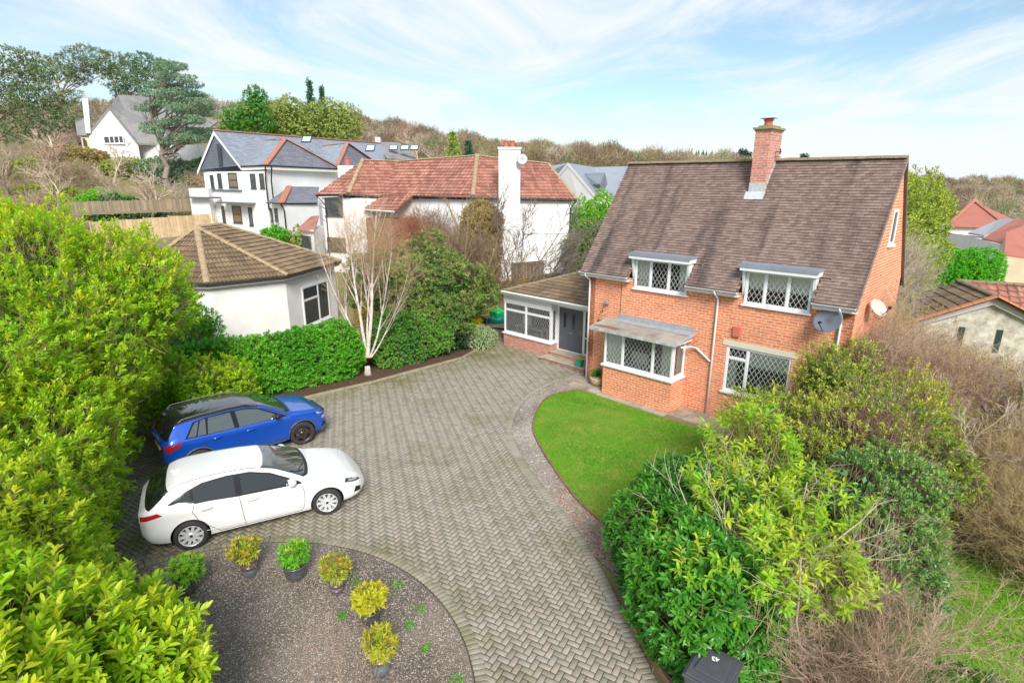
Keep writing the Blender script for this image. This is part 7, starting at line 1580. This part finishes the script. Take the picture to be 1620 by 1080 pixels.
# wheelie bin
bn_=thing('wheelie_bin','dark grey wheelie bin with white house numbers under the laurel hedge','wheelie bin',(2.72,6.08,.02),R(-38))
m=MB(); V=[]
for (w_,d_,z) in ((.20,.24,.06),(.235,.29,.55),(.275,.335,.94),(.285,.345,1.0)):
    for sx,sy in ((-1,-1),(1,-1),(1,1),(-1,1)): V.append((sx*w_,sy*d_,z))
m.add(V,[(4*i+k,4*i+(k+1)%4,4*i+4+(k+1)%4,4*i+4+k) for i in range(3) for k in range(4)]+[(3,2,1,0),(12,13,14,15)]); m.build('body',M_dgrey,bn_,bevel=.02)
m=MB(); m.box(-.30,.30,-.36,.36,1.005,1.035); m.prism([(-.27,-.33,1.036),(.27,-.33,1.036),(.27,.33,1.036),(-.27,.33,1.036)],(0,0,.022)); 
m.prism([(-.20,-.20,1.059),(.20,-.20,1.059),(.16,.25,1.059),(-.16,.25,1.059)],(0,0,.02)); lid=m.build('lid',M_dgrey,bn_,bevel=.012)
m=MB(); m.tube([(-.24,.42,.98),(.24,.42,.98)],.016); m.tube([(-.22,.36,.96),(-.22,.42,.98)],.016);m.tube([(.22,.36,.96),(.22,.42,.98)],.016); m.build('handle',M_black,bn_)
m=MB()
for sx in (-.27,.27): m.lathe([(.10,-.025),(.10,.025)],20,T=Matrix.Translation((sx,.30,.10))@Matrix.Rotation(R(90),4,'Y')@Matrix.Rotation(R(90),4,'X'),axis='y')
m.build('wheels',M_tyre,bn_)
def text(txt,size,mw,par,name='number',mat=None):
    cu=bpy.data.curves.new('t','FONT'); cu.body=txt; cu.size=size; cu.extrude=.0008; cu.align_x='CENTER'; cu.align_y='CENTER'; cu.offset=.004
    o=bpy.data.objects.new('t',cu); COL.objects.link(o); dg=bpy.context.evaluated_depsgraph_get(); me=bpy.data.meshes.new_from_object(o.evaluated_get(dg)); bpy.data.objects.remove(o)
    me.transform(mw); me.materials.clear(); me.materials.append(mat or pm('white_lettering',(.8,.8,.8),.6)); o=bpy.data.objects.new(name,me); COL.objects.link(o); o.parent=par; return o
text('43',.10,Matrix.Translation((-.02,.12,1.081))@Matrix.Rotation(R(200),4,'Z'),lid)
text('43',.12,Matrix.Translation((-.266,-.05,.74))@Matrix.Rotation(R(-90),4,'Z')@Matrix.Rotation(R(86),4,'X'),bn_)
# pots by the door
pg=thing('planter','turquoise square planter with small yellow flowers on the front door step','planter',(*hl(-5.72,.62),.177),HA)
m=MB(); V=[]
for w_,z in ((.10,0),(.135,.26)):
    for sx,sy in ((-1,-1),(1,-1),(1,1),(-1,1)): V.append((sx*w_,sy*w_,z))
m.add(V,[(k,(k+1)%4,4+(k+1)%4,4+k) for k in range(4)]+[(3,2,1,0),(4,5,6,7)]); m.build('pot',pm('turquoise_glaze',(.01,.33,.26),.3,coat=.5),pg,bevel=.01)
q=hl(-5.72,.62); foliage('flowers',[(q[0],q[1],.46,.09,.09,.06)],40,L_gold,parent=pg,leaf=(.05,.02),per=6,slen=.07,tipamt=.5)
ps=thing('planter','buff stone half-barrel planter with green plant and pale pebbles beside the bay window','planter',(*hl(-4.15,-.32),.05),HA)
m=MB(); m.lathe([(.20,0),(.26,.1),(.29,.25),(.27,.30),(.24,.30),(.23,.26),(0,.26)],20,T=Matrix.Scale(1.15,4,(1,0,0))); m.build('pot',pm('buff_stone',(.58,.44,.24),.85,noise=((.36,.26,.15),7),bump=.6),ps,smooth=True)
q=hl(-4.25,-.30); foliage('plant',[(q[0],q[1],.46,.13,.12,.14)],60,L_rh2,parent=ps,leaf=(.08,.03),per=8,slen=.12)
m=MB()
for k in range(14): a=random.uniform(0,6.28); rr=random.uniform(.02,.2); m.lathe([(.0,0),(.03,.01),(.035,.03),(.0,.05)],7,T=Matrix.Translation((.04+rr*math.cos(a),rr*math.sin(a)*.8,.255)))
m.build('pebbles',pm('pale_pebbles',(.66,.62,.56),.7,var=.4),ps,smooth=True)
hbk=thing('hanging_basket','small dark hanging basket on a wall bracket beside the bay roof','basket',(*hl(-4.30,-.14),2.45),HA)
m=MB(); m.lathe([(0,-.10),(.07,-.08),(.11,0),(.09,.0),(0,-.02)],14); m.build('basket',pm('dark_basket',(.10,.05,.03),.8),hbk)
m=MB(); m.tube([(.0,.13,.38),(0,.13,.28)],.012); m.tube([(0,.13,.36),(0,0,.34)],.010)
for a in (0,2.1,4.2): m.tube([(0,0,.34),(.10*math.cos(a),.10*math.sin(a),0)],.004,5)
m.build('bracket',M_blackm,hbk)
# corner of the yard by the fence
gb=thing('garden_bag','bright green plastic sack on a teal tub behind the porch corner','sack',(-.75,28.4,.35))
def lumpy(name,c,r,mat,par,seed,am=.18):
    import bmesh
    bm=bmesh.new(); bmesh.ops.create_icosphere(bm,subdivisions=3,radius=1); rs=np.random.default_rng(seed); ph=rs.uniform(0,6.28,6)
    for v in bm.verts:
        k=1+am*(math.sin(v.co.x*5+ph[0])+math.sin(v.co.y*6+ph[1])+math.sin(v.co.z*7+ph[2])+math.sin(v.co.x*11+v.co.y*9+ph[3]))/2; v.co=Vector((v.co.x*r[0]*k+c[0],v.co.y*r[1]*k+c[1],v.co.z*r[2]*k+c[2]))
    me=bpy.data.meshes.new(name); bm.to_mesh(me); bm.free(); me.materials.append(mat); me.polygons.foreach_set('use_smooth',[True]*len(me.polygons)); o=bpy.data.objects.new(name,me); COL.objects.link(o); o.parent=par
    if par: o.matrix_parent_inverse=base_mat(par).inverted()
    return o
lumpy('sack',(-.72,28.4,.80),(.38,.33,.28),pm('bright_green_plastic',(.01,.42,.12),.25),gb,2)
lumpy('tub',(-.78,28.3,.50),(.46,.36,.24),pm('teal_plastic',(.01,.25,.20),.3),gb,4,.10)
kb=thing('storage_box','black plastic recycling box at the foot of the rear fence','box',(-1.9,28.0,.02),R(20))
m=MB(); m.box(-.5,.5,-.32,.32,0,.55); m.box(-.54,.54,-.36,.36,.55,.62); m.build('box',M_black,kb,bevel=.03)
m=MB(); T=Tfrom((-1.5,27.3,0),hl(-10.7,1.9)+(0,)); m.box(0,1.6,0,.22,0,.34,T); tag(m.build('low_wall',pm('old_sleeper_wall',(.14,.09,.06),.9,noise=((.22,.17,.10),5))),'low dark sleeper wall at the end of the drive beside the porch','wall')
mb=MB(); mb.poly([(-1.45,27.45,.33),(.1,26.95,.33),(.6,31,.33),(-1.6,29.5,.33)]); tag(mb.build('raised_bed',M_grav2),kind='structure')
# ---------------------------------------------------------------- trees on the hill
def clump_tree(name,label,cat,pos,trunkh,clumps,mat,bark,n,leaf,lean=(0,0,1),group=None,seed=1,per=7,tr=.35,flatk=1,**k):
    z=float(TZ(pos[0],pos[1])); root=thing(name,label,cat,(pos[0],pos[1],z),0,group); c=[(pos[0]+a,pos[1]+b,z+cc,d,e,f) for a,b,cc,d,e,f in clumps]
    foliage('crown',c,int(n*(.42 if name=='pine_tree' else .62)),mat,parent=root,leaf=leaf,per=per,slen=leaf[0]*1.6,interior=k.pop('interior',.12),tipamt=.6,**k)
    A=[];B=[];R0=[];R1=[]; p=np.array([pos[0],pos[1],z-.2]); top=p+np.array(lean)*trunkh; ns=8; prev=p; rs=np.random.default_rng(seed)
    pts=[p+(top-p)*i/ns+(rs.normal(size=3)*.02*trunkh*np.array([1,1,0]) if 0<i<ns else 0) for i in range(ns+1)]
    for i in range(ns): A.append(pts[i]);B.append(pts[i+1]);R0.append(tr*(1-.75*i/ns));R1.append(tr*(1-.75*(i+1)/ns))
    for q in c:
        q=np.array(q[:3]); t=np.clip((q[2]-z)/trunkh*.78,.25,.98); j=int(t*ns); s=pts[j]; mid=(s+q)/2+rs.normal(size=3)*.3; r=tr*(1-.75*t)*.5
        A+=[s,mid];B+=[mid,q];R0+=[r,r*.65];R1+=[r*.65,r*.3]
        for _ in range(3): e=q+rs.normal(size=3)*np.array([1.2,1.2,.5]); A.append(mid);B.append(e);R0.append(r*.4);R1.append(r*.12)
    V,F=tubes(A[:ns],B[:ns],np.array(R0[:ns]),np.array(R1[:ns]),6); fastmesh('trunk',V,F,bark,parent=root,smooth=True)
    V,F=tubes(A[ns:],B[ns:],np.array(R0[ns:]),np.array(R1[ns:]),5); fastmesh('limbs',V,F,bark,parent=root,smooth=True)
    return root
def P2(px,Y): d=at(px,400,Y); return (float(d[0]),float(Y))
def zoff(px,py,Y):
    p=at(px,py,Y); return float(p[2]-TZ(p[0],p[1]))
def clumps_px(px0,Y,lst):
    """crown masses given as (px,py,rx,rz) in metres, turned into offsets from the foot of the tree"""
    b=P2(px0,Y); o=[]
    for px,py,rx,rz,*dy in lst:
        dy=dy[0] if dy else 0; p=at(px,py,Y+dy); o.append((p[0]-b[0],dy,p[2]-float(TZ(*b)),rx,rx*.85,rz))
    return b,o
b,c=clumps_px(165,100,[(118,98,2.6,1.2),(140,90,3.0,1.3),(165,96,2.6,1.1),(150,105,2.6,1.0,2),(110,112,1.8,.9),(172,112,1.8,.9),(125,125,1.6,.8,2)])
clump_tree('pine_tree','tall Scots pine with flat open crown on a bare leaning trunk above the villa chimney','tree',b,15,c,L_pine,B_pine,3200,(.34,.09),lean=(-.22,0,1),seed=2,tr=.42,up=.6,rand=.6,lump=.25,interior=.05)
b,c=clumps_px(15,88,[(10,95,4,1.6),(45,100,3,1.3),(70,115,3,1.3),(25,130,3.5,1.4),(85,150,3.2,1.6),(60,160,3.5,1.7),(30,165,3.5,1.6),(95,175,3,1.6),(0,150,3.5,1.8),(75,190,3.5,1.8),(20,200,4,2.0)])
clump_tree('pine_tree','broad dark pine with layered branches at the far left skyline','tree',b,15,c,L_pine,B_pine,6500,(.36,.10),seed=3,tr=.45,rand=.6,lump=.2,interior=.1)
b,c=clumps_px(225,112,[(225,100,3.2,1.5),(205,115,3,1.5),(245,110,3,1.6),(200,130,3,1.5),(225,128,3.2,1.6),(195,142,2.5,1.2)])
clump_tree('pine_tree','dark green pine between the tall Scots pine and the cedar','tree',b,16,c,leafmat('dark_pine_needles',(.035,.08,.035),(.11,.17,.07),(.2,.24,.1),.6,.1),B_pine,3600,(.36,.10),seed=4,rand=.5,lump=.2,interior=.1)
# cedar: layered horizontal plates
b=P2(285,74); cl=[]; rs=np.random.default_rng(6)
for py,wpx in ((104,16),(118,30),(132,42),(146,48),(160,56),(174,66),(188,72),(202,66),(216,52)):
    for k in range(5 if wpx>35 else 3):
        px=277+rs.uniform(-1,1)*wpx*.9; dy=rs.uniform(-3,3); p=at(px+rs.normal()*3,py+abs(px-277)*.10+rs.normal()*3,74+dy); cl.append((p[0]-b[0],dy,p[2]-float(TZ(*b)),rs.uniform(.9,1.7),1.2,.22))
clump_tree('cedar_tree','large blue-green cedar with tiered branches in front of the villa','tree',b,11.5,cl,L_cedar,B_grey,9000,(.22,.07),seed=5,up=.25,out=.8,rand=.4,lump=.15,tr=.4,interior=.08,lean=(-.06,0,1))
for i,(px,Y,lst,lab) in enumerate(((500,110,[(495,190,3.2,2.6),(520,185,3.2,2.8),(545,192,3,2.8),(508,205,3.4,2.6),(535,210,3.6,2.6),(480,205,2.6,2.2)],'broad rounded evergreen oak on the skyline above the slate roof'),
    (450,105,[(440,185,2.8,2.4),(458,178,2.6,2.4),(430,200,2.6,2.2),(465,200,2.6,2.2)],'olive-yellow evergreen tree left of the rounded oak'),
    (390,100,[(385,185,2.6,2.2),(405,160,1.8,2.0),(375,200,2.6,2),(410,190,2.2,2)],'pale green ivy-clad tree right of the cedar'))):
    b,c=clumps_px(px,Y,lst); clump_tree('evergreen_tree',lab,'tree',b,9,c,L_oak if i!=2 else L_rh2,B_grey,1900 if i==0 else 1100,(.42,.17),seed=10+i,rand=.4,lump=.14,lumpcol=1,interior=.3,group='evergreens on the hill')
for i,(px,Y,top,hh,rr,lab) in enumerate(((489,118,131,9,1.9,'dark pointed spruce rising behind the rounded oak'),(509,120,143,7,1.2,'short dark spruce right of the pointed one'),(716,95,212,7,1.9,'green spruce behind the red pantile roof'),(741,97,226,5.5,1.3,'smaller darker spruce right of the green one'))):
    p=at(px,top,Y); z=float(TZ(px and p[0],Y)); H=float(p[2]-z); cl=[]
    for k in range(8): t=k/7; cl.append((0,0,H*(.97-t*.72),rr*(.18+.82*t),rr*(.18+.82*t),H*.09))
    clump_tree('spruce_tree',lab,'tree',(p[0],Y),H*.95,cl,leafmat('spruce_%d'%i,(.02,.06,.03),(.07,.13,.06),(.12,.2,.06),.6,.1) if i!=2 else L_oak,B_brown,700,(.4,.12),seed=20+i,up=.2,out=.9,interior=.3,tr=.15,group='spruces on the hill')
# ---- bare trees of the near hillside, each its own tree
HB=dict(n=[5,4,3,2],wob=.13,trop=[.03,.06,.03],tap=.3,depth=3,kids=[10,8,6],lo=[.2,.15,.15],ang=[(.45,.95),(.4,.9),(.35,.8)],len=[.6,.5,.5],rmin=.026)
protos=[]
def hill_bare(label,px,py_base,Y,h,k,sc=1,mat=None):
    p=at(px,py_base,Y); z=float(TZ(p[0],p[1])); mats=[B_pale,B_brown,B_rust,B_grey]
    root=thing('bare_tree',label,'tree',(float(p[0]),float(p[1]),z),random.uniform(0,6.28),'bare trees on the hillside')
    src=protos[k]
    for o in src:
        c=o.copy(); COL.objects.link(c); c.parent=root; c.matrix_parent_inverse=Matrix.Identity(4); c.scale=(h/8*sc,h/8*sc,h/8)
    return root
for s,mt in ((61,pm('pale_brown_branch',(.60,.48,.36),.9)),(62,pm('grey_brown_branch',(.42,.35,.29),.9)),(63,pm('red_brown_branch',(.45,.31,.23),.9))):
    segs=[]; rs=np.random.default_rng(s); grow((0,0,-.2),(0,0,1),5.2,.13,0,HB,segs,rs); Vs=[];Fs=[];o_=0; prs=[]
    for nm,ds in (('trunk',(0,1)),('twigs',(2,3))):
        Vs=[];Fs=[];o_=0
        for dd in ds:
            q=[x for x in segs if x[4]==dd]; V,F=tubes([x[0] for x in q],[x[1] for x in q],np.array([x[2] for x in q]),np.array([x[3] for x in q]),5 if dd<2 else 3); V=V*[1,1,8/max(7.2,1)]; Vs.append(V);Fs.append(F+o_);o_+=len(V)
        me=fastmesh(nm,np.vstack(Vs),np.vstack(Fs),mt); prs.append(me); COL.objects.unlink(me)
    protos.append(prs)
HT=[('pale spreading bare tree standing in front of the cedar above the pale fence',235,330,57,7.2,0,1.2),
('bare shrubby tree with upright pale stems left of the dark bush',85,300,60,6.5,0,1.2),
('small bare tree left of the garage block behind the fence',290,320,62,5.5,1,1.1),
('grey bare tree at the far left below the big pine',12,300,62,8.0,1,1.1),
('low bare tree with spreading brown crown below the villa wing',120,290,68,5.5,2,1.4),
('rounded bare tree below the villa gable window',195,300,66,4.8,0,1.4),
('brown bare tree at the far left in front of the pine trunk',45,280,66,8.5,2,1.2),
('slender bare tree beside the left fence end',170,310,58,4.5,1,1.3),
('bare tree with pinkish crown right of the cedar trunk',318,290,72,6.2,2,1.2),
('big bare tree with fine grey crown on the skyline right of the cedar',362,250,108,11.5,1,1.1),
('bare skyline tree behind the villa roof left of the cedar',100,230,112,12.5,1,1.1),
('tall bare tree in the gap left of the tall Scots pine',82,230,108,13.5,0,1.0),
('bare tree right of the Scots pine trunk behind the villa roof',185,230,116,12,1,1.1),
('reddish bare tree on the skyline right of the evergreen oaks',590,240,130,11,2,1.2),
('pinkish bare tree on the skyline beyond the low slate roof',625,240,140,10,2,1.2),
('grey bare tree on the skyline between oak and slate roof',560,240,125,9.5,1,1.2),
('bare brown tree above the right end of the slate ridge',660,245,120,8,0,1.3),
('bare bushy tree behind the left chimney pots of the red roof',690,245,118,7.5,1,1.3),
('low bare tree just left of the garage under the cedar',262,325,60,5.0,2,1.3),
('small twiggy bare tree in the hollow beneath the cedar',300,300,64,5.0,1,1.3),('pale bare tree right before the villa window',178,270,74,6.0,0,1.2),('pale bare tree covering the right part of the villa',248,262,76,7.0,0,1.3),('thin pale tree on the bank left of the villa chimney',96,268,76,6.5,0,1.2),('brown bare tree at the left edge of the bank',5,285,66,7.0,2,1.3)]
for t in HT: hill_bare(*t)
# ---- bushes on the near bank
for lab,px,py,Y,r,h,mt in (('bright green bush below the villa between bare trees',160,285,60,2.0,2.4,L_fresh),('dark green bush at the foot of the pale bare tree',185,300,59,2.2,2.2,leafmat('deep_bush',(.02,.07,.02),(.07,.15,.04),(.12,.2,.05),.6,.1)),('dark green hedge-like bush behind the fence left of the garage',225,312,60,3.2,1.3,MATS.get('x') or L_pine),('yellow-brown leafy bush below the pine at the left',30,260,75,4.0,2.2,L_oak),('dark evergreen bush under the cedar trunk before the villa',262,240,77,3.0,2.6,L_cedar),('low olive bush hiding the foot of the villa gable wall',215,245,78,3.4,1.9,L_oak),('russet leafy bush at the left foot of the villa',120,245,80,3.0,2.4,L_rust),('mid green bush right of the cedar behind the slate gable',330,235,80,2.6,2.6,L_rh2),('olive ivy bush half way up the bank at the left',75,290,64,2.6,1.8,L_ever)):
    p=at(px,py,Y); z=float(TZ(p[0],Y)); o=foliage('hillside_bush',[(p[0]-r*.5,Y,z+h*.5,r*.8,r*.7,h*.65),(p[0]+r*.5,Y+.4,z+h*.4,r*.8,r*.7,h*.6)],900,mt,leaf=(.28,.12),per=7,slen=.35,interior=.3,tipamt=.5); tag(o,lab,'bush')
# undergrowth (nobody could count it)
U=[];
for k in range(70):
    px=random.uniform(-10,330); Y=random.uniform(58,92); p=at(px,300,Y); 
    if 100<px<250 and Y>76: continue
    z=float(TZ(p[0],Y)); U.append((p[0],Y,z+.7,random.uniform(1.5,3),1.6,random.uniform(.9,1.7)))
tag(brush('undergrowth',U,10000,1.2,pm('bank_twigs',(.48,.36,.25),.95,noise=((.34,.33,.13),.15)),.020,rand=.7,fork=2,segs=2,rlo=.1),'pinkish-brown bramble undergrowth covering the bank below the villa','undergrowth',kind='stuff')
# ---- the far wood: one mass of bare crowns
def wood(name,label,n,pxr,Yr,hr,mat,q=60,rad=.05,evergreen=None,dense=1.0):
    px=rng.uniform(*pxr,n); Y=np.sqrt(rng.uniform(Yr[0]**2,Yr[1]**2,n)); X=(px-810)/925*Y; Z=TZ(X,Y); H=rng.uniform(*hr,n)*(.85+.16*np.sin(px*.045)*np.sin(px*.017+1)+.10*np.sin(px*.11+2)); Rr=H*rng.uniform(.30,.42,n)
    # twigs: each crown q upward strokes from centre
    d=unit(rng.normal(size=(n,q,3))+[0,0,.35]); s=rng.uniform(.25,.72,(n,q,1)); c=np.stack([X,Y,Z+H*.46],-1)[:,None,:]
    ext=np.stack([Rr,Rr,H*.52],-1)[:,None,:]
    A=c+d*ext*s; B=c+d*ext*(s+rng.uniform(.08,.22,(n,q,1)))+rng.normal(size=(n,q,3))*.55+np.array([0,0,.12])
    r=np.repeat(rad*(Y/150)**.6,q); V1,F1=tubes(A.reshape(-1,3),B.reshape(-1,3),r,r*.35,3)
    t0=np.stack([X,Y,Z-.3],-1); t1=np.stack([X+rng.normal(0,.3,n),Y,Z+H*.6],-1); V2,F2=tubes(t0,t1,.08,.05,4)
    rv=np.clip(.42+.2*np.sin(X*.05+Y*.03)+rng.normal(0,.36,n),0,.86); rv=np.where(rng.random(n)<.06,1.0,rv); rv=np.repeat(rv,q*6); rv=np.r_[rv,np.full(len(V2),.4)]
    o=fastmesh(name,np.vstack([V1,V2]),np.vstack([F1,F2+len(V1)]),mat,rnd=rv); return tag(o,label,'woodland',kind='stuff')
def barkramp(name,cols):
    m=bpy.data.materials.new(name); m.use_nodes=True; nt=m.node_tree; b=nt.nodes['Principled BSDF']; b.inputs['Roughness'].default_value=.95; a=N(nt,'ShaderNodeAttribute',attribute_name='rnd'); cr=N(nt,'ShaderNodeValToRGB')
    cr.color_ramp.elements[0].color=(*cols[0],1); cr.color_ramp.elements[1].color=(*cols[-1],1)
    for i,c in enumerate(cols[1:-1]): e=cr.color_ramp.elements.new((i+1)/(len(cols)-1)); e.color=(*c,1)
    LK(nt,(a.outputs['Fac'],cr.inputs[0]),(cr.outputs[0],b.inputs['Base Color'])); return m
M_wood=barkramp('winter_wood',[(.17,.10,.085),(.30,.19,.14),(.25,.24,.09),(.42,.32,.21),(.58,.49,.38),(.10,.19,.05)])
wood('far_wood','brown leafless woodland covering the long hillside under the sky','x' and 2500,(520,1500),(125,240),(4.5,8.5),M_wood,80,.045)
wood('distant_wood','pale leafless woodland along the far crest of the hill',1900,(-60,1750),(235,345),(5,9.5),M_wood,66,.055)
wood('left_wood','bare brown trees massed behind the villa and pines',420,(-60,560),(112,230),(7,12),M_wood,100,.04)
wood('right_wood','pale brown bare trees massed beyond the houses at the right edge',420,(1380,1760),(82,220),(4,7.5),M_wood,100,.035)
# evergreen strip and lone pines on the crest
for k in range(26):
    px=random.uniform(1085,1165); Y=330; p=at(px,300,Y); z=float(TZ(p[0],Y)); h=random.uniform(8,11); m=MB() if k==0 else m; m.lathe([(1.6,0),(1.2,h*.4),(.6,h*.8),(.05,h)],7,T=Matrix.Translation((p[0],Y,z)))
tag(m.build('far_plantation',pm('far_conifer',(.05,.09,.04),.9)),'thin dark green line of plantation conifers on the crest','woodland',kind='stuff')
for i,(px,py) in enumerate(((1173,236),(1180,238),(1186,241),(1270,244),(1276,245))):
    Y=320; p=at(px,py,Y); z=float(TZ(p[0],Y)); H=float(p[2])-z+1; root=thing('lone_pine',['lone dark pine on the crest left of the chimney, leftmost of three','lone dark pine on the crest, middle of three left of the chimney','shortest of three lone pines on the crest left of the chimney','tiny lone pine on the skyline right of the chimney','tiny second lone pine right of the chimney'][i],'tree',(float(p[0]),Y,z),0,'lone pines on the crest')
    foliage('crown',[(p[0],Y,p[2]-1.5,1.1,1.1,1.6),(p[0]+.3,Y,p[2]-4,1.0,1,1.4)],90,L_dark,parent=root,leaf=(.7,.3),per=6,slen=.6,interior=.2); m=MB(); m.tube([(p[0],Y,z),(p[0],Y,p[2]-1)],.2,6); m.build('trunk',B_grey,root,local=False)
